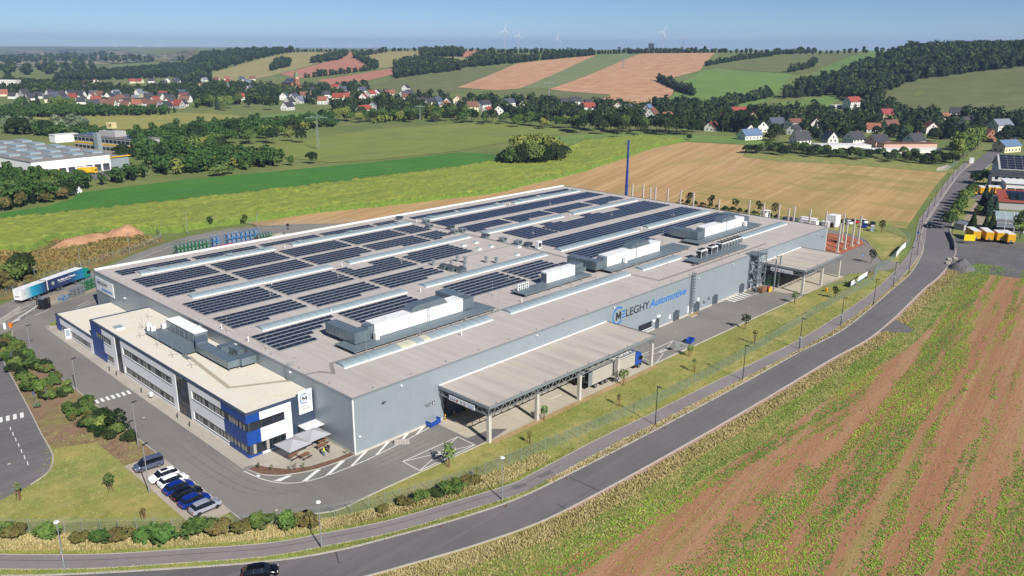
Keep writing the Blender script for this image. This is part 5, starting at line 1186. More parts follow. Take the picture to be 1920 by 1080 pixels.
def picnic(x, y, rz, label):
    t = thing('picnic_table', label, 'table', (x, y, .06), rz, 'terrace tables')
    for k in range(3): MB().box(-.9, .9, -.36+k*.25, -.13+k*.25, .72, .76).build('plank', 'wood', t)
    for s_ in (-1, 1):
        MB().box(-.9, .9, s_*.78-.14, s_*.78+.14, .42, .46).build('bench', 'wood_dark', t); MB().bar((s_*.7, -.75, .02), (s_*.7, .75, .02), .05).bar((s_*.7, -.6, .02), (s_*.7, -.2, .72), .05).bar((s_*.7, .6, .02), (s_*.7, .2, .72), .05).bar((s_*.7, -.85, .4), (s_*.7, .85, .4), .05).build('leg', 'steel_dark', t)
picnic(-6.4, 5.2, rad(10), 'brown picnic table at the front edge of the left parasol'); picnic(-7.9, 6.4, rad(10), 'brown picnic table beneath the left parasol')
picnic(-2.6, 6.0, rad(5), 'brown picnic table at the front edge of the right parasol'); picnic(-1.6, 7.4, rad(5), 'brown picnic table beneath the right parasol')
def person(x, y, z, rz, label, top, legsm, vest=None):
    t = thing('person', label, 'person', (x, y, z), rz)
    J = [((0, 0, .95), .15), ((0, 0, 1.15), .145), ((0, 0, 1.4), .17), ((0, 0, 1.52), .07), ((0, .02, 1.6), .095), ((0, .02, 1.72), .09)]
    E_ = [(0, 1), (1, 2), (2, 3), (3, 4), (4, 5)]
    def add(p, r, par): J.append((p, r)); E_.append((par, len(J)-1)); return len(J)-1
    for s_ in (-1, 1):
        a = add((s_*.2, 0, 1.43), .075, 2); a = add((s_*.27, .02, 1.15), .05, a); a = add((s_*.24, .16, .95), .042, a); a = add((s_*.23, .2, .88), .035, a)
        a = add((s_*.1, 0, .88), .105, 0); a = add((s_*.11, .03, .48), .07, a); a = add((s_*.11, .0 if s_ < 0 else -.05, .09), .05, a); a = add((s_*.12, .13, .05), .045, a)
    me = bpy.data.meshes.new('body'); me.from_pydata([j[0] for j in J], E_, []); o = bpy.data.objects.new('body', me); COL.objects.link(o)
    sk = o.modifiers.new('s', 'SKIN'); sb = o.modifiers.new('u', 'SUBSURF'); sb.levels = 1
    for k, j in enumerate(J): me.skin_vertices[0].data[k].radius = (j[1], j[1]*.8 if k < 3 else j[1]); me.skin_vertices[0].data[k].use_root = (k == 0)
    bpy.context.view_layer.update(); m2 = bpy.data.meshes.new_from_object(o.evaluated_get(bpy.context.evaluated_depsgraph_get())); bpy.data.objects.remove(o)
    m2.materials.clear()
    for n_ in (legsm, top, 'skin', 'hair'): m2.materials.append(MATS[n_])
    for p in m2.polygons:
        c_ = p.center; p.use_smooth = True
        p.material_index = 3 if (c_.z > 1.7 or (c_.z > 1.6 and c_.y < -.02)) else 2 if (c_.z > 1.5 or (abs(c_.x) > .19 and c_.z < 1.0 and c_.z > .8)) else 1 if (c_.z > .96) else 0
    put(bpy.data.objects.new('body', m2), t)
    if vest:
        mb = MB(); R_ = [(.17, .13, .92), (.19, .15, 1.2), (.215, .16, 1.42), (.1, .1, 1.5)]; n = 12
        for a, b, z_ in R_: mb.v += [(a*math.cos(2*math.pi*k/n), b*math.sin(2*math.pi*k/n), z_) for k in range(n)]
        for r in range(3):
            for k in range(n): mb.f.append((r*n+k, r*n+(k+1) % n, r*n+n+(k+1) % n, r*n+n+k)); mb.m.append(0)
        mb.build('vest', vest, t, smooth=True)
    return t
person(-3.8, 3.5, .06, rad(200), 'person in a bright yellow vest and light trousers standing on the terrace', 'dark_cloth', 'jeans', 'hivis')
person(-2.6, 3.9, .06, rad(120), 'person in dark clothes standing beside the yellow vest on the terrace', 'dark_cloth', 'dark_cloth')
# bollard lamps and a post box on the walk
for k, (x, y) in enumerate([(-14.5, 66.9), (-14.4, 63.4), (-14.5, 34.9), (-14.5, 30.0), (-14.4, 51)]):
    q = thing('bollard_light', ['low black bollard light by the rear stair shaft, left of two', 'low black bollard light by the rear stair shaft, right of two', 'low black bollard light by the entrance, left of two', 'low black bollard light by the entrance, right of two', 'low black bollard light between the entrances'][k], 'bollard', (x, y, .06)); MB().tube((0, 0, 0), (0, 0, .85), .09, n=8).build('post', 'frame_dark', q); MB().tube((0, 0, .85), (0, 0, 1.0), .12, n=8).build('head', 'black', q)
q = thing('mailbox_post', 'white post box standing on the walk before the lower office windows', 'post box', (-14.2, 47.0, .06)); MB().box(-.3, .3, -.25, .25, .5, 1.3).build('box', 'white_unit', q); MB().box(-.05, .05, -.05, .05, 0, .5).build('post', 'steel_dark', q)
# ------------------------------------------------------------------ vehicles
def wheel_parts(t, pts, r=.33, w=.22, rimm='rim'):
    if ('w', r, w, rimm) not in WM:
        WM[('w', r, w, rimm)] = (MB().tube((0, -w/2, 0), (0, w/2, 0), r, n=18).mesh('wheel', 'rubber'), MB().tube((0, -w/2-.012, 0), (0, w/2+.012, 0), r*.62, n=12).tube((0, -w/2-.02, 0), (0, w/2+.02, 0), r*.16, n=8).mesh('rim', rimm))
    a, b = WM[('w', r, w, rimm)]
    for p in pts: o = inst('wheel', a, t, p); inst('rim', b, o)
def loft(st, part):
    """st: stations (x, zlow, zbelt, zroof, wlow, wbelt, wroof); part picks the faces"""
    mb = MB()
    for (x, zl, zb, zr, wl, wb, wr) in st:
        mb.v += [(x, -wl*.9, zl), (x, -wl, zl+.12), (x, -wb*1.0, (zl+zb)/2+.08), (x, -wb*.97, zb), (x, -wr, zr-.05), (x, -wr*.6, zr), (x, wr*.6, zr), (x, wr, zr-.05), (x, wb*.97, zb), (x, wb, (zl+zb)/2+.08), (x, wl, zl+.12), (x, wl*.9, zl)]
    return mb
def car(label, loc, rz, paint, kind='suv', rimm='rim', group='cars parked in the bay', cat='car'):
    t = thing('parked_car' if group else 'car', label, cat, loc, rz, group)
    if kind == 'suv':
        S = [(-2.28, .42, .72, .75, .66, .72, .62), (-2.2, .3, .95, 1.0, .8, .86, .7), (-2.0, .28, 1.0, 1.18, .88, .92, .72), (-1.62, .27, 1.02, 1.56, .92, .94, .64), (-.9, .26, .99, 1.64, .92, .94, .66), (.1, .26, .96, 1.64, .92, .94, .67), (.55, .26, .95, 1.58, .92, .94, .66), (1.25, .26, .96, 1.06, .92, .94, .8), (1.8, .28, .9, .98, .9, .92, .76), (2.12, .3, .76, .84, .84, .86, .68), (2.28, .38, .6, .66, .7, .74, .58)]
        cab = (2, 7); roof_ = (3, 6)
    else:                                  # van
        S = [(-2.25, .36, 1.0, 1.05, .84, .88, .7), (-2.2, .3, 1.1, 1.75, .9, .92, .76), (-2.1, .28, 1.12, 1.84, .91, .93, .78), (-.6, .27, 1.1, 1.86, .92, .93, .78), (.35, .27, 1.08, 1.82, .92, .93, .76), (.7, .27, 1.06, 1.72, .92, .93, .74), (1.5, .27, 1.0, 1.1, .92, .93, .8), (2.0, .28, .9, .98, .88, .9, .74), (2.25, .34, .62, .7, .76, .8, .6)]
        cab = (1, 6); roof_ = (2, 5)
    V = loft(S, 0).v; body, ws, rw, sw = MB(), MB(), MB(), [MB(), MB()]
    for b in (body, ws, rw, sw[0], sw[1]): b.v = V
    n = 12
    for i in range(len(S)-1):
        for k in range(n-1):
            q = (i*n+k, i*n+k+1, (i+1)*n+k+1, (i+1)*n+k)
            inc = cab[0] <= i < cab[1]
            if inc and k in (4, 5, 6) and i >= roof_[1]: tgt = ws
            elif inc and k in (4, 5, 6) and i < roof_[0]: tgt = rw
            elif inc and k == 3: tgt = sw[0]
            elif inc and k == 7: tgt = sw[1]
            else: tgt = body
            tgt.f.append(q); tgt.m.append(0)
        body.f.append((i*n+11, i*n, (i+1)*n, (i+1)*n+11)); body.m.append(0)
    body.f.append(tuple(range(n))); body.m.append(0); e = (len(S)-1)*n; body.f.append(tuple(reversed(range(e, e+n)))); body.m.append(0)
    bo = body.build('body', paint, t, smooth=True)
    for nm, b in (('windscreen', ws), ('rear_window', rw), ('side_window', sw[0]), ('side_window', sw[1])):
        if b.f: b.build(nm, 'glass_car', t, fix=True)
    mb = MB()
    for s_ in (-1, 1):
        for x in ((-.75, .25) if kind == 'suv' else (-1.1, .1)): mb.bar((x, s_*.93, 1.0), (x-.06, s_*.68, S[4][3]-.04), .07, .05)
    mb.build('pillar', paint if kind != 'suv' else 'black', t)
    MB().box(-2.0, 2.0, -.93, .93, .2, .36).build('sill', 'rubber', t)
    for s_ in (-1, 1):
        MB().box(2.05, 2.2, s_*.62-.18, s_*.62+.18, .68, .8).build('headlight', 'lamp_head', t); MB().box(-2.27, -2.15, s_*.62-.2, s_*.62+.2, .8, .92).build('tail_light', 'red', t)
        MB().box(.62, .82, s_*1.03-.1, s_*1.03+.1, .98, 1.12).build('mirror', paint, t)
    wheel_parts(t, [(x, s_*.84, .34) for x in (-1.38, 1.4) for s_ in (-1, 1)], .34, .23, rimm)
    return t
def paint(name, h, metal=.25, k=1.0): mat(name, c(h, k), .22, metal, spec=.6)
paint('paint_van', '#59627a'); paint('paint_white', '#f2f2f2', 0); paint('paint_blue', '#10389c', .4); paint('paint_black', '#0c0d10', .2); paint('paint_grey', '#a9adba', .3); paint('paint_red', '#b02a2a'); paint('paint_navy', '#1a2236', .3); paint('paint_dblue', '#2448a8', .3)
BX_ = -25.55
car('dark blue-grey van at the upper end of the parking bay', (BX_-.3, 20.6, .006), math.pi-.08, 'paint_van', 'van', 'rim')
tt = car('white car with black roof window, nose to the lawn, second in the parking bay', (BX_-.1, 15.4, .006), math.pi-.04, 'paint_white', 'suv', 'rim_dark'); MB().box(-.7, .35, -.42, .42, 1.62, 1.655).build('roof_window', 'glass_car', tt)
car('white car with its tail to the lawn beside the blue car', (BX_+.3, 12.9, .006), .03, 'paint_white', 'suv', 'rim_dark')
car('bright blue car parked between the white car and the black car', (BX_, 10.3, .006), .03, 'paint_blue', 'suv', 'rim_dark')
car('black car parked between the two blue cars', (BX_+.1, 7.7, .006), .02, 'paint_black', 'suv', 'rim_dark')
car('bright blue car parked between the black car and the grey car', (BX_, 5.0, .006), .03, 'paint_blue', 'suv', 'rim_dark')
car('light grey car at the lower end of the parking bay', (BX_+.3, 2.2, .006), .02, 'paint_grey', 'suv', 'rim_dark')
p = at(482, 1080); car('black car driving on the road at the bottom edge', (p.x+.4, p.y-.3, 0), rad(-33), 'paint_black', 'suv', 'rim', group=None)
p = at(1742, 426); car('small black car driving down the road beside the tree row', (p.x, p.y, 0), rad(196), 'paint_navy', 'suv', 'rim', group=None)
# lorries
def cab_unit(t, x, paintm, z0=0.0):
    pr = [(x, .9), (x+2.2, .9), (x+2.3, 1.6), (x+2.15, 2.4), (x+1.85, 3.45), (x+.3, 3.75), (x, 3.7)]
    MB().xz(pr, -1.2, 1.2).build('cab', paintm, t); MB().poly([(x+2.32, -1.05, 1.75), (x+2.32, 1.05, 1.75), (x+2.16, 1.0, 2.65), (x+2.16, -1.0, 2.65)]).build('windscreen', 'glass_car', t)
    for s_ in (-1, 1):
        MB().box(x+1.0, x+2.0, s_*1.215-.01, s_*1.215+.01, 1.8, 2.6).build('side_window', 'glass_car', t); MB().box(x+1.8, x+2.0, s_*1.42-.15, s_*1.42+.15, 1.9, 2.7).build('mirror', 'black', t); MB().box(x+2.25, x+2.36, s_*.85-.2, s_*.85+.2, .95, 1.15).build('headlight', 'lamp_head', t)
    MB().box(x-.1, x+2.25, -1.2, 1.2, .4, .9).build('bumper', 'black', t)
def box_body(t, x0, x1, z0, z1, side, roofm='white_unit', back='white_unit'):
    MB().box(x0, x1, -1.25, 1.25, z0, z1).build('cargo_box', side, t); MB().box(x0-.02, x1+.02, -1.27, 1.27, z1, z1+.06).build('box_roof', roofm, t)
    MB().box(x0-.03, x0, -1.2, 1.2, z0+.05, z1-.05).build('rear_doors', back, t); MB().box(x0+.1, x1-.1, -.5, .5, z0-.35, z0).build('chassis', 'black', t); MB().box(x0+.02, x0+.1, -1.2, 1.2, .5, .62).build('bumper', 'r_brown', t)
# teal curtain: printed blend from teal to navy along the side
mt, n_, b_ = _nodes('curtain_print'); tc = n_.nodes.new('ShaderNodeTexCoord'); sp = n_.nodes.new('ShaderNodeSeparateXYZ'); cr = n_.nodes.new('ShaderNodeValToRGB'); mr = n_.nodes.new('ShaderNodeMapRange')
mr.inputs['From Min'].default_value = -25.4; mr.inputs['From Max'].default_value = .2; n_.links.new(tc.outputs['Object'], sp.inputs[0]); n_.links.new(sp.outputs['X'], mr.inputs['Value']); n_.links.new(mr.outputs[0], cr.inputs[0]); n_.links.new(cr.outputs[0], b_.inputs['Base Color'])
el = cr.color_ramp.elements; el[0].color = c('#dfe3e2'); el[1].color = c('#2aa0be')
for pos, hh in ((.06, '#cfdadb'), (.14, '#2aa2c2'), (.22, '#1a86b0'), (.32, '#22406f'), (.36, '#2a3560'), (.66, '#2c3f6e'), (.84, '#1f7fae')): e = el.new(pos); e.color = c(hh)
b_.inputs['Roughness'].default_value = .5
a_ = Vector((-13.6, 131.2)); b2 = Vector((8.6, 144.2)); ang = math.atan2(b2.y-a_.y, b2.x-a_.x)
t = thing('lorry', 'teal and navy lorry towing a trailer past the gate', 'lorry', (b2.x, b2.y, .003), ang)
paint('paint_teal', '#0d7d74', 0); cab_unit(t, -2.5, 'paint_teal'); box_body(t, -16.2, -2.9, 1.15, 4.0, 'curtain_print'); box_body(t, -25.4, -16.9, 1.05, 3.95, 'curtain_print')
wheel_parts(t, [(x, s_*1.05, .5) for x in (-1.2, -6.2, -11.6, -12.9, -19.8, -21.1, -22.4) for s_ in (-1, 1)], .5, .3); MB().box(-17.2, -16.0, -.1, .1, .7, .85).build('drawbar', 'black', t)
MB().box(-16.9, -16.6, -1.3, 1.3, .9, 4.02).build('frame_edge', 'navy_cladding', t)
for (tx, w_, z_, h_, bd) in (('Die Basis der E-Mission', 6.6, 2.7, .5, .012),): put_text(t, tx, -12.6, z_, -1.27, h_, w_, 'sign_white', bd)
MB().box(-12.4, -7.8, -1.262, -1.255, 2.3, 2.38).build('print_line', 'sign_white', t)
for xx, mm in ((-14.4, 'sign_white'), (-24.2, 'blind')): ring_arc(MB(), xx, 2.7, .42, .08, 0, 2*math.pi, -1.27, -1.255).build('emblem', mm, t); put_text(t, 'W', xx-.27, 2.5, -1.27, .36, .54, mm)
o = MB().tube((-25.46, 0, 3.0), (-25.44, 0, 3.0), .45, n=20).tube((-25.48, 0, 3.0), (-25.46, 0, 3.0), .36, n=20, m=1).build('emblem', ['blind', 'white_unit'], t); MB().box(-25.46, -25.43, -.8, .8, 1.9, 2.1).build('rear_print', 'logo_black', t)
# blue lorry under the canopy
t = thing('lorry', 'blue-cabbed lorry with white curtain trailer standing under the large canopy', 'lorry', (66.6, -10.3, .01), 0)
cab_unit(t, -2.5, 'blue_bin'); box_body(t, -9.6, -2.8, 1.1, 3.95, 'curtain_shaded'); wheel_parts(t, [(x, s_*1.05, .5) for x in (-1.2, -7.6) for s_ in (-1, 1)], .5, .3)
for s_ in (-1, 1): MB().box(-9.4, -2.9, s_*1.255-.01, s_*1.255+.01, 3.7, 3.8).build('curtain_rail', 'steel_dark', t)
mb = MB().box(-17.4, -10.2, -1.25, 1.25, 1.0, 1.15).box(-17.4, -10.2, -1.25, 1.25, 3.85, 3.95).box(-17.4, -10.2, -1.25, -1.2, 1.15, 3.85).box(-17.4, -10.2, 1.2, 1.25, 1.15, 3.85).box(-10.25, -10.2, -1.2, 1.2, 1.15, 3.85); mb.build('trailer_box', 'curtain_shaded', t)
MB().box(-18.7, -17.45, -1.3, -1.25, 1.0, 3.9).build('open_rear_door', 'steel_grey', t); MB().box(-18.7, -17.45, 1.25, 1.3, 1.0, 3.9).build('open_rear_door', 'steel_grey', t); wheel_parts(t, [(x, s_*1.05, .5) for x in (-12.6, -13.9, -16.2) for s_ in (-1, 1)], .5, .3)
MB().box(-17.2, -10.4, -.5, .5, .65, 1.0).build('trailer_chassis', 'black', t)
# yellow parcel trailers: right yard
def swap_trailer(label, loc, rz, L=7.4, group='yellow trailers in the right yard', z0=1.05):
    t = thing('box_trailer', label, 'trailer', loc, rz, group)
    mb = MB().box(0, L, -1.25, 1.25, z0, z0+2.7)
    for x in np.arange(.3, L, .45):
        for s_ in (-1, 1): mb.box(x, x+.1, s_*1.27-.02, s_*1.27+.02, z0+.1, z0+2.6)
    for y in np.arange(-1.1, 1.2, .3): mb.box(-.04, 0, y, y+.12, z0+.2, z0+2.5)
    mb.build('cargo_box', 'yellow', t); MB().box(-.02, L+.02, -1.27, 1.27, z0+2.7, z0+2.76).build('box_roof', 'white_unit', t); MB().box(.2, L-.2, -.45, .45, z0-.4, z0).build('chassis', 'black', t)
    MB().tube((-.06, .1, z0+.4), (-.04, .1, z0+.4), .35, n=16).build('emblem', 'black', t); MB().box(-.08, -.05, -.35, .4, z0+.3, z0+.42).build('emblem_bar', 'white_unit', t)
    wheel_parts(t, [(x, s_*1.05, .5) for x in (1.4, L-1.6) for s_ in (-1, 1)], .5, .3); return t
for k, (px_, py_) in enumerate([(1830, 453), (1854, 455), (1875, 456), (1895, 459)]):
    p = at(px_, py_); swap_trailer('yellow box trailer in the gravel yard, %s of the row' % ['leftmost', 'second from the left', 'third from the left', 'rightmost'][k], (p.x, p.y, -.005), rad([33, 30, 29, 35][k]), [7.8, 8.2, 5.0, 7.2][k])
t = thing('yellow_board', 'blank bright yellow sign board on two posts at the left of the trailers', 'sign', (*at(1806, 457).xy, -.005), rad(-58)); MB().box(0, 3.6, -.06, .06, 1.2, 3.4).build('board', 'yellow_sign', t)
for x in (.3, 3.2): MB().box(x-.08, x+.08, .07, .2, 0, 3.3).build('post', 'wood', t)
t = thing('lorry', 'yellow lorry facing the road in the haulage yard', 'lorry', (*at(1826.5, 367).xy, 0), rad(205)); cab_unit(t, -2.4, 'yellow'); box_body(t, -9, -2.6, 1.1, 3.9, 'yellow', 'white_unit', 'yellow'); wheel_parts(t, [(x, s_*1.05, .5) for x in (-1.2, -7) for s_ in (-1, 1)], .5, .3)
for k, (px_, py_) in enumerate([(1843, 366), (1857, 365), (1870, 366)]):
    p = at(px_, py_); swap_trailer('yellow swap body parked behind the fir trees, %s of three' % ['left', 'middle', 'right'][k], (p.x, p.y, 0), rad(28), 6.5, 'yellow swap bodies in the haulage yard', .9)
# depot lorries on the left
for k, (px_, py_) in enumerate([(116, 329), (135, 326), (185, 326)]):
    p = tp(px_, py_); t = thing('lorry', 'yellow lorry at the depot docks, %s of three' % ['left', 'middle', 'right and largest'][k], 'lorry', (p.x, p.y, 0), rad([-20, -28, -32][k]), 'yellow lorries at the depot'); cab_unit(t, -2.4, 'yellow'); box_body(t, -9.6, -2.6, 1.1, 3.9, 'yellow', 'white_unit', 'yellow'); wheel_parts(t, [(x, s_*1.05, .5) for x in (-1.2, -7.5) for s_ in (-1, 1)], .5, .3)
# construction-site cars
for k, (px_, py_, rz_, pm_, lab) in enumerate([(1558, 425, 20, 'paint_black', 'black pick-up beside the site cabins'), (1585, 417, 60, 'paint_navy', 'dark car with white car beside it at the field edge'), (1600, 418, 60, 'paint_red', 'red car parked at the field edge behind the concrete columns'), (1617, 418, 60, 'paint_white', 'white car parked behind the tallest concrete column'), (1621, 426, 15, 'paint_dblue', 'blue car parked beside the portable toilet'), (1636, 423, 15, 'paint_navy', 'dark blue car behind the portable toilet'), (1589, 420, 60, 'paint_white', 'white car between the dark car and the red car')]):
    p = at(px_, py_); car(lab, (p.x, p.y, .012), rad(rz_), pm_, 'suv' if k else 'van', 'rim', group='cars at the construction site')
# ------------------------------------------------------------------ fences
def fence_panel_mesh(mt, L=2.5, h=2.05):
    mb = MB()
    for k in range(9): mb.box(0, L, -.013, .013, .08+k*(h-.1)/8, .107+k*(h-.1)/8)
    for x in np.arange(.25, L, .5): mb.box(x-.004, x+.004, -.006, .006, .08, h)
    return mb.mesh('mesh_panel', mt, fix=False)
FPM = {m_: fence_panel_mesh(m_) for m_ in ('fence_metal', 'fence_green')}
FPOST = {m_: MB().box(-.035, .035, -.035, .035, 0, 2.2).mesh('post', m_) for m_ in ('fence_metal', 'fence_green')}
def fence(label, L, mt='fence_metal', h=1.0, step=2.5):
    t = thing('mesh_fence', label, 'fence'); P = resample(L, step)
    for k, p in enumerate(P):
        inst('post', FPOST[mt], t, (p.x, p.y, -.02), sc=(1, 1, h))
        if k < len(P)-1:
            d = P[k+1]-p; inst('mesh_panel', FPM[mt], t, (p.x, p.y, 0), rz=math.atan2(d.y, d.x), sc=(d.length/2.5, 1, h))
    return t
i_ = min(range(len(FENCE)), key=lambda k: abs(FENCE[k].x-21))
fence('long grey mesh fence along the path below the parked cars and the yard bend', FENCE[:i_+1], 'fence_metal'); fence('long green-grey mesh fence along the lawn beside the straight path', FENCE[i_:], 'fence_green')
fence('curved mesh fence beside the far gate and the white tarpaulin', catmull([(181, -18.4), (191, -18.2), (203, -16.6), (214, -14.6), (224, -13.6), (233.4, -11), (238, -7.5), (244, 2)], 5), 'fence_green')
fence('mesh fence along the weedy bank left of the factory', catmull([(-40, 124), (-14.3, 141.5), (-3.2, 149.6), (12.2, 158), (31.5, 168.5), (44.3, 177.5), (48, 188), (52.3, 194.8), (65.3, 193.7), (77.6, 187), (79.5, 178), (84, 168), (110, 152)], 5), 'fence_metal')
t = thing('tarpaulin', 'white tarpaulin tied along the curved fence by the far gate', 'tarpaulin', (0, 0, 0)); Pq = catmull([(203, -16.75), (208, -15.85), (214, -14.75), (220, -14.05)], 4); mb = MB()
for a, b in zip(Pq[:-1], Pq[1:]): mb.poly([(a.x, a.y-.08, .2), (b.x, b.y-.08, .2), (b.x, b.y-.08, 2.0), (a.x, a.y-.08, 2.0)])
mb.build('sheet', 'white_unit', t, fix=False)
t = thing('sliding_gate', 'grey sliding gate across the far entrance', 'gate', (171, -21.6, 0), rad(14)); mb = MB().box(0, 9.5, -.05, .05, .15, .3).box(0, 9.5, -.05, .05, 1.9, 2.0)
for x in np.arange(0, 9.5, .16): mb.box(x, x+.03, -.015, .015, .3, 1.9)
mb.build('leaf', 'fence_metal', t); MB().box(-.3, 0, -.15, .15, 0, 2.2).build('gate_post', 'steel_grey', t)
t = thing('banner_frame', 'long white and blue banner on a low frame by the far gate', 'banner', (*at(1595, 540).xy, 0), math.atan2(at(1622, 523).y-at(1595, 540).y, at(1622, 523).x-at(1595, 540).x)); MB().box(0, 14, -.04, .04, .5, 2.0).build('banner', 'sign_white', t); MB().box(0, 14, -.05, -.04, .5, .75).build('stripe', 'logo_blue', t)
for x in (0, 4.6, 9.3, 14): MB().box(x-.06, x+.06, .05, .16, 0, 2.1).build('post', 'lamp_silver', t)
# ------------------------------------------------------------------ lamps
def lamp(label, p, h, kind, rz, group, sign=None):
    t = thing('street_lamp', label, 'street lamp', (p[0], p[1], -.01), rz, group); pm_ = 'lamp_silver' if kind == 'silver' else 'lamp_dark'
    MB().tube((0, 0, 0), (0, 0, h), .1, .06, 8).build('pole', pm_, t); MB().tube((0, 0, 0), (0, 0, 1.0), .12, .12, 8).build('pole_base', pm_, t)
    if kind == 'silver': MB().tube((0, 0, h), (0, 0, h+.12), .14, .36, 12).tube((0, 0, h+.12), (0, 0, h+.26), .36, .28, 12).build('lamp_head', 'lamp_head', t)
    else: MB().box(-.1, .85, -.14, .14, h-.06, h+.06).build('lamp_head', pm_, t)
    if sign == 'plate': MB().box(-.32, .32, -.1, -.07, 2.2, 3.1).build('sign_plate', 'sign_white', t); MB().box(-.2, .2, -.12, -.1, 2.35, 2.6).build('print', 'green_rack', t)
    if sign == 'work': MB().box(-.4, .4, -.1, -.07, 1.6, 2.6).build('sign_plate', 'sign_white', t); MB().box(-.34, .34, -.12, -.1, 2.0, 2.25).build('print', 'red', t); MB().box(-.34, .34, -.12, -.1, 1.65, 1.9).build('print', 'green_rack', t)
    if sign == 'blue': MB().tube((0, -.12, 3.0), (0, -.09, 3.0), .42, n=16).build('sign_plate', 'logo_blue', t)
    return t
ax = rad(-95)
for k, (p, h, sg, lab) in enumerate([((-44.7, 1.9), 7, 'work', 'silver mushroom street lamp with a small notice at the lower left corner'), ((-18.6, -18.1), 7, None, 'silver mushroom street lamp beside the path below the parked cars'), ((7.4, -27.3), 7, None, 'silver mushroom street lamp beside the path below the yard bend')]): lamp(lab, p, h, 'silver', ax, 'silver street lamps along the path', sg)
dark = [((44.9, -29.6), 7.6, None), ((75.2, -30.7), 7.6, None), ((100.5, -31.2), 7.4, 'plate'), ((122.9, -31.5), 7.4, 'plate'), ((145.8, -30.9), 7.3, None), ((168.5, -28.1), 7.2, 'plate'), ((190.5, -25.2), 7.2, None), ((212, -20.5), 7.2, None), ((234, -13.4), 7.2, 'blue')]
od = ['first', 'second', 'third', 'fourth', 'fifth', 'sixth', 'seventh', 'eighth', 'ninth', 'tenth', 'eleventh', 'twelfth', 'thirteenth', 'fourteenth', 'fifteenth', 'sixteenth', 'seventeenth']
for k, (p, h, sg) in enumerate(dark): lamp('dark street lamp beside the road, %s from the camera%s' % (od[k], '' if not sg else ', with sign'), p, h, 'dark', ax, 'dark street lamps along the road', sg)
Q = resample([p for p in offset_line(RLc, .7) if p.x > 252], 27)
for k, p in enumerate(Q[:8]): lamp('dark street lamp on the far stretch of the road, %s of the far lamps' % od[k], p, 7.2, 'dark', rad(-75), 'dark street lamps on the far road')
for k, (p, h, lab) in enumerate([((-24, 29.2), 8.2, 'tall silver lamp post at the end of the shrubs above the van'), ((-22.9, 61.2), 6.8, 'silver lamp post in the shrubs by the zebra crossing'), ((-22.5, 90.3), 6.4, 'silver lamp post at the upper end of the shrubs'), ((-29.1, 12.6), 8.3, 'tall silver lamp post behind the white parked cars')]):
    t = lamp(lab, p, h, 'dark', rad(20), 'silver lamp posts in the yard'); 
    for ch in t.children: ch.data.materials[0] = MATS['lamp_silver'] if ch.name.startswith('pole') else MATS['lamp_dark']
for k, (p, h, lab) in enumerate([((-3.6, 150), 4.6, 'short lamp post behind the teal lorry'), ((9.2, 151), 7.6, 'lamp post beside the teal lorry cab'), ((28.8, 164.6), 6.8, 'lamp post on the grass verge left of the hall'), ((55.5, 179.8), 8.4, 'lamp post behind the green racks'), ((78.2, 170.7), 5.6, 'lamp post by the corner of the stubble field')]):
    t = lamp(lab, p, h, 'dark', rad(-60), 'lamp posts behind the factory')
    for ch in t.children: ch.data.materials[0] = MATS['lamp_silver']
# ------------------------------------------------------------------ signs and small things
def sign(label, p, rz, kind, h=2.4):
    t = thing('road_sign', label, 'sign', (p.x, p.y, 0), rz); MB().tube((0, 0, 0), (0, 0, h), .04, n=6).build('post', 'lamp_silver', t)
    if kind == 'crossing': MB().box(-.5, .5, -.06, -.04, h-.8, h+.2).build('plate', 'logo_blue', t); MB().poly([(-.3, -.07, h-.6), (.3, -.07, h-.6), (0, -.07, h)]).build('symbol', 'sign_white', t)
    elif kind == 'back': MB().box(-.6, .6, -.02, .02, h-1.0, h+.2).build('plate', 'steel_grey', t)
    elif kind == 'round': MB().tube((0, -.08, h), (0, -.05, h), .38, n=18).build('plate', 'logo_blue', t); MB().box(-.06, .06, -.1, -.08, h-.25, h+.2).build('symbol', 'sign_white', t)
    elif kind == 'blackround': MB().tube((0, -.08, h), (0, -.05, h), .38, n=18).build('plate', 'black', t)
    elif kind == 'small': MB().box(-.3, .3, -.06, -.04, h-.5, h+.1).build('plate', 'sign_white', t); MB().tube((0, -.08, h-.2), (0, -.06, h-.2), .18, n=12).build('symbol', 'navy_cladding', t)
    return t
sign('blue pedestrian crossing sign at the end of the shrubs', at(66.7, 757.8), rad(-120), 'crossing'); sign('grey back of a road sign beside the blue crossing sign', at(90, 752), rad(60), 'back', 2.6); sign('grey-blue board on a post beside the access road higher up', at(25, 682), rad(60), 'back', 2.6)
sign('small white fire lane sign beside the near crossed box', at(850.5, 862), rad(-20), 'small', 2.1); sign('small grey sign beside the far crossed box below the blue bin', at(1269.5, 660), rad(-20), 'back', 2.2)
sign('round blue direction sign on the kerb by the far turning circle', at(1616, 493.5), rad(-60), 'round', 2.6); sign('round green sign on the verge behind the racks', at(395, 421), rad(-50), 'round', 2.2)
t = thing('signal_post', 'black signal board on a post beyond the rear roof edge', 'sign', (*at(541, 443).xy, 0), rad(-45)); MB().tube((0, 0, 0), (0, 0, 4.6), .06, n=6).build('post', 'lamp_silver', t); MB().box(-.5, .5, -.12, -.06, 3.6, 4.7).box(-.3, .3, -.12, -.06, 2.5, 3.2).build('board', 'black', t)
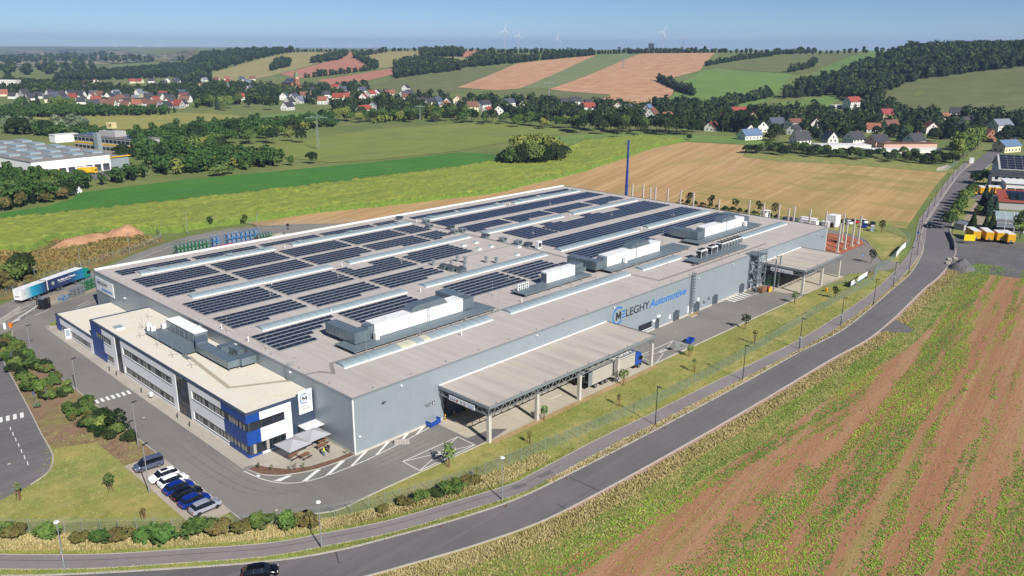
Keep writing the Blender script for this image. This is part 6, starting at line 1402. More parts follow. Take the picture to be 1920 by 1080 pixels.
def skip(label, p, rz, s=1.0):
    t = thing('skip_container', label, 'container', (p.x, p.y, .01), rz); w, d, h = 1.15*s, .65*s, .95*s
    for x0, x1, y0, y1 in ((-w, w, -d, -d+.08), (-w, w, d-.08, d), (-w, -w+.08, -d+.08, d-.08), (w-.08, w, -d+.08, d-.08)): MB().box(x0, x1, y0, y1, .12, h).build('side', 'blue_bin', t)
    MB().box(-w+.08, w-.08, -d+.08, d-.08, .12, .2).build('floor', 'blue_bin', t)
    for y in (-d-.04, d+.04): MB().bar((-w-.04, y, h), (w+.04, y, h), .1).build('rim_bar', 'blue_bin', t)
    for k in range(4): MB().box(-w*.75+k*w*.5-.04, -w*.75+k*w*.5+.04, -d-.05, -d, .15, h-.05).build('rib', 'blue_bin', t)
    MB().box(-w*.8, w*.8, -d*.7, -d*.5, 0, .12).build('skid', 'steel_dark', t); MB().box(-w*.8, w*.8, d*.5, d*.7, 0, .12).build('skid', 'steel_dark', t)
skip('open blue steel skip by the wall near the canopy corner', at(812, 796), rad(8), 1.15); skip('blue bin on the yard edge beyond the large canopy', at(1294, 642), rad(10), 1.0)
t = thing('concrete_barrier', 'striped grey concrete barrier lying on the hatched yard marking', 'barrier', (*at(753.5, 832).xy, .01), rad(-42)); MB().xz([(-1.3, 0), (1.3, 0), (1.3, .12), (1.2, .55), (1.2, .75), (-1.2, .75), (-1.2, .55), (-1.3, .12)], -.22, .22).build('body', 'kerb', t); mb = MB()
for k in range(5): mb.box(-1.0+k*.45, -.8+k*.45, -.24, .24, .2, .62)
mb.build('band', 'walk_strip', t)
# gate barrier
t = thing('boom_barrier', 'long white boom barrier between two orange posts at the gate', 'barrier', (-20.4, 112.4, .003), math.atan2(11.3, 9.9)); MB().box(-.3, .3, -.3, .3, 0, 1.15).build('drive_post', 'orange', t); MB().box(14.6, 15.1, -.25, .25, 0, 1.1).build('rest_post', 'orange', t); MB().box(15.1, 15.5, -.2, .2, 0, 1.3).build('reader_post', 'yellow', t)
MB().box(.2, 14.8, -.07, .07, .92, 1.1).build('boom', 'white_unit', t)
for x in (4, 8, 12): MB().bar((x, 0, .9), (x, 0, .25), .04).build('hanging_strut', 'white_unit', t)
t = thing('card_reader', 'white card reader column left of the boom barrier', 'post', (*at(9, 617).xy, .003)); MB().box(-.25, .25, -.25, .25, 0, 1.5).build('column', 'white_unit', t); MB().tube((0, .5, 0), (0, .5, 3.2), .05, n=6).build('pole', 'lamp_silver', t)
t = thing('concrete_wall', 'low pale concrete retaining wall behind the lorry tail', 'wall', (0, 0, 0)); a_, b__ = at(-30, 628), at(38, 583); MB().bar((a_.x, a_.y, .6), (b__.x, b__.y, .6), .3, 1.2).build('body', 'concrete_column', t)
# stacked transport racks
def rack_mesh(nm, mt, w, d, h, tiers):
    mb = MB()
    for x in (0, w):
        for y in (0, d): mb.box(x-.06, x+.06, y-.06, y+.06, 0, h)
    for k in range(tiers):
        z = .15+k*h/tiers; mb.box(0, w, -.06, .06, z, z+.14).box(0, w, d-.06, d+.06, z, z+.14).box(-.06, .06, 0, d, z, z+.14).box(w-.06, w+.06, 0, d, z, z+.14).box(w*.3, w*.45, 0, d, z, z+.1).box(w*.6, w*.75, 0, d, z, z+.1)
        mb.bar((0, 0, z+.1), (w, 0, z+h/tiers-.1), .07).bar((w, d, z+.1), (w, 0, z+h/tiers-.1), .07)
    return mb.mesh(nm, mt, fix=False)
def racks(lab, name, mt, x0, y0, n, dx, dy, w, d, h, tiers, group, rz=0.0, load=True):
    me = rack_mesh('rack_frame', mt, w, d, h, tiers); lm = MB()
    for k in range(tiers): lm.box(.25, w-.25, .3, d-.3, .35+k*h/tiers, .3+(k+.62)*h/tiers)
    lme = lm.mesh('load', 'steel_grey')
    for k in range(n):
        t = thing(name, lab, 'rack', (x0+dx*k, y0+dy*k, .01), rz, group); inst('rack_frame', me, t)
        if load: inst('load', lme, t)
racks('tall green steel transport rack in the left stack behind the hall', 'transport_rack', 'green_rack', 37.2, 147.4, 9, 1.25, .0, 1.1, 3.0, 4.6, 3, 'green racks, left stack')
racks('tall blue steel transport rack standing alone behind the hall', 'transport_rack', 'blue_rack', 49.4, 147.5, 2, 1.4, 0, 1.3, 2.5, 5.2, 3, 'blue racks, small stack')
racks('tall blue steel transport rack in the long stack behind the hall', 'transport_rack', 'blue_rack', 53.6, 145.6, 7, 1.7, .1, 1.6, 2.5, 5.8, 3, 'blue racks, long stack')
racks('dark green steel transport rack at the right end behind the hall', 'transport_rack', 'green_rack', 62.6, 142.0, 5, 1.2, .3, 1.1, 2.5, 4.6, 3, 'green racks, right stack')
for k, (x, y, L) in enumerate([(46.0, 141.0, 7.2), (55.4, 140.4, 7.6)]): t = thing('red_truss', 'red truss on a raised blue frame in front of the racks, %s of two' % ['left', 'right'][k], 'trailer', (x, y, 0), rad(3)); MB().box(0, L, -1.1, 1.1, 3.1, 3.4).build('deck', 'red', t); MB().box(.2, L-.2, -.9, .9, 2.6, 3.1).build('frame', 'blue_bin', t); wheel_parts(t, [(xx, s_*.9, .45) for xx in (1, L-1) for s_ in (-1, 1)], .45, .28); MB().box(.4, .7, -.8, .8, .45, 2.6).box(L-.7, L-.4, -.8, .8, .45, 2.6).build('column', 'blue_bin', t)  # red trusses, built as a flat deck on a wheeled blue frame
racks('green steel rack beside the rear corner of the hall', 'transport_rack', 'green_rack', 3.4, 131.2, 3, 1.25, .7, 1.1, 1.6, 3.0, 3, 'green racks by the corner', rad(30), True)
racks('stack of black crates beside the boom barrier', 'crate_stack', 'black', -10.2, 121.2, 2, .85, .5, 1.1, 2.2, 2.8, 6, 'black crates at the barrier', rad(30), True)
racks('grey wire pallet cage near the rear corner of the hall', 'pallet_cage', 'steel_grey', -1.4, 127.0, 3, 1.35, .75, 1.3, 1.3, 2.6, 3, 'wire cages by the corner', rad(30), True)
t = thing('cable_reel', 'blue steel frame holding a grey reel beside the wire cages', 'reel', (-3.4, 126.4, .01), rad(30)); mb = MB()
for y in (0, 1.4): mb.bar((-1.2, y, .1), (1.2, y, .1), .14).bar((-1.2, y, .1), (-.9, y, 1.1), .14).bar((1.2, y, .1), (.9, y, 1.1), .14).bar((-.9, y, 1.1), (.9, y, 1.1), .14)
mb.build('frame', 'blue_rack', t); MB().tube((0, .1, .7), (0, 1.3, .7), .55, n=16).build('reel', 'steel_grey', t)
racks('small stack of coloured crates beneath the smaller canopy', 'crate_stack', 'green_rack', 142.6, -3.0, 3, 1.4, 0, 1.3, 1.6, 3.2, 4, 'green crates under the canopy')
t = thing('waste_press', 'yellowish machine with a pink tank beside the stair tower', 'machine', (134.6, -4.6, .01)); MB().box(0, 2.6, 0, 1.4, .3, 1.5).build('body', 'wood', t); MB().tube((2.9, .1, .9), (3.9, .1, .9), .55, n=14).build('tank', 'r_maroon', t); MB().box(2.5, 4.2, -.7, -.6, 0, 1.2).build('guard', 'yellow', t); MB().box(.2, .4, .1, 1.2, 0, .3).box(2.2, 2.4, .1, 1.2, 0, .3).build('foot', 'steel_dark', t)
# ------------------------------------------------------------------ construction of the extension
def ccol(label, x, y, h, kind='a'):
    t = thing('concrete_column', label, 'column', (x, y, .02), 0, 'columns of the extension'); MB().box(-.3, .3, -.25, .25, 0, h).build('shaft', 'concrete_column', t); MB().box(-.38, .0, -.32, .32, h*.62, h*.65).build('corbel', 'concrete_column', t); MB().box(-.55, .55, -.55, .55, 0, .3).build('foot', 'concrete_column', t)
for k, (x, h) in enumerate([(191, 8.6), (196.6, 9.8), (202.6, 9.8), (208.8, 9.9), (214.3, 10.1)]): ccol('bare concrete column on the red earth beside the hall, %s of the front row' % od[k], x, 0.0 if k else 2.2, h)
ccol('slender bare concrete column behind the front row on red earth', 212.6, 5.2, 10.2)
for k, y in enumerate([93, 87.5, 81.5, 75.5, 69.5, 63.5, 39.4, 33.5, 27.5, 21.7, 15.7, 9.9]): ccol('pale concrete column rising behind the far roof edge, %s counted from the blue crane' % od[k], 208.4, y, 11.0)
for k, y in enumerate([85.0, 53.0, 24.4]): ccol('short pale concrete column behind the far roof edge, %s counted from the crane' % ['nearest', 'second', 'third'][k], 210, y, [9.9, 9.4, 9.8][k])
mb = MB(); g = random.Random(5)
t = thing('earth_heap', 'heap of dark red earth among the bare columns', 'earth heap', (204, 9, 0))
def heap(t, w, d, h, mt, seed):
    g = np.random.default_rng(seed); n = 22; X, Y = np.meshgrid(np.linspace(-1, 1, n), np.linspace(-1, 1, n)); r = np.hypot(X, Y); Z = np.clip(1-r, 0, 1)**.9*h*(1+.25*np.sin(5*X+seed)*np.cos(4*Y))+g.normal(0, .05*h, X.shape)*(r < .95); Z = np.where(r > .97, -.1, Z)
    V = np.stack([X*w/2, Y*d/2, Z], -1).reshape(-1, 3); i, j = np.meshgrid(np.arange(n-1), np.arange(n-1), indexing='ij'); a = (i*n+j).ravel(); me = np_mesh('_h', V, np.stack([a, a+1, a+n+1, a+n], -1), mt, smooth=True); me.name = 'heap'; inst('heap', me, t)
heap(t, 9, 6, 2.0, 'earth_red', 1)
for k, (x, y, w, d, h) in enumerate([(197, 8, 8, 5, 1.1), (210, 14, 7, 7, 1.6), (193, 5.5, 6, 4, .8)]): t = thing('earth_heap', 'low mound of red earth on the building site, %s' % ['left', 'right', 'at the hall wall'][k], 'earth heap', (x, y, 0)); heap(t, w, d, h, 'earth_red', 3+k)
t = thing('excavation_pit', 'small dark excavated pit between the columns', 'pit', (208.5, 6.8, .05)); MB().box(-1.6, 1.6, -1.2, 1.2, -.02, .05).build('bottom', 'wood_dark', t)
for s_ in (-1, 1): MB().xz([(s_*1.6, 0), (s_*2.2, 0), (s_*1.7, .7)], -1.4, 1.4).build('rim', 'earth_red', t)
for k, (x, y, w, d, h, mt_, lab) in enumerate([(227.5, 31.5, 3.0, 5, 2.7, 'r_slate', 'dark blue site container behind the far roof edge'), (227.8, 24.0, 2.6, 6.5, 2.9, 'white_unit', 'long white site cabin with windows behind the far roof edge'), (231.5, 26.0, 2.6, 6, 2.9, 'w_grey', 'grey site cabin behind the white one'), (231.8, 19.3, 2.6, 2.6, 2.4, 'w_grey', 'small grey tool container between the site cabins'), (236.5, 18.2, 4.6, 3.4, 4.4, 'white_unit', 'tall white box truck body at the right end of the cabins')]):
    t = thing('site_cabin', lab, 'site cabin', (x, y, .01), 0, 'site cabins'); MB().box(-w/2, w/2, -d/2, d/2, .12, h).build('body', mt_, t); MB().box(-w/2-.06, w/2+.06, -d/2-.06, d/2+.06, h, h+.1).build('roof', 'parapet_white' if k != 0 else 'r_slate', t); MB().box(-w/2+.1, w/2-.1, -d/2+.1, d/2-.1, 0, .12).build('skid', 'steel_dark', t)
    if k in (1, 2): MB().box(-w/2-.02, -w/2, -1.0, .2, 1.1, 2.0).build('window', 'glass_dark', t)
    MB().box(-w/2-.025, -w/2, .6, 1.5 if d > 3 else 1.2, .15, 2.15).build('door', 'seam', t)
t = thing('site_silo', 'white round tank with frame behind the far roof edge', 'tank', (226.5, 41.5, .01)); MB().tube((0, 0, 1.4), (0, 0, 3.6), 1.1, n=16).build('tank', 'white_unit', t); mb = MB()
for a in (-1, 1):
    for b in (-1, 1): mb.box(a*1.3-.08, a*1.3+.08, b*1.3-.08, b*1.3+.08, 0, 4.4)
mb.box(-1.4, 1.4, -1.4, 1.4, 4.3, 4.45).box(-1.3, 1.3, -1.3, 1.3, 1.25, 1.4); mb.build('frame', 'white_unit', t)
t = thing('portable_toilet', 'blue and white portable toilet by the turning circle', 'toilet', (*at(1635, 434).xy, .01), rad(20)); MB().box(-.6, .6, -.6, .6, 0, 2.2).build('cabin', 'skylight', t); MB().box(-.64, .64, -.64, .64, 2.2, 2.35).build('roof', 'white_unit', t); MB().box(-.45, .45, -.63, -.6, .1, 2.1).build('door', 'logo_blue', t)
t = thing('mobile_crane', 'tall blue telescopic crane boom standing behind the hall', 'crane', (214.2, 100.2, 0)); MB().box(-1.3, 1.3, -4, 4, .8, 1.8).build('chassis', 'yellow', t); MB().box(-1.1, 1.1, -1.5, 1.5, 1.8, 3.6).build('turret', 'blue_crane', t); wheel_parts(t, [(s_*1.2, y, .6) for s_ in (-1, 1) for y in (-3, -1.2, 1.2, 3)], .6, .4)
for k, (z0, z1, w) in enumerate([(3, 9, .95), (9, 15, .82), (15, 21.5, .7), (21.5, 28, .58)]): MB().box(-w/2, w/2, -w/2, w/2, z0, z1).box(-w/2-.07, w/2+.07, -w/2-.07, w/2+.07, z1-.3, z1).build('boom_section', 'blue_crane', t)
MB().bar((-.7, 0, 28), (-.8, 0, 7), .05).box(-.95, -.6, -.15, .15, 6.2, 7.2).build('hoist_rope', 'steel_dark', t)
for k, (x, y) in enumerate([(149.5, -16.5)]): t = thing('site_barrier', 'small yellow barrier on the grass beside the smaller canopy', 'barrier', (x, y, 0)); MB().box(-.4, .4, -.3, .3, 0, 1.0).build('block', 'yellow', t); MB().box(-.42, .42, -.32, .32, .4, .6).build('band', 'black', t)
fence('short mesh fence segment beside the smaller canopy', [(152, -15.2), (154.5, -15.0), (160, -16.4), (166, -19)], 'fence_green', .9)
t = thing('white_bales', 'pile of white wrapped bales at the edge of the dark green field', 'bales', (*tp(138, 363).xy, 0), .4)
for k in range(11): MB().tube((-3.2+(k % 5)*1.6, -1.0+(k//5)*.9, .75+(1.2 if k > 7 else 0)), (-3.2+(k % 5)*1.6, .6+(k//5)*.9, .75+(1.2 if k > 7 else 0)), .75, n=12).build('bale', 'sign_white', t, smooth=False)
t = thing('earth_heap', 'long bare earth heap on the weedy bank left of the racks', 'earth heap', (24, 193, 0), rad(16)); heap(t, 24, 9, 3.0, 'earth_heap', 11)
t = thing('earth_heap', 'taller bare earth heap beside the fence corner', 'earth heap', (39, 195, 0), rad(-30)); heap(t, 13, 12, 3.8, 'earth_heap', 12)
t = thing('gravel_heap', 'grey gravel heap at the corner of the right yard', 'gravel heap', (*at(1804, 503).xy, 0), .3); heap(t, 9.5, 7.5, 3.0, 'gravel_dark', 13)
for k, (px_, py_) in enumerate([(1780, 487), (1777, 494), (1791, 486)]): t = thing('kerb_stones', 'pallet of pale kerb stones at the yard entrance, %s' % ['left', 'front', 'right'][k], 'stones', (*at(px_, py_).xy, 0), .4); [MB().box(-1+j*.36, -.7+j*.36, -.6, .6, .12, .5).build('stone', 'kerb', t) for j in range(5)]; MB().box(-1.1, 1.1, -.7, .7, 0, .12).build('pallet', 'wood', t)
# ------------------------------------------------------------------ houses
HM = {}; HPOS = []
def house(label, px_, py_, w, d, hw, hr, rz, wm, rm_, group=None, windows=True, flat=False, chim=True, p=None, dormer=False):
    p = p or tp(px_, py_); HPOS.append((p.x, p.y, max(w, d))); t = thing('house', label, 'house', (p.x, p.y, p.z-.1), rz, group)
    if flat:
        MB().box(-w/2, w/2, -d/2, d/2, 0, hw).build('wall', wm, t); MB().box(-w/2-.25, w/2+.25, -d/2-.25, d/2+.25, hw, hw+.35).build('roof', rm_, t)
    else:
        mb = MB(); v = [(-w/2, -d/2, 0), (w/2, -d/2, 0), (w/2, d/2, 0), (-w/2, d/2, 0), (-w/2, -d/2, hw), (w/2, -d/2, hw), (w/2, d/2, hw), (-w/2, d/2, hw), (-w/2, 0, hw+hr), (w/2, 0, hw+hr)]
        mb.v = v; mb.f = [(0, 1, 5, 4), (2, 3, 7, 6), (1, 2, 6, 9, 5), (3, 0, 4, 8, 7)]; mb.m = [0]*4; mb.build('wall', wm, t)
        e = .5; k = hr/(d/2); z0 = hw-e*k; W2 = w/2+.4; mb = MB()
        for s_ in (-1, 1):
            mb.poly([(-W2, s_*(d/2+e), z0+.12), (W2, s_*(d/2+e), z0+.12), (W2, 0, hw+hr+.12), (-W2, 0, hw+hr+.12)]); mb.poly([(-W2, s_*(d/2+e), z0-.12), (W2, s_*(d/2+e), z0-.12), (W2, s_*(d/2+e), z0+.12), (-W2, s_*(d/2+e), z0+.12)])
            for x in (-W2, W2): mb.poly([(x, s_*(d/2+e), z0-.12), (x, s_*(d/2+e), z0+.12), (x, 0, hw+hr+.12), (x, 0, hw+hr-.12)])
        ro = mb.build('roof', rm_, t, fix=False)
        if chim: MB().box(w*.15, w*.15+.6, -.3, .3, hw+hr*.6, hw+hr+.9).build('chimney', 'w_brick', ro)
        if dormer: MB().box(-1.6, 1.6, -d*.38, -d*.1, hw+hr*.2, hw+hr*.75).build('dormer', rm_, ro)
    if windows:
        if 'w' not in HM: HM['w'] = MB().box(-.55, .55, -.03, .03, 0, 1.3).mesh('window', 'glass_dark')
        fl_ = max(1, int(hw/2.7))
        for f in range(fl_):
            n = max(2, int(w/3))
            for k in range(n):
                for s_ in (-1, 1): inst('window', HM['w'], t, (-w/2+w*(k+.5)/n, s_*(d/2+.02), .9+f*2.7))
            for s_ in (-1, 1):
                for yy in (-d*.2, d*.2): inst('window', HM['w'], t, (s_*(w/2+.02), yy, .9+f*2.7), rz=math.pi/2)
        if not flat and hr > 2.5:
            for s_ in (-1, 1): inst('window', HM['w'], t, (s_*(w/2+.02), 0, hw+.5), rz=math.pi/2)
    return t
R_ = rad
for a in [('big white house with bright red roof standing above the village', 1597, 204, 17, 11, 8.4, 4.6, R_(-20), 'w_white', 'r_red'), ('house with long red roof left of the village centre', 1384, 216, 18, 10, 4, 4.5, R_(-25), 'w_white', 'r_red'), ('white house with dark blue hipped roof in the right village', 1454, 240, 13, 11, 3.5, 5.5, R_(-30), 'w_white', 'r_slate'), ('white house with grey-blue solar roof at the meadow edge', 1405, 261, 17, 9, 3.8, 4.0, R_(-18), 'w_white', 'r_blue'), ('white villa with brown roof right of the dark blue roof', 1487, 242, 12, 10, 6, 3, R_(-20), 'w_white', 'r_brown'), ('white gabled house with black roof, leftmost behind the hedge', 1500, 269, 12, 9, 3.5, 5.5, R_(-28), 'w_white', 'r_dark'), ('white gabled house with slate roof, second behind the hedge', 1555, 266, 11, 8, 3, 5, R_(50), 'w_white', 'r_slate'), ('white house with black roof beside the low white hall', 1600, 273, 12, 10, 5.5, 4.6, R_(-22), 'w_white', 'r_dark'), ('pale pink house with black roof above the long low wing', 1643, 276, 15, 9, 5, 4, R_(-15), 'w_pink', 'r_dark'), ('yellow house with maroon roof in the right village', 1660, 224, 12, 10, 6, 4.2, R_(-35), 'w_yellow', 'r_maroon'), ('white house with brown roof below the maroon roof', 1668, 243, 13, 9, 4, 4.4, R_(-25), 'w_white', 'r_brown'), ('house with orange roof and white gable near the street', 1742, 250, 12, 10, 5, 4.4, R_(40), 'w_white', 'r_orange'), ('small house with orange roof at the foot of the hill field', 1770, 224, 9, 8, 3, 3.4, R_(-20), 'w_cream', 'r_orange'), ('dark roofed house at the foot of the hill field', 1811, 238, 13, 9, 4.5, 4.6, R_(-20), 'w_white', 'r_dark'), ('large white house with grey roof right of the street', 1873, 248, 17, 11, 6.5, 4.5, R_(-25), 'w_white', 'r_grey'), ('old brick house with brown roof at the street', 1848, 264, 10, 9, 5.5, 4, R_(60), 'w_brick', 'r_brown'), ('cream house with blue-grey roof right of the street', 1886, 284, 17, 9, 4.5, 3.4, R_(-20), 'w_cream', 'r_blue'), ('small house with red-brown roof left of the right village', 1360, 226, 12, 9, 3.5, 4, R_(-30), 'w_cream', 'r_brown'), ('house with orange roof behind the tree row', 1411, 224, 9, 8, 3.4, 3.6, R_(30), 'w_cream', 'r_orange'), ('small house with orange-brown roof peeping over the tree row', 1250, 225, 10, 8, 4, 3.6, R_(-20), 'w_cream', 'r_orange'), ('dark roofed house half hidden by trees near the street', 1713, 272, 13, 9, 4, 4.6, R_(-20), 'w_white', 'r_dark')]: house(a[0], *a[1:], group='houses of the right village')
p = tp(1556, 207); house('low white flat-roofed annex of the red-roofed house', 0, 0, 14, 8, 3.4, 0, R_(-20), 'w_white', 'parapet_white', 'houses of the right village', flat=True, p=tp(1568, 203))
for k, (px_, py_, w, d, hw, wm, rm_, lab) in enumerate([(1577, 280, 36, 12, 3.2, 'w_white', 'parapet_white', 'long low white flat hall before the right village'), (1699, 281, 38, 9, 4.6, 'w_pink', 'r_brown', 'long pale pink low wing with red stripe'), (1690, 286, 52, 7, 2.6, 'w_white', 'parapet_white', 'long white low storage roof behind the hedge')]): house(lab, px_, py_, w, d, hw, 0, R_(-40), wm, rm_, 'low halls by the right village', flat=True, windows=(k == 1))
mid = [(908, 204, 'w_white', 'r_dark'), (953, 198, 'w_white', 'r_slate'), (985, 200, 'w_white', 'r_dark'), (915, 216, 'w_white', 'r_red'), (935, 215, 'w_white', 'r_dark'), (1058, 197, 'w_grey', 'r_dark'), (1079, 197, 'w_white', 'r_dark'), (1101, 198, 'w_grey', 'r_dark'), (1104, 208, 'w_white', 'r_red'), (1158, 206, 'w_white', 'r_brown'), (1178, 210, 'w_white', 'r_slate'), (1215, 214, 'w_grey', 'r_blue'), (1222, 222, 'w_white', 'r_brown'), (790, 196, 'w_white', 'r_dark'), (806, 197, 'w_white', 'r_dark'), (820, 196, 'w_blue', 'r_slate'), (838, 197, 'w_white', 'r_dark'), (862, 199, 'w_grey', 'r_dark'), (835, 203, 'w_cream', 'r_orange'), (858, 192, 'w_cream', 'r_orange'), (885, 208, 'w_cream', 'r_brown'), (708, 180, 'w_white', 'r_dark'), (696, 181, 'w_white', 'r_red'), (732, 181, 'w_cream', 'r_orange'), (757, 182, 'w_white', 'r_slate'), (683, 212, 'w_white', 'r_red'), (698, 208, 'w_grey', 'r_grey'), (612, 182, 'w_white', 'r_dark'), (573, 183, 'w_cream', 'r_brown'), (564, 192, 'w_white', 'r_grey'), (606, 194, 'w_white', 'r_orange'), (635, 188, 'w_cream', 'r_red'), (650, 185, 'w_white', 'r_red'), (534, 186, 'w_white', 'r_slate'), (552, 186, 'w_white', 'r_slate'), (643, 172, 'w_white', 'r_slate'), (540, 205, 'w_white', 'r_dark')]
for k, (px_, py_, wm, rm_) in enumerate(mid):
    rn = dict(r_red='red', r_orange='orange', r_dark='black', r_brown='brown', r_grey='grey', r_slate='slate', r_blue='blue-grey', r_maroon='maroon')[rm_]; wn = dict(w_white='white', w_cream='cream', w_pink='pink', w_grey='grey', w_yellow='yellow', w_blue='pale blue')[wm]
    ar = 'below the striped hill fields' if px_ > 1040 else 'on the slope right of the church village' if px_ > 780 else 'in the church village'
    house('%s house with %s roof %s' % (wn, rn, ar), px_, py_+1, rnd.uniform(10, 14), rnd.uniform(8.5, 10), rnd.uniform(3.6, 6), rnd.uniform(3.6, 5), R_(rnd.uniform(-60, 50)), wm, rm_, 'houses %s' % ar)
g = random.Random(99); wl = ['w_white', 'w_white', 'w_cream', 'w_white', 'w_grey']; rl = ['r_red', 'r_brown', 'r_dark', 'r_dark', 'r_brown', 'r_slate', 'r_dark', 'r_orange', 'r_grey']
cl = []
for r in range(7):
    py_ = 181+r*3.6
    for k in range(9 if r < 5 else 7):
        px_ = [8, 30, 60, 95, 130, 190, 180][r]+k*(365-[8, 30, 60, 95, 130, 190, 180][r])/(8.5 if r < 5 else 7)+g.uniform(-6, 6)
        if px_ < 366: cl.append((px_, py_+g.uniform(-1, 1)))
for px_, py_ in cl:
    wm, rm_ = g.choice(wl), g.choice(rl); rn = dict(r_red='red', r_orange='orange', r_dark='black', r_brown='brown', r_slate='slate', r_grey='grey')[rm_]
    house('house with %s roof in the dense estate at the left' % rn, px_, py_, g.uniform(9, 11.5), g.uniform(7.5, 9), g.uniform(3.2, 5), g.uniform(4, 5.4), R_(g.uniform(-70, 60)), wm, rm_, 'dense estate at the left', windows=py_ > 196, chim=False)
for k in range(26):
    px_, py_ = g.uniform(150, 480), g.uniform(140, 172); py_ = max(py_, 158-(px_-150)*.02) if px_ < 420 else py_; rm_ = g.choice(rl); rn = dict(r_red='red', r_orange='orange', r_dark='black', r_brown='brown', r_slate='slate', r_grey='grey')[rm_]
    house('small far house with %s roof among the trees of the left valley' % rn, px_, py_, 10, 8, 4, 4, R_(g.uniform(-70, 60)), g.choice(wl), rm_, 'far houses in the left valley', windows=False, chim=False)
p = tp(17, 165); house('pale green apartment block far at the left edge', 0, 0, 34, 12, 12, 0, R_(-50), 'w_white', 'parapet_white', None, flat=True, p=p)

for k in range(40):
    lf = k < 24; px_, py_ = (g.uniform(385, 770), g.uniform(168, 196)) if lf else (g.uniform(1325, 1800), g.uniform(218, 256)); rm_ = g.choice(rl+['r_dark']); rn = dict(r_red='red', r_orange='orange', r_dark='black', r_brown='brown', r_slate='slate', r_grey='grey')[rm_]; p = tp(px_, py_)
    if any((p.x-a)**2+(p.y-b)**2 < 420 for a, b, _ in HPOS): continue
    house('small pale house with %s roof among the trees of the %s village' % (rn, 'church' if lf else 'right'), px_, py_, g.uniform(9, 11.5), g.uniform(8, 9), g.uniform(3.4, 5.2), g.uniform(3.6, 4.8), R_(g.uniform(-70, 60)), g.choice(['w_white', 'w_white', 'w_cream']), rm_, 'small houses in the villages', chim=k % 2 == 0)
# ------------------------------------------------------------------ trees
def blob_leaves(g, cen, rad3, nb, n, leaf, br=(.34, .55), low=-.55, jit=.55):
    """leaf quads on many overlapping clumps inside an ellipsoid; returns V, F"""
    cen = np.array(cen, float); R3 = np.array(rad3, float)
    d = g.normal(size=(nb, 3)); d /= np.linalg.norm(d, axis=1)[:, None]; d[:, 2] = np.where(d[:, 2] < low, -d[:, 2], d[:, 2])
    C = d*(g.uniform(.25, .72, (nb, 1)))*R3; r = g.uniform(br[0], br[1], nb)*R3.min()
    k = g.choice(nb, n, p=r**2/np.sum(r**2)); u = g.normal(size=(n, 3)); u /= np.linalg.norm(u, axis=1)[:, None]
    u[:, 2] = np.where(u[:, 2] < -.35, -u[:, 2], u[:, 2])
    P = C[k]+u*(r[k]*(.8+np.abs(g.normal(0, .2, n))))[:, None]*np.array([1, 1, .85])
    keep = np.ones(n, bool)
    for b in range(nb): keep &= (np.linalg.norm(P-C[b], axis=1) > r[b]*.72) | (k == b)
    P = P[keep]; u = u[keep]; n = len(P)
    nm = u+g.normal(0, jit, (n, 3)); nm /= np.linalg.norm(nm, axis=1)[:, None]
    a = np.cross(nm, g.normal(size=(n, 3))); a /= np.linalg.norm(a, axis=1)[:, None]; b = np.cross(nm, a); s = (leaf*g.uniform(.6, 1.3, n))[:, None]/2
    V = np.stack([P-a*s-b*s*.7, P+a*s*.8-b*s, P+a*s+b*s*.75, P-a*s*.7+b*s], 1).reshape(-1, 3)+cen
    return V, np.arange(4*n).reshape(-1, 4)
def cone_leaves(g, H, R, base, n, leaf):
    t = g.uniform(0, 1, n)**.75; z = base+(H-base)*(1-t); rr = R*t*(.8+.35*np.abs(np.sin(z*3.1)))*g.uniform(.75, 1.05, n); a = g.uniform(0, 2*np.pi, n)
    P = np.stack([rr*np.cos(a), rr*np.sin(a), z], -1); nm = np.stack([np.cos(a), np.sin(a), np.full(n, .6)], -1)+g.normal(0, .5, (n, 3)); nm /= np.linalg.norm(nm, axis=1)[:, None]
    e = np.cross(nm, g.normal(size=(n, 3))); e /= np.linalg.norm(e, axis=1)[:, None]; f = np.cross(nm, e); s = (leaf*g.uniform(.6, 1.3, n))[:, None]/2
    V = np.stack([P-e*s-f*s*.7, P+e*s*.8-f*s, P+e*s+f*s*.75, P-e*s*.7+f*s], 1).reshape(-1, 3); return V, np.arange(4*n).reshape(-1, 4)
def crown_mesh(mt, seed, H, R, base, n, leaf, kind='round'):
    g = np.random.default_rng(seed)
    if kind == 'cone': V, F = cone_leaves(g, H, R, base, n, leaf)
    elif kind == 'tall': V, F = blob_leaves(g, (0, 0, (H+base)/2), (R, R, (H-base)/2), 26, n, leaf, (.4, .7), -1)
    elif kind == 'bush': V, F = blob_leaves(g, (0, 0, H*.42), (R*1.1, R*.8, H*.6), 11, n, leaf, (.22, .62), -.2)
    else: V, F = blob_leaves(g, (0, 0, (H+base)/2), (R, R, (H-base)/2), 20, n, leaf)
    me = np_mesh('_c', V, F, mt); me.name = 'crown'; return me
def trunk_mesh(H, r, limbs=True, seed=0):
    g = random.Random(seed); mb = MB().tube((0, 0, -.2), (0, 0, H*.55), r, r*.6, 7).tube((0, 0, H*.55), (0.05, 0, H*.85), r*.6, r*.2, 6)
    if limbs:
        for k in range(5): a = g.uniform(0, 6.28); z = H*g.uniform(.35, .6); mb.tube((0, 0, z), (math.cos(a)*H*.22, math.sin(a)*H*.22, z+H*.2), r*.4, r*.15, 5)
    return mb.mesh('trunk', 'bark', fix=False)
TP = {}
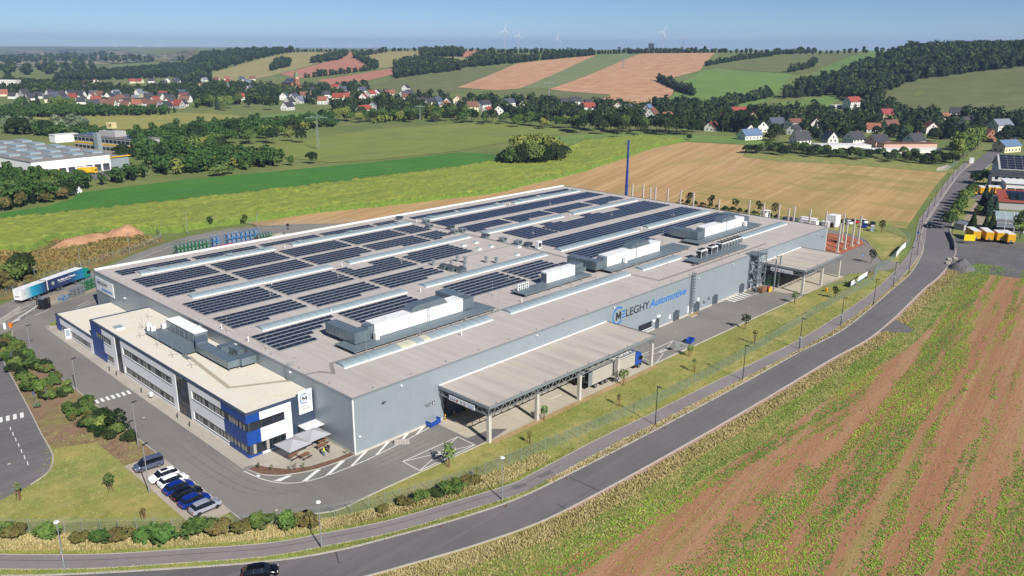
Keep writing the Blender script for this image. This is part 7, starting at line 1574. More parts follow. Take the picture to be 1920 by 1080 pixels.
def tree(kind, label, p, s=1.0, group=None, rz=None):
    K = dict(broad=('round', 13, 5.8, .6, 1700, 1.0), oak=('round', 12, 6.6, .3, 1900, 1.0), tall=('tall', 17, 3.8, .8, 1600, .95), fir=('cone', 16, 3.4, 1.0, 1400, .8), shrub=('bush', 4, 2.9, 0, 950, .5), small=('round', 6, 2.4, 1.6, 500, .5))
    kd, mt = kind; q = K[kd]; v = rnd.randrange(3)
    if (kd, mt, v) not in TP:
        TP[(kd, mt, v)] = (crown_mesh(mt, hash_(kd+mt)+v, q[1], q[2], q[3], q[4], q[5], q[0]), trunk_mesh(q[1]*.9 if kd != 'shrub' else 2.2, .035*q[1]*.5+.03, kd not in ('fir',), v))
    a, b = TP[(kd, mt, v)]
    t = thing('shrub' if kd == 'shrub' else ('fir_tree' if kd == 'fir' else 'tree'), label, 'shrub' if kd == 'shrub' else 'tree', (p[0], p[1], p[2] if len(p) > 2 else 0), rnd.uniform(0, 6.28) if rz is None else rz, group)
    t.scale = (s*rnd.uniform(.9, 1.12), s*rnd.uniform(.9, 1.12), s*rnd.uniform(.92, 1.1)); inst('crown', a, t); inst('trunk', b, t); return t
def hash_(s): return sum((i+1)*ord(ch) for i, ch in enumerate(s)) % 9973
def trees_px(L, kind, label, s=1.0, group=None):
    for k, q in enumerate(L):
        p = tp(q[0], q[1]); tree(kind, label if isinstance(label, str) else label[k], p, (q[2] if len(q) > 2 else 1)*s, group)
def scatter(poly_px, spacing, seed, dmax=2500):
    P = [near(tp(*q), dmax) for q in poly_px]; xs = [p.x for p in P]; ys = [p.y for p in P]; g = random.Random(seed); o = []
    x = min(xs)
    while x < max(xs):
        y = min(ys)
        while y < max(ys):
            a, b = x+g.uniform(-.45, .45)*spacing, y+g.uniform(-.45, .45)*spacing
            if inpoly(a, b, P): o.append((a, b, h1(a, b)))
            y += spacing
        x += spacing
    return o
def clear_of_houses(x, y, front=30.0):
    for hx, hy, hw_ in HPOS:
        dx, dy = x-hx, y-hy
        if dx*dx+dy*dy > 8100: continue
        d = math.hypot(hx-CAM[0], hy-CAM[1]); fx, fy = (CAM[0]-hx)/d, (CAM[1]-hy)/d; a = dx*fx+dy*fy; b = abs(dx*fy-dy*fx)
        if -hw_*.6-3 < a < front and b < hw_*.5+2.0: return False
    return True
# ---- woods that read as one mass
def wood(label, polys, spacing, H=13, mt='wood_mass', n=70, leaf=2.1, seed=1, line=None, dmax=2500):
    g = np.random.default_rng(seed); Vs, Fs, off_ = [], [], 0
    protos = []
    for k in range(5):
        V, F = blob_leaves(np.random.default_rng(seed*10+k), (0, 0, H*.52), (H*.38, H*.38, H*.48), 9, n, leaf, (.4, .62))
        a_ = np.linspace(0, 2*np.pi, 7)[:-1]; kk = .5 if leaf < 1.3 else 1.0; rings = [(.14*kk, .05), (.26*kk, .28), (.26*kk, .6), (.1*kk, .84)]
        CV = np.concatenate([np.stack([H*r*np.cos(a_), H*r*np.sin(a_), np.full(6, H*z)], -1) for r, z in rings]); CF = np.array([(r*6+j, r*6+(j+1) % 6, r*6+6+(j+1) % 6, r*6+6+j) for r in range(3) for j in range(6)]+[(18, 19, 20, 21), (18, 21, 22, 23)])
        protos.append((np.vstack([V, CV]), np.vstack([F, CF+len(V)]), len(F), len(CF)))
    Ms = []
    pts = []
    for k, pl in enumerate(polys): pts += scatter(pl, spacing, seed+k, dmax)
    for ln in (line or []):
        P = [near(tp(*q), dmax) for q in ln]; L = resample([(p.x, p.y) for p in P], spacing*.8)
        pts += [(p.x+g.normal(0, spacing*.2), p.y+g.normal(0, spacing*.2), 0) for p in L]
    if 'village' in label: pts = [p for p in pts if clear_of_houses(p[0], p[1], 80)]
    for p in pts:
        V, F, nf, nc = protos[g.integers(5)]; Ms.append(np.repeat([0, 1], [nf, nc])); a = g.uniform(0, 6.28); s = g.uniform(.7, 1.2); c_, s_ = math.cos(a)*s, math.sin(a)*s
        W_ = np.stack([V[:, 0]*c_-V[:, 1]*s_, V[:, 0]*s_+V[:, 1]*c_, V[:, 2]*s*g.uniform(.85, 1.15)], -1)+np.array([p[0], p[1], h1(p[0], p[1])-.6])
        Vs.append(W_); Fs.append(F+off_); off_ += len(V)
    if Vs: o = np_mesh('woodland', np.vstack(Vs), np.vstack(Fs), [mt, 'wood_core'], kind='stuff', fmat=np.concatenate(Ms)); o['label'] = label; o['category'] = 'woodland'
wood('dark forest covering the hill at the right', [[(1462, 187), (1492, 167), (1600, 134), (1685, 101), (1760, 96), (1925, 92), (2060, 92), (2060, 121), (1925, 125), (1800, 140), (1697, 156), (1666, 172), (1660, 192), (1640, 198), (1600, 188), (1560, 180), (1505, 183)]], 11, 16, n=60, leaf=2.3, seed=2)
wood('row of wood along the ridge above the striped fields', [[(868, 128), (896, 106), (972, 112), (1113, 102), (1118, 104), (967, 119)]], 11, 15, seed=3)
wood('wooded strip on the left hill crest', [[(95, 150), (190, 140), (300, 118), (400, 101), (520, 97), (560, 97.3), (480, 112), (395, 136), (300, 146), (150, 152)]], 15, 17, n=50, leaf=2.6, seed=4)
wood('clumps of wood on the upper left slopes', [[(503, 135), (520, 118), (545, 116), (545, 125)], [(740, 126), (760, 118), (795, 112), (870, 126), (862, 133), (740, 148)], [(592, 114), (652, 102), (640, 112), (580, 121)], [(660, 106), (670, 107), (710, 127), (700, 131)], [(785, 98), (870, 98), (868, 107), (790, 107)], [(335, 150), (392, 140), (398, 152), (340, 154)]], 10, 14, seed=5)
wood('hedgerows crossing the hill fields', [], 7.5, 11, seed=6, line=[[(1325, 124), (1380, 114), (1450, 105)], [(575, 146), (640, 139), (700, 131)], [(670, 107), (725, 98)], [(1236, 152), (1262, 162), (1300, 180)], [(1240, 154), (1270, 168), (1298, 178)], [(1334, 204), (1380, 192), (1440, 180)], [(1338, 207), (1390, 194), (1444, 182)], [(900, 98.5), (1000, 99.5), (1110, 101)], [(1120, 101), (1200, 100.5), (1330, 99.5)], [(1450, 103), (1530, 98.5)], [(1480, 136), (1518, 128), (1530, 118)], [(1240, 206), (1230, 196), (1300, 200), (1330, 203)]])
wood('tree belt along the skyline', [], 15, 9, seed=7, n=50, leaf=2.8, line=[[(560, 97.5), (700, 97.5), (900, 97)], [(1180, 99), (1330, 98.5)], [(1340, 99), (1680, 98)], [(400, 99), (560, 98)]])
wood('village trees in the valley on the left', [[(0, 182), (120, 188), (365, 202), (440, 196), (620, 200), (700, 188), (690, 160), (560, 168), (395, 160), (250, 172), (120, 160), (0, 152)]], 14.5, 12, n=60, leaf=1.9, seed=8)
wood('village trees in the valley on the right', [[(620, 205), (720, 190), (900, 192), (1000, 196), (1110, 198), (1240, 210), (1340, 208), (1450, 218), (1480, 214), (1540, 208), (1660, 196), (1700, 217), (1925, 224), (2000, 262), (1780, 262), (1500, 252), (1340, 248), (1100, 228), (850, 218), (640, 222)]], 11, 12.5, n=75, leaf=1.6, seed=9)
wood('hazy far woods in the left distance', [[(0, 150), (60, 142), (180, 140), (175, 128), (60, 128), (0, 132)], [(-100, 124), (150, 116), (330, 112), (400, 107), (380, 103), (200, 104), (-100, 110)]], 55, 20, n=40, leaf=6.5, seed=10, dmax=7500)
wood('thicket between the depot and the meadows', [[(0, 250), (150, 246), (240, 262), (330, 244), (470, 234), (610, 228), (640, 236), (520, 250), (400, 268), (400, 290), (440, 293), (540, 300), (520, 312), (300, 330), (255, 300), (240, 285), (100, 258)], [(0, 224), (0, 210), (160, 207), (330, 212), (310, 216), (150, 219)], [(0, 330), (60, 340), (150, 350), (250, 330), (300, 332), (135, 358), (130, 370), (20, 392), (0, 396)]], 6.6, 8.5, 'leaf_mid', n=190, leaf=1.15, seed=11)
wood('thicket edge with yellowing shrubs', [[(0, 345), (120, 356), (60, 380), (0, 390)], [(300, 320), (420, 300), (520, 306), (310, 334)], [(410, 258), (520, 246), (610, 234), (600, 240), (480, 258)], [(680, 216), (780, 212), (860, 220), (700, 232)]], 7.5, 6, 'leaf_yellow', n=130, leaf=.9, seed=12)
# ---- single trees: valley belt and village, the nearest as things
B = 'broad', 'leaf_dark'; M_ = 'broad', 'leaf_mid'
g = random.Random(21); G_ = 'tree belt along the foot of the village'
def belt(n, f, kinds, label, group, s=(0.8, 1.15), clear=True):
    for k in range(n):
        t_ = (k+.5)/n; px_, py_ = f(t_, g); p = tp(px_, py_)
        if clear and not clear_of_houses(p.x, p.y, 60): continue
        tree(kinds[g.randrange(len(kinds))], label, p, g.uniform(*s), group)
belt(44, lambda t, g: (1080+t*330+g.uniform(-6, 6), 250+4*t+g.uniform(-9, 2)), [B, B, M_, ('tall', 'leaf_dark')], 'dense dark tree in the straight row behind the green meadow', G_, (.85, 1.15))
belt(60, lambda t, g: (610+t*470+g.uniform(-8, 8), 228+18*t-10*math.sin(t*3)+g.uniform(-6, 4)), [B, M_, ('broad', 'leaf_yellow'), ('oak', 'leaf_mid')], 'broad tree in the belt between the far maize and the village', 'trees beyond the far maize', (.7, 1.0))
belt(56, lambda t, g: (1398+t*400+g.uniform(-6, 6), 287+24*t+g.uniform(-8, 1)), [('oak', 'leaf_dark'), M_, ('shrub', 'leaf_dark')], 'dense shrubby tree in the hedge behind the grass bank', 'hedge behind the grass bank', (.42, .6), False)
for t_ in [o for o in COL.objects if o.get('group') == 'hedge behind the grass bank' and o.name.startswith('shrub')]: t_.scale = (1.5, 1.5, 1.3)
belt(70, lambda t, g: (1420+g.uniform(0, 400), 236+g.uniform(0, 30)), [B, M_, B, ('oak', 'leaf_dark'), ('fir', 'leaf_blue')], 'garden tree among the houses of the right village', 'garden trees on the right', (.6, .9))
belt(14, lambda t, g: (1786+t*46+g.uniform(-6, 6), 302-20*t+g.uniform(-6, 4)), [('tall', 'leaf_mid'), ('tall', 'leaf_light')], 'tall feathery tree lining the street into the village', 'trees at the village street', (.8, 1.15))
belt(8, lambda t, g: (1850+t*70, 262+g.uniform(-6, 10)), [B, ('oak', 'leaf_dark')], 'big dark tree right of the village street', 'trees right of the village street', (.8, 1.0))
belt(12, lambda t, g: (1776+t*46+g.uniform(-2, 2), 432-66*t), [('broad', 'leaf_mid'), ('broad', 'leaf_light')], 'small roadside tree in the row beside the right yard', 'roadside trees at the right yard', (.42, .55))
belt(44, lambda t, g: (20+g.uniform(0, 560), 200+g.uniform(-4, 8)), [B, M_, ('fir', 'leaf_blue'), ('broad', 'leaf_light')], 'tree at the edge of the left village', 'trees at the left village edge', (.7, 1.0))
belt(14, lambda t, g: (g.uniform(0, 160), 248+g.uniform(-6, 6)), [('oak', 'leaf_mid'), B, ('broad', 'leaf_silver')], 'bushy tree behind the parcel depot', 'trees behind the depot', (.8, 1.1))
belt(30, lambda t, g: (235+t*330+g.uniform(-10, 10), 300-52*t+g.uniform(-14, 20)), [M_, B, ('broad', 'leaf_yellow'), ('oak', 'leaf_mid')], 'broad tree in the thicket right of the depot', 'trees right of the depot', (.7, 1.05))
trees_px([(30, 352, 1), (75, 350, .9), (110, 346, .8), (150, 340, .7), (10, 372, .8), (48, 368, .9), (95, 368, .9)], ('oak', 'leaf_mid'), 'bushy tree screening the front of the depot', .8, 'trees before the depot')
trees_px([(6, 395, .8), (40, 388, .8), (88, 380, .7), (120, 374, .6)], ('shrub', 'leaf_autumn'), 'brownish shrub at the edge of the dark green field', 2.0, 'brown shrubs at the field edge')
trees_px([(130, 366, .8), (118, 371, .6)], ('shrub', 'leaf_dark'), 'dark shrub beside the white bales', 2.0, 'dark shrubs at the bales')
# tree island in the maize
for k, (px_, py_, s_, kd) in enumerate([(945, 309, .8, 'leaf_dark'), (960, 311, .95, 'leaf_mid'), (980, 312, 1.05, 'leaf_dark'), (1000, 312, 1.15, 'leaf_mid'), (1020, 311, 1.1, 'leaf_dark'), (1040, 307, .95, 'leaf_dark'), (1056, 302, .75, 'leaf_dark'), (1000, 304, 1.3, 'leaf_yellow'), (975, 304, 1.25, 'leaf_yellow'), (1025, 301, 1.25, 'leaf_yellow'), (1045, 299, 1.0, 'leaf_yellow')]): tree(('oak' if 'yellow' not in kd else 'broad', kd), 'broad %s tree in the isolated clump on the maize field' % ('yellow-green' if 'yellow' in kd else 'dark green'), tp(px_, py_), s_*.95, 'tree island in the maize')
trees_px([(585, 307, .55)], ('oak', 'leaf_dark'), 'lone round bush between the maize and the dark green field', 1.0); trees_px([(1156, 257, .45)], ('oak', 'leaf_dark'), 'lone round tree on the green meadow left of the crane', 1.0); trees_px([(1292, 262, .35)], ('oak', 'leaf_dark'), 'small lone tree at the tip of the stubble field', 1.0)
trees_px([(1526, 119, .9)], ('oak', 'leaf_dark'), 'lone round tree high on the hill meadow', 1.0); trees_px([(520, 312, .5), (545, 310, .5), (430, 326, .5), (410, 330, .6), (460, 318, .5)], ('shrub', 'leaf_mid'), 'low shrub on the edge of the dark green field', 2.4, 'shrubs at the dark green field')
trees_px([(1488, 212, .5), (1520, 212, .5)], ('broad', 'leaf_mid'), ['solitary tree on the small meadow below the red-roofed house, left of two', 'solitary tree on the small meadow below the red-roofed house, right of two'], 1.3)
# bush behind the lorry and along the bank
trees_px([(48, 524, 1.0)], ('oak', 'leaf_dark'), 'large dark bush beside the lorry on the weedy bank', .62); trees_px([(28, 530, 1.0)], ('shrub', 'leaf_mid'), 'green shrub in front of the large dark bush', 1.5)
trees_px([(8, 535, 1), (20, 545, .8), (60, 535, .7), (-8, 548, 1)], ('shrub', 'leaf_autumn'), 'reddish brown shrub on the bank behind the lorry', 1.2, 'brown shrubs on the bank')
# young trees in the ground round the site
YT = {}
def young(label, p, h=3.6, mt='leaf_mid', thin=False, stakes=True, group='young staked trees on the lawn'):
    v = rnd.randrange(3)
    if (mt, thin, v) not in YT: YT[(mt, thin, v)] = crown_mesh(mt, 77+v+hash_(mt), 3.6, .8 if not thin else .5, .9, 420 if not thin else 120, .27, 'tall')
    t = thing('young_tree', label, 'tree', (p[0], p[1], -.02), rnd.uniform(0, 6), group); s = h/3.6; inst('crown', YT[(mt, thin, v)], t, sc=s)
    mb = MB().tube((0, 0, 0), (0, 0, h*.9), .05, .02, 6)
    for k in range(4): a = k*1.7; mb.tube((0, 0, h*(.45+.1*k)), (.4*math.cos(a), .4*math.sin(a), h*(.6+.1*k)), .02, .008, 4)
    mb.build('trunk', 'bark', t)
    if stakes:
        for k in range(3): a = k*2.09; MB().tube((.35*math.cos(a), .35*math.sin(a), 0), (.3*math.cos(a), .3*math.sin(a), 1.7), .045, n=6).build('stake', 'wood', t)
        mb = MB()
        for k in range(3): a, b = k*2.09, (k+1)*2.09; mb.bar((.31*math.cos(a), .31*math.sin(a), 1.5), (.31*math.cos(b), .31*math.sin(b), 1.5), .05)
        mb.build('cross_bar', 'wood', t)
Z9 = lambda x, y: at(900+x/3.177, 640+y/3.177)
yl = [(at(841, 876), 4.6, 'leaf_light', False, 'young staked tree beside the near crossed box'), (Z9(379, 468), 3.4, 'leaf_light', False, 'young tree in leaf beside the second canopy column'), (Z9(294, 610), 2.6, 'leaf_autumn', True, 'bare staked tree on the lawn below the first canopy column'), (Z9(826, 384), 3.0, 'leaf_autumn', True, 'sparse brownish tree on the lawn below the third canopy column'), (Z9(857, 262), 3.8, 'leaf_light', False, 'young green tree beside the lorry trailer'), (Z9(1275, 183), 3.6, 'leaf_yellow', True, 'sparse yellow tree on the lawn beyond the canopy'), (at(1293, 668), 3.2, 'leaf_light', False, 'young tree beside the blue bin'), (at(1397, 617), 4.4, 'leaf_dark', False, 'dark young tree on the yard kerb'), (at(1414, 645), 3.8, 'leaf_autumn', True, 'bare tree in the middle of the lawn by the fence'), (at(1490, 569), 3.8, 'leaf_light', False, 'young tree before the near column of the smaller canopy'), (at(1565, 560), 3.8, 'leaf_dark', False, 'young tree on the lawn before the smaller canopy'), (at(1604, 536), 3.2, 'leaf_light', False, 'young tree behind the white and blue banner'), (at(1634, 494), 5.0, 'leaf_dark', False, 'slim dark tree on the kerb of the turning circle'), (at(1653, 435), 4.8, 'leaf_dark', False, 'slim dark tree on the grass beside the site cars'), (at(36, 938), 3.4, 'leaf_light', True, 'sparse staked tree at the bend of the access road'), (at(207, 920), 3.2, 'leaf_mid', False, 'bushy staked tree on the lawn left of the parked cars'), (at(270, 972), 2.0, 'leaf_autumn', True, 'bare staked sapling at the fence below the parked cars')]
for p, h, mt, th, lab in yl: young(lab, p, h, mt, th)
for k, px_ in enumerate([(395, 425), (460, 421)]): young('young tree on the verge behind the racks, %s' % ['left', 'right'][k], tp(*px_), 4.5, 'leaf_dark', False, False)
for k, q in enumerate([(1292, 385), (1333, 390), (1378, 396), (1422, 402), (1452, 406)]): young('slim tree in the line along the field edge behind the columns, %s from the left' % od[k], tp(*q), 6.0, 'leaf_dark', False, False, 'slim trees behind the columns')
for k in range(14): tree(('shrub', 'leaf_dark'), 'low bush in the line along the field edge behind the columns', tp(1275+k*14, 381+k*2.3), .5, 'bushes behind the columns')
# shrubs in the mulch bed and big yard shrubs
for k, (x, y, mt) in enumerate([(-12.6, 5.2, 'leaf_light'), (-10.4, 3.2, 'leaf_silver'), (-8.6, 2.2, 'leaf_light'), (-9.6, 3.0, 'leaf_silver'), (-1.0, 1.0, 'leaf_light'), (-13.6, 7.4, 'leaf_mid')]):
    young('small %s ornamental shrub in the mulch bed, %s from the left' % ('silvery' if 'silver' in mt else 'green', od[[1, 2, 4, 3, 5, 0][k]]), (x, y), 1.5, mt, True, False, 'shrubs in the mulch bed')
def hedge_shrubs(L, label, group, s, mts, seed):
    g = random.Random(seed)
    for p in L: tree(('shrub', g.choice(mts)), label, (p[0], p[1], -.05), s*g.uniform(.75, 1.2), group)
Lh = []; g = random.Random(4)
for k in range(135):
    t_ = g.random(); y = 103-t_*68; x0 = -27.3-4.2*min(1, t_*1.6)+max(0, t_-.55)*9; x0 = min(x0, -24.5); x1 = -23.6
    if 54 < y < 59 and True: continue
    Lh.append((g.uniform(x0+.8, x1), y))
hedge_shrubs(Lh, 'dense green shrub in the planting strip left of the office', 'shrubs in the planting strip', .48, ['leaf_mid', 'leaf_light', 'leaf_dark', 'leaf_mid', 'leaf_mid', 'leaf_autumn'], 5)
tree(('small', 'leaf_dark'), 'dark upright young tree at the end of the planting strip', (-24.6, 36.5, 0), .85); tree(('shrub', 'leaf_dark'), 'dark green shrub beside the tall silver lamp post', (-24.2, 31.8, 0), .55); tree(('shrub', 'leaf_silver'), 'white flowering shrub beside the crossing path', (*at(70, 764).xy, 0), .32)
for k, (px_, py_, s_, mt, lab) in enumerate([(28, 1010, .62, 'leaf_autumn', 'reddish shrub by the fence at the lower left edge'), (0, 1012, .6, 'leaf_mid', 'green shrub at the lower left edge'), (88, 1010, .6, 'leaf_bright', 'bright green shrub beside the corner street lamp'), (150, 1018, .5, 'leaf_autumn', 'brownish shrub right of the corner street lamp'), (195, 1020, .62, 'leaf_mid', 'olive shrub between the brownish shrubs by the fence'), (228, 1016, .6, 'leaf_autumn', 'dark reddish shrub left of the bright round shrub'), (295, 1020, .85, 'leaf_bright', 'large bright green shrub by the fence below the lawn'), (372, 1008, .75, 'leaf_mid', 'broad olive green shrub below the grey car'), (410, 1006, .7, 'leaf_autumn', 'yellowish shrub below the cobbled corner'), (455, 1000, .66, 'leaf_autumn', 'reddish shrub in the hedge below the yard corner'), (490, 995, .7, 'leaf_mid', 'dark olive shrub in the hedge below the yard corner'), (537, 992, .62, 'leaf_bright', 'tall bright green shrub beside the manhole'), (576, 990, .68, 'leaf_autumn', 'tall yellow and red shrub beside the street lamp'), (718, 962, .42, 'leaf_autumn', 'single low brownish shrub on the long grass'), (758, 950, .38, 'leaf_autumn', 'reddish shrub at the left end of the dark hedge'), (788, 944, .45, 'leaf_mid', 'green shrub in the middle of the dark hedge'), (815, 934, .42, 'leaf_dark', 'dark shrub in the middle of the dark hedge'), (846, 925, .62, 'leaf_mid', 'largest shrub of the dark hedge by the fence'), (880, 912, .48, 'leaf_autumn', 'reddish shrub at the right end of the dark hedge')]):
    p = at(px_, py_); t = tree(('shrub', mt), lab, (p.x, p.y, -.05), s_*.98, 'shrubs along the path fence', rz=rad(-40)+rnd.uniform(-.4, .4)); t.scale = (t.scale.x*rnd.uniform(1.1, 1.5), t.scale.y, t.scale.z*rnd.uniform(.85, 1.15))
# right yard conifers
for k, (px_, py_, s_, lab) in enumerate([(1842, 402, .75, 'tall blue-green fir behind the trailers, tallest of its group'), (1851, 405, .7, 'blue-green fir right of the tallest fir'), (1864, 404, .55, 'dark fir next to the red roof'), (1822, 433, .5, 'dark rounded conifer behind the yellow board'), (1846, 436, .45, 'short fir behind the second yellow trailer'), (1858, 437, .55, 'fir right behind the third yellow trailer'), (1904, 391, .4, 'small fir before the red roof, right'), (1890, 391, .38, 'small fir before the red roof, left')]): tree(('fir', 'leaf_blue' if k < 3 else 'leaf_dark'), lab, (*at(px_, py_).xy, 0), s_, 'firs in the right yard')
tree(('tall', 'leaf_light'), 'slender birch beside the greenhouse at the right edge', (*at(1912, 447).xy, 0), .75); tree(('small', 'leaf_light'), 'small light green tree among the firs', (*at(1834, 404).xy, 0), .8)
tree(('oak', 'leaf_dark'), 'broad dark bush beside the haulage yard drive', (*at(1830, 345).xy, 0), .5); tree(('broad', 'leaf_mid'), 'broad tree left of the white office of the haulage yard', (*at(1843, 344).xy, 0), .5)
# church
p = tp(557, 170); t = thing('church', 'brick church with tall pointed green spire above the village', 'church', (p.x, p.y, p.z)); hs = rise(p, 128.5)
MB().box(-3.4, 3.4, -3.4, 3.4, 0, hs*.55).build('tower', 'w_brick', t); mb = MB(); q = [(-3.0, -3.0), (3.0, -3.0), (3.0, 3.0), (-3.0, 3.0)]; mb.v = [(a, b, hs*.62) for a, b in q]+[(0, 0, hs)]; mb.f = [(0, 1, 4), (1, 2, 4), (2, 3, 4), (3, 0, 4)]; mb.m = [0]*4; mb.build('spire', 'leaf_silver', t)
MB().box(-2.8, 2.8, -2.8, 2.8, hs*.55, hs*.62).build('belfry', 'w_pink', t)
for s_ in (-1, 1): MB().tube((s_*3.0, -3.0, hs*.55), (s_*3.0, -3.0, hs*.68), .7, .05, 6).build('pinnacle', 'w_brick', t)
MB().box(-7, 7, 3.4, 26, 0, 11).build('nave_wall', 'w_brick', t); MB().poly([(-7.5, 3.4, 11), (-7.5, 26, 11), (0, 26, 18), (0, 3.4, 18)]).poly([(7.5, 3.4, 11), (7.5, 26, 11), (0, 26, 18), (0, 3.4, 18)]).poly([(-7.5, 3.4, 11), (7.5, 3.4, 11), (0, 3.4, 18)]).build('nave_roof', 'r_slate', t)
for k in range(3): MB().box(-.6, .6, -3.45, -3.4, hs*.14+k*hs*.13, hs*.2+k*hs*.13).build('tower_window', 'glass_dark', t)
# ------------------------------------------------------------------ pylons, turbines, tower
def pylon(label, px_, py_, top, sc=1.0):
    p = tp(px_, py_); h = rise(p, top); t = thing('power_pylon', label, 'pylon', p, math.atan2(RT.y, RT.x)+.25, 'lattice power pylons'); w = h*.05; q = .1*sc+.03; mb = MB(); L = 9
    def ring(z): f = w*(1-.78*z/h); return [(-f, -f, z), (f, -f, z), (f, f, z), (-f, f, z)]
    for k in range(L):
        a, b = ring(h*k/L), ring(h*(k+1)/L)
        for c_ in range(4): mb.bar(a[c_], b[c_], q); mb.bar(a[c_], b[(c_+1) % 4], q*.7); mb.bar(b[c_], b[(c_+1) % 4], q*.7)
    mb.build('lattice_mast', 'fence_metal', t)
    for z, l in ((.97, .36), ):
        MB().bar((-h*l, 0, h*z), (h*l, 0, h*z), q*1.2).bar((-h*l, 0, h*z), (0, 0, h*z+h*.06), q).bar((h*l, 0, h*z), (0, 0, h*z+h*.06), q).bar((-h*l*.5, 0, h*z), (-h*l*.25, 0, h*z+h*.04), q*.7).bar((h*l*.5, 0, h*z), (h*l*.25, 0, h*z+h*.04), q*.7).build('crossarm', 'fence_metal', t)
        for x in (-.95, -.5, .5, .95): MB().tube((x*h*l, 0, h*z), (x*h*l, 0, h*z-1.6), .12*sc, n=5).build('insulator', 'steel_dark', t)
pylon('grey lattice pylon standing in the far maize field', 597, 280, 219); pylon('lattice pylon at the tree belt behind the far maize', 788, 226, 199, 1.2); pylon('faint lattice pylon below the striped fields', 1029, 187, 155, 1.5); pylon('faint lattice pylon on the upper striped field', 1169, 127, 101, 2.0)
def turbine(label, px_, hub, D, rot, tower_to=None, s=1.0):
    d = pxdir(px_, hub); k = D/math.hypot(d.x, d.y); x, y, z = CAM[0]+d.x*k, CAM[1]+d.y*k, CAM[2]+d.z*k; b = h1(x, y); h = z-b
    t = thing('wind_turbine', label, 'wind turbine', (x, y, b), math.atan2(CAM[1]-y, CAM[0]-x)+R_(90)+R_(25), 'wind turbines on the skyline'); r = D/1508*.5*s
    MB().tube((0, 0, 0), (0, 0, h), r*1.35, r*.8, 10).build('tower', 'w_grey', t); MB().box(-r*1.2, r*1.2, -r*3.4, r*1.6, h-r*1.1, h+r*1.1).build('nacelle', 'white_unit', t); MB().tube((0, -r*4.4, h), (0, -r*3.4, h), r*.5, r*1.1, 10).build('hub', 'white_unit', t)
    B_ = D/1508*13*s
    for j in range(3):
        a = rot+j*2*math.pi/3; u = Vector((math.sin(a), 0, math.cos(a))); v = Vector((u.z, 0, -u.x)); o = Vector((0, -r*3.9, h)); mb = MB()
        P = [o+u*B_*.03-v*r*.5, o+u*B_*.2-v*r*.9, o+u*B_-v*r*.12, o+u*B_+v*r*.1, o+u*B_*.2+v*r*.35, o+u*B_*.03+v*r*.4]
        n = len(P); mb.v = [tuple(q+Vector((0, -r*.18, 0))) for q in P]+[tuple(q+Vector((0, r*.18, 0))) for q in P]; mb.f = [tuple(range(n)), tuple(reversed(range(n, 2*n)))]+[(k_, (k_+1) % n, n+(k_+1) % n, n+k_) for k_ in range(n)]; mb.m = [0]*(n+2); mb.build('blade', 'white_unit', t)
turbine('white wind turbine, leftmost of the tall four on the skyline', 946, 57, 3600, .1); turbine('white wind turbine, second of the tall four on the skyline', 972, 66, 3900, .3, s=.85); turbine('white wind turbine, third of the tall four on the skyline', 1045, 73, 4000, .15, s=.9); turbine('white wind turbine beside the block tower, rightmost on the skyline', 1243, 60, 3300, .55)
for k, (px_, hub) in enumerate([(653, 86), (694, 85), (606, 88), (215, 84), (262, 86), (295, 85)]): turbine('faint tiny wind turbine on the far horizon, %s from the left' % od[[4, 5, 3, 0, 1, 2][k]], px_, hub, 7500, .2+k*.4, s=.55)
d = pxdir(1221, 91); k = 2500/math.hypot(d.x, d.y); x, y = CAM[0]+d.x*k, CAM[1]+d.y*k; b = h1(x, y)
t = thing('block_tower', 'dark square tower block on the skyline', 'tower', (x, y, b), R_(20)); hh = rise((x, y, b), 82); MB().box(-7, 7, -7, 7, 0, hh).build('wall', 'r_slate', t); MB().box(7.0, 9.5, -6, 6, 0, hh-2).build('stair_wing', 'w_brick', t); MB().tube((0, 0, hh), (0, 0, hh+10), .4, n=6).build('antenna', 'steel_dark', t); MB().box(-7.3, 7.3, -7.3, 7.3, hh, hh+.8).build('roof', 'r_dark', t)
wood('wooded knoll around the block tower', [], 12, 9, seed=31, n=50, leaf=2.6, line=[[(1170, 99), (1225, 98.6), (1300, 98.6), (1360, 98.8)], [(1180, 99.4), (1290, 99)]])
t = thing('tower_crane', 'tiny tower crane silhouette on the skyline beside the turbine', 'crane', (x+60, y-70, b)); MB().tube((0, 0, 0), (0, 0, 38), .8, n=6).build('mast', 'steel_grey', t); MB().bar((-16, 0, 38), (26, 0, 38), .9).build('jib', 'steel_grey', t)
# ------------------------------------------------------------------ parcel depot on the left
A, B2, C2 = at(57.5, 304, 8.5), at(205, 289, 8.5), at(33, 263.7, 8.5); ex = (B2-A); Ld = ex.length; ang = math.atan2(ex.y, ex.x); Wd = 112.0
t = thing('parcel_depot', 'large white parcel depot with dock doors and a grey roof', 'depot', (A.x, A.y, 0), ang)
MB().box(-.0, Ld, 0, Wd, 0, 8.3).build('wall', 'white_cladding', t); ro = MB().box(-.3, Ld+.3, -.3, Wd+.3, 8.3, 8.6).build('roof', 'walk_strip', t)
for i in range(4):
    for j in range(5): MB().box(4+i*10.5-(j % 2)*2, 9.5+i*10.5-(j % 2)*2, 8+j*21, 20+j*21, 8.6, 9.5).build('rooflight', 'skylight', ro)
for i in range(8): dd = MB().box(4+i*4.6, 7.6+i*4.6, -.08, 0, .2, 3.9).build('dock_door', 'frame_dark', t); MB().box(4.3+i*4.6, 7.3+i*4.6, -.14, -.08, .3, 2.2).build('shutter', 'yellow' if i % 4 == 0 else 'door_dark', dd)
MB().box(Ld+.02, Ld+11, 1, Wd*.6, 0, 6.6).build('side_hall', 'wall_silver', t); MB().box(Ld-.5, Ld+11.5, .5, Wd*.62, 6.6, 6.9).build('side_roof', 'walk_strip', t)
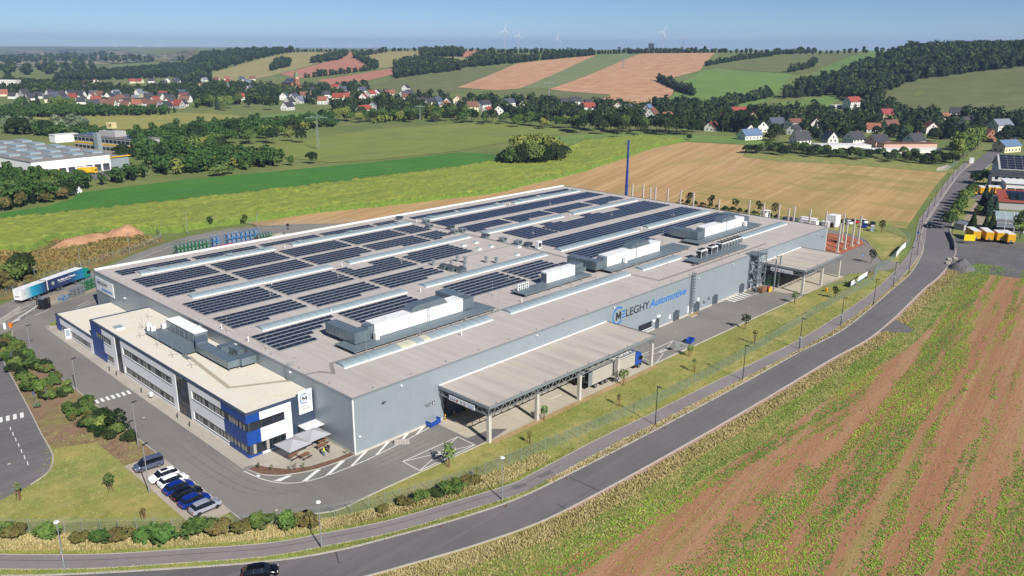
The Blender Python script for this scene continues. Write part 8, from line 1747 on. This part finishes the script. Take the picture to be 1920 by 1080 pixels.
for (x0, x1, y0, y1) in ((Ld-.6, Ld+11.6, .2, .5), (Ld+11.5, Ld+11.8, .2, Wd*.62)): MB().box(x0, x1, y0, y1, 6.45, 6.95).build('edge_band', 'yellow', t)
P = [at(*q) for q in [(90, 345), (215, 316), (240, 312), (220, 330), (150, 340)]]; tri_sheet('depot_yard', [(q.x, q.y) for q in P], .02, 'asphalt_patch')
t0 = at(138, 253, 9); t1 = at(257, 264, 9); ex = t1-t0; Lo = ex.length; ang2 = math.atan2(ex.y, ex.x)
t = thing('depot_office', 'long two-storey depot office with yellow band and roof sign', 'office', (t0.x, t0.y, 0), ang2); MB().box(0, Lo, 0, 16, 0, 9).build('wall', 'w_grey', t); MB().box(0, Lo, -.1, 0, 4.2, 5.2).build('yellow_band', 'yellow', t)
for z in (1.2, 6.0):
    n = int(Lo/4)
    for k in range(n): w_ = MB().box(k*4+.3, k*4+3.6, -.08, 0, z, z+2).build('window', 'frame_dark', t); MB().box(k*4+.5, k*4+3.4, -.12, -.08, z+.2, z+1.8).build('pane', 'glass_dark', w_)
ro = MB().box(-.4, Lo+.4, -.4, 16.4, 9, 9.4).build('roof', 'walk_strip', t)
for k in range(int(Lo/6)): MB().box(k*6+.5, k*6+5.4, 1, 14, 9.4, 9.6).build('solar_panel', 'solar_cell', ro)
xs = Lo*.47; MB().box(xs-6, xs+10, 2, 10, 9.4, 13).build('plant_room', 'w_grey', t); MB().box(xs-5, xs-1, -3, -.1, 0, 12).build('stair_tower', 'wall_silver', t)
q = thing('roof_sign_cube', 'pale yellow sign cube with black post horn on the depot office', 'sign', (*(Vector((t0.x, t0.y, 0))+Matrix.Rotation(ang2, 3, 'Z') @ Vector((xs+2, 6, 0))).xy, 13), R_(-62)); q.scale = (.68, .68, .68)
mb = MB()
for a in (-2.4, 2.4):
    for b_ in (-2.4, 2.4): mb.box(a-.15, a+.15, b_-.15, b_+.15, 0, 2.2)
mb.build('frame', 'steel_grey', q); MB().box(-3, 3, -3, 3, 2.2, 7.6).build('cube', 'w_yellow', q)
for rz_ in (0, -90):
    mb = ring_arc(MB(), -.5, 5.2, 1.1, .42, rad(20), rad(380), -3.08, -3.0); mb.poly([(-.2, -3.06, 4.0), (1.2, -3.06, 5.2), (1.2, -3.06, 6.2), (2.4, -3.06, 6.6), (2.4, -3.06, 4.6), (1.5, -3.06, 4.6), (.4, -3.06, 3.6)]); mb.bar((-1.9, -3.05, 3.2), (1.9, -3.05, 3.4), .25, .1); mb.bar((-2.0, -3.05, 5.9), (-1.2, -3.05, 5.7), .5, .1); mb.build('post_horn', 'black', q, rz=rad(rz_))
p = at(105, 268); t = thing('depot_shed', 'low white shed behind the depot hall', 'shed', (p.x, p.y, 0), ang); MB().box(0, 16, 0, 9, 0, 5).build('wall', 'white_cladding', t); MB().box(-.3, 16.3, -.3, 9.3, 5, 5.3).build('roof', 'parapet_white', t)
# ------------------------------------------------------------------ right yard buildings
p = at(1868, 392); rz_ = R_(-66)
t = thing('red_shed', 'low shed with red metal roof carrying solar panels', 'shed', (p.x, p.y, 0), rz_); MB().box(0, 34, 0, 14, 0, 3.4).build('wall', 'w_grey', t); mb = MB().poly([(-.5, -.5, 3.4), (34, -.5, 3.4), (34, 14.5, 6.6), (1.6, 14.5, 6.6)]).poly([(-.5, -.5, 3.3), (34, -.5, 3.3), (34, -.5, 3.4), (-.5, -.5, 3.4)]); ro = mb.build('roof', 'r_red', t, fix=False)
for i in range(9):
    for j in range(3): MB().poly([(5+i*3, 2+j*3.6, 4.1+j*.77), (7.9+i*3, 2+j*3.6, 4.1+j*.77), (7.9+i*3, 5.4+j*3.6, 4.83+j*.77), (5+i*3, 5.4+j*3.6, 4.83+j*.77)]).build('solar_panel', 'solar_cell', ro, fix=False)
p = at(1864, 434); t = thing('greenhouse', 'glass greenhouse with white frames in the right yard', 'greenhouse', (p.x, p.y, 0), rz_)
for i in range(8):
    for j in range(3): MB().box(i*3.2+.06, i*3.2+3.14, 0, .06, .5+j*1.5, 1.9+j*1.5).build('pane', 'glass_dark' if j == 0 else 'r_grey', t)
for i in range(8):
    for j in range(2): MB().poly([(i*3.2+.06, .1+j*3, 5.1+j*.9), (i*3.2+3.14, .1+j*3, 5.1+j*.9), (i*3.2+3.14, 3+j*3, 5.95+j*.9), (i*3.2+.06, 3+j*3, 5.95+j*.9)]).build('roof_pane', 'skylight', t, fix=False)
mb = MB()
for i in range(9): mb.box(i*3.2-.07, i*3.2+.07, -.05, .1, 0, 5.1).bar((i*3.2, 0, 5.1), (i*3.2, 6, 6.95), .12)
for z in (.45, 1.95, 3.45, 4.95): mb.box(0, 25.6, -.03, .08, z, z+.08)
mb.build('frame', 'white_unit', t); MB().box(0, 25.6, .3, 6, 0, .5).build('base', 'kerb', t)
p = at(1857, 352); t = thing('haulage_office', 'two-storey white office with dark roof edge in the haulage yard', 'office', (p.x, p.y, 0), R_(-68)); MB().box(0, 17, 0, 11, 0, 6.6).build('wall', 'w_white', t); MB().box(-.8, 18, -1.0, 11.8, 6.6, 7.3).build('roof', 'r_dark', t); MB().box(-.4, 12, -1.4, 0, 3.2, 3.45).build('balcony', 'r_dark', t)
for k in range(5):
    for z in (1, 4.3): w_ = MB().box(1.2+k*3, 2.6+k*3, -.06, 0, z, z+1.5).build('window', 'frame_dark', t); MB().box(1.35+k*3, 2.45+k*3, -.1, -.06, z+.1, z+1.4).build('pane', 'glass_dark', w_)
p = at(1884, 364); t = thing('glazed_showroom', 'low white hall with glazed front in the haulage yard', 'hall', (p.x, p.y, 0), R_(-68)); MB().box(0, 30, 0, 14, 0, 5.2).build('wall', 'w_white', t); MB().box(-.5, 30.5, -.6, 14.5, 5.2, 5.6).build('roof', 'parapet_white', t)
for k in range(8): MB().box(.6+k*3.6, 3.8+k*3.6, -.08, 0, .3, 3.0).build('window', 'glass_dark', t)
p = at(1872, 334); t = thing('solar_barn', 'large barn with steep blue solar roof at the right edge', 'barn', (p.x, p.y, 0), R_(-68)); MB().box(0, 46, 0, 24, 0, 5).build('wall', 'w_white', t); ro = MB().poly([(-.6, -.8, 4.8), (46.6, -.8, 4.8), (46.6, 12, 11.2), (-.6, 12, 11.2)]).poly([(-.6, 24.8, 4.8), (46.6, 24.8, 4.8), (46.6, 12, 11.2), (-.6, 12, 11.2)]).poly([(0, 0, 5), (0, 24, 5), (0, 12, 11)]).build('roof', 'w_grey', t, fix=False)
for i in range(13):
    for j in range(6): MB().poly([(.4+i*3.5, j*2.05-.3, 5.13+j*1.025), (3.75+i*3.5, j*2.05-.3, 5.13+j*1.025), (3.75+i*3.5, j*2.05+1.6, 6.08+j*1.025), (.4+i*3.5, j*2.05+1.6, 6.08+j*1.025)]).build('solar_panel', 'solar_cell', ro, fix=False)
t = thing('road_wall', 'low curved grey wall between the road and the right yard', 'wall'); Q = catmull([at(*q) for q in [(1779, 436), (1784, 448), (1789, 459), (1790, 470)]], 5); mb = MB()
for a, b_ in zip(Q[:-1], Q[1:]): mb.bar((a.x, a.y, .5), (b_.x, b_.y, .5), .35, 1.4)
mb.build('body', 'walk_strip', t)
p = at(1804, 430); t = thing('garden_shed', 'small shed with grey roof beside the drive', 'shed', (p.x, p.y, 0), R_(-20)); MB().box(-2, 2, -2, 2, 0, 2.4).build('wall', 'w_grey', t); MB().xz([(-2.3, 2.4), (2.3, 2.4), (0, 3.6)], -2.3, 2.3).build('roof', 'r_grey', t)
p = at(1821, 305); t = thing('street_kiosk', 'small white and green container at the roadside', 'container', (p.x, p.y, 0), .3); MB().box(-2, 2, -1.2, 1.2, 0, 2.6).build('body', 'sign_white', t); MB().box(-2.05, 2.05, -1.25, 1.25, 2.6, 2.8).build('roof', 'white_unit', t)
P = [at(*q) for q in [(1757, 315), (1775, 309), (1786, 312), (1775, 319), (1755, 321)]]; tri_sheet('concrete_outlet', [(q.x, q.y) for q in P], .02, 'concrete_slab'); fence('short dark green fence beside the road outlet', [at(1777, 319).xy, at(1797, 305).xy], 'fence_green')
# ------------------------------------------------------------------ grass, crops, haze
def tufts(name, label, cat, P, w, h, mt, seed, blades=4, lean=.35):
    g = np.random.default_rng(seed); P = np.asarray(P, float); P = P[~np_inpoly(P[:, 0], P[:, 1], ENTR)]; n = len(P); Vs, k = [], 0
    for b in range(blades):
        a = g.uniform(0, 2*np.pi, n); hh = h*g.uniform(.55, 1.25, n); ww = w*g.uniform(.6, 1.3, n)
        d = np.stack([np.cos(a), np.sin(a), np.zeros(n)], -1); pz = np.stack([-np.sin(a), np.cos(a), np.zeros(n)], -1)
        base = P+d*g.uniform(-.3, .3, (n, 1))*w*2; ln = pz*(g.normal(0, lean, n)*hh)[:, None]
        top = base+ln+np.array([0, 0, 1])*hh[:, None]
        Vs.append(np.stack([base-d*ww[:, None]/2, base+d*ww[:, None]/2, top+d*ww[:, None]*.2, top-d*ww[:, None]*.2], 1))
    V = np.stack(Vs, 1).reshape(-1, 3); F = np.arange(len(V)).reshape(-1, 4)
    o = np_mesh(name, V, F, mt, kind='stuff'); o['label'] = label; o['category'] = cat
def leafage(name, label, cat, P, s, mt, seed, k=3, zr=(.02, .2)):
    g = np.random.default_rng(seed); P = np.repeat(np.asarray(P, float), k, 0); n = len(P); P = P+np.concatenate([g.normal(0, s*.55, (n, 2)), g.uniform(zr[0], zr[1], (n, 1))], 1)
    nm = np.concatenate([g.normal(0, .45, (n, 2)), np.ones((n, 1))], 1); nm /= np.linalg.norm(nm, axis=1)[:, None]; a = np.cross(nm, g.normal(size=(n, 3))); a /= np.linalg.norm(a, axis=1)[:, None]; b = np.cross(nm, a); q = (s*g.uniform(.5, 1.2, n))[:, None]/2
    V = np.stack([P-a*q-b*q*.5, P+a*q*.6-b*q*.8, P+a*q+b*q*.5, P-a*q*.6+b*q*.8], 1).reshape(-1, 3); o = np_mesh(name, V, np.arange(4*n).reshape(-1, 4), mt, kind='stuff'); o['label'] = label; o['category'] = cat
def strip_pts(A, B, n, seed, z=0.0, pw=1.0):
    g = np.random.default_rng(seed); A = np.array([[p[0], p[1]] for p in A]); B = np.array([[p[0], p[1]] for p in B]); m = min(len(A), len(B))
    la = np.linspace(0, 1, m); A = np.stack([np.interp(la, np.linspace(0, 1, len(A)), A[:, i]) for i in (0, 1)], -1); B = np.stack([np.interp(la, np.linspace(0, 1, len(B)), B[:, i]) for i in (0, 1)], -1)
    t = g.uniform(0, m-1.001, n); i = t.astype(int); f = (t-i)[:, None]; a = A[i]*(1-f)+A[i+1]*f; b = B[i]*(1-f)+B[i+1]*f; u = g.uniform(0, 1, (n, 1))**pw; q = a*(1-u)+b*u
    return np.concatenate([q, np.full((n, 1), z)], 1)
L0 = offset_line(along(FENCE, -60, 24), -.6); L1 = offset_line(along(PU, -60, 24), .9)
tufts('long_dry_grass', 'long dry straw-coloured grass between the fence and the path', 'grass', strip_pts(L0, L1, 7500, 1, -.03), .16, .38, 'grass_tuft_dry', 1)
tufts('green_verge_grass', 'green grass edging the path', 'grass', strip_pts(offset_line(along(PU, -60, 30), .95), offset_line(along(PU, -60, 30), .15), 4000, 2, -.03), .16, .16, 'grass_tuft_green', 2)
tufts('verge_grass', 'short grass on the strip between path and road', 'grass', strip_pts(along(PLc, -80, 18), along(RLc, -80, 16), 4500, 3, -.02), .16, .13, 'grass_tuft_green', 3)
tufts('verge_weeds', 'sparse weeds on the stony strip beside the road', 'grass', strip_pts(along(PLc, 15, 185), along(RLc, 16, 186), 2600, 4, -.02), .22, .2, 'grass_tuft_dry', 4)
tufts('roadside_grass', 'tall dry grass along the field side of the road', 'grass', strip_pts(along(R1, -30, 200), along(R2, -30, 200), 9000, 5, -.03), .18, .32, 'grass_tuft_dry', 5)
tufts('field_margin_grass', 'green weeds along the field margin', 'grass', strip_pts(along(R2, -60, 205), along(R3, -60, 205), 7000, 6, -.03), .2, .16, 'grass_tuft_green', 6); tufts('field_margin_straw', 'dry stalks mixed into the field margin', 'grass', strip_pts(along(R2, -60, 205), along(R3, -60, 205), 5000, 66, -.03), .2, .2, 'grass_tuft_dry', 66)
g = np.random.default_rng(8)
def vnoise(x, y, seed):                       # smooth value noise
    r = np.random.default_rng(seed).uniform(0, 1, (64, 64)); xi = np.floor(x).astype(int); yi = np.floor(y).astype(int); fx = x-xi; fy = y-yi; fx = fx*fx*(3-2*fx); fy = fy*fy*(3-2*fy); R = lambda a, b: r[a % 64, b % 64]
    return (R(xi, yi)*(1-fx)+R(xi+1, yi)*fx)*(1-fy)+(R(xi, yi+1)*(1-fx)+R(xi+1, yi+1)*fx)*fy
n = 430000; X = g.uniform(-30, 215, n); Y = g.uniform(-135, -34, n)
sl = .12-.17*np.clip((Y+60)/10, 0, 1)*np.clip((95-X)/30, 0, 1); ry = Y-sl*(X-60)+1.5*np.sin(X/60)
den = .46*vnoise(X/105, ry/4.2, 1)+.32*vnoise(X/38, ry/1.5, 2)+.22*vnoise(X/6, ry/.8, 3); rows = .5+.5*np.cos(ry*2*math.pi/.75)
pr = np.clip((den-.41)/.13, 0, 1)*1.0*(.5+.5*rows)+.03
ok = np_inpoly(X, Y, FIELD) & ~np_inpoly(X, Y, ENTR) & (g.uniform(0, 1, n) < pr); X, Y = X[ok], Y[ok]
leafage('crop_plants', 'green crop plants growing in patches on the reddish foreground field', 'crop', np.stack([X, Y, np.full(len(X), -.04)], -1), .21, 'crop_leaf', 9, 3, (.02, .14))
n = 30000; X = g.uniform(-30, 200, n); Y = g.uniform(-130, -36, n); ok = np_inpoly(X, Y, FIELD); X, Y = X[ok], Y[ok]
tufts('stubble_straw', 'short straw stubble scattered over the foreground field', 'stubble', np.stack([X, Y, np.full(len(X), -.04)], -1), .12, .06, 'grass_tuft_dry', 10, 2, .6)
n = 9000; X = g.uniform(-23, 186, n); Y = g.uniform(-29, -12, n); P = [(-23, -6), (-10.9, -12.2), (19, -12.9), (69, -14.8), (142, -15), (172, -14.6), (186, -16)]+[(p[0], p[1]+.3) for p in reversed(along(PU, -23, 186))]; ok = np_inpoly(X, Y, P)
tufts('lawn_tufts', 'uneven tufts in the yellowing lawn beside the canopy', 'grass', np.stack([X[ok], Y[ok], np.full(ok.sum(), -.03)], -1), .3, .1, 'grass_tuft_green', 11, 2, .6)
n = 6000; X = g.uniform(-62, -22, n); Y = g.uniform(-6, 47, n); P = [(-60, 31), (-48, 18.4), (-42.1, 12), (-31, 1.5), (-29, 2), (-28.8, 24), (-23, 25), (-23, 32), (-28, 40), (-33, 46.5), (-36, 39), (-40, 28.5)]; ok = np_inpoly(X, Y, P)
tufts('lawn_tufts', 'uneven tufts in the lawn left of the parked cars', 'grass', np.stack([X[ok], Y[ok], np.full(ok.sum(), -.03)], -1), .26, .1, 'grass_tuft_green', 21, 2, .6)
n = 7000; X = g.uniform(-50, 50, n); Y = g.uniform(138, 208, n); P = [(-60, 160), (-14, 143.5), (9, 155), (30, 168), (46, 178), (36, 205), (10, 210), (-40, 190)]; ok = np_inpoly(X, Y, P)
tufts('bank_weeds', 'rough brown and green weeds on the bank left of the hall', 'weeds', np.stack([X[ok], Y[ok], np.full(ok.sum(), -.03)], -1), .8, .7, 'weeds', 12, 3, .5)
# air
mt = bpy.data.materials.new('haze_air'); mt.use_nodes = True; n_ = mt.node_tree; n_.nodes.clear(); ov = n_.nodes.new('ShaderNodeOutputMaterial'); pv = n_.nodes.new('ShaderNodeVolumePrincipled')
pv.inputs['Color'].default_value = (.42, .6, .93, 1); pv.inputs['Density'].default_value = HAZE; pv.inputs['Anisotropy'].default_value = .0; n_.links.new(pv.outputs[0], ov.inputs['Volume']); MATS['haze_air'] = mt
mb = MB().box(-15000, 15000, -15000, 15000, -5, 190); o = mb.build('haze', 'haze_air', kind='stuff')
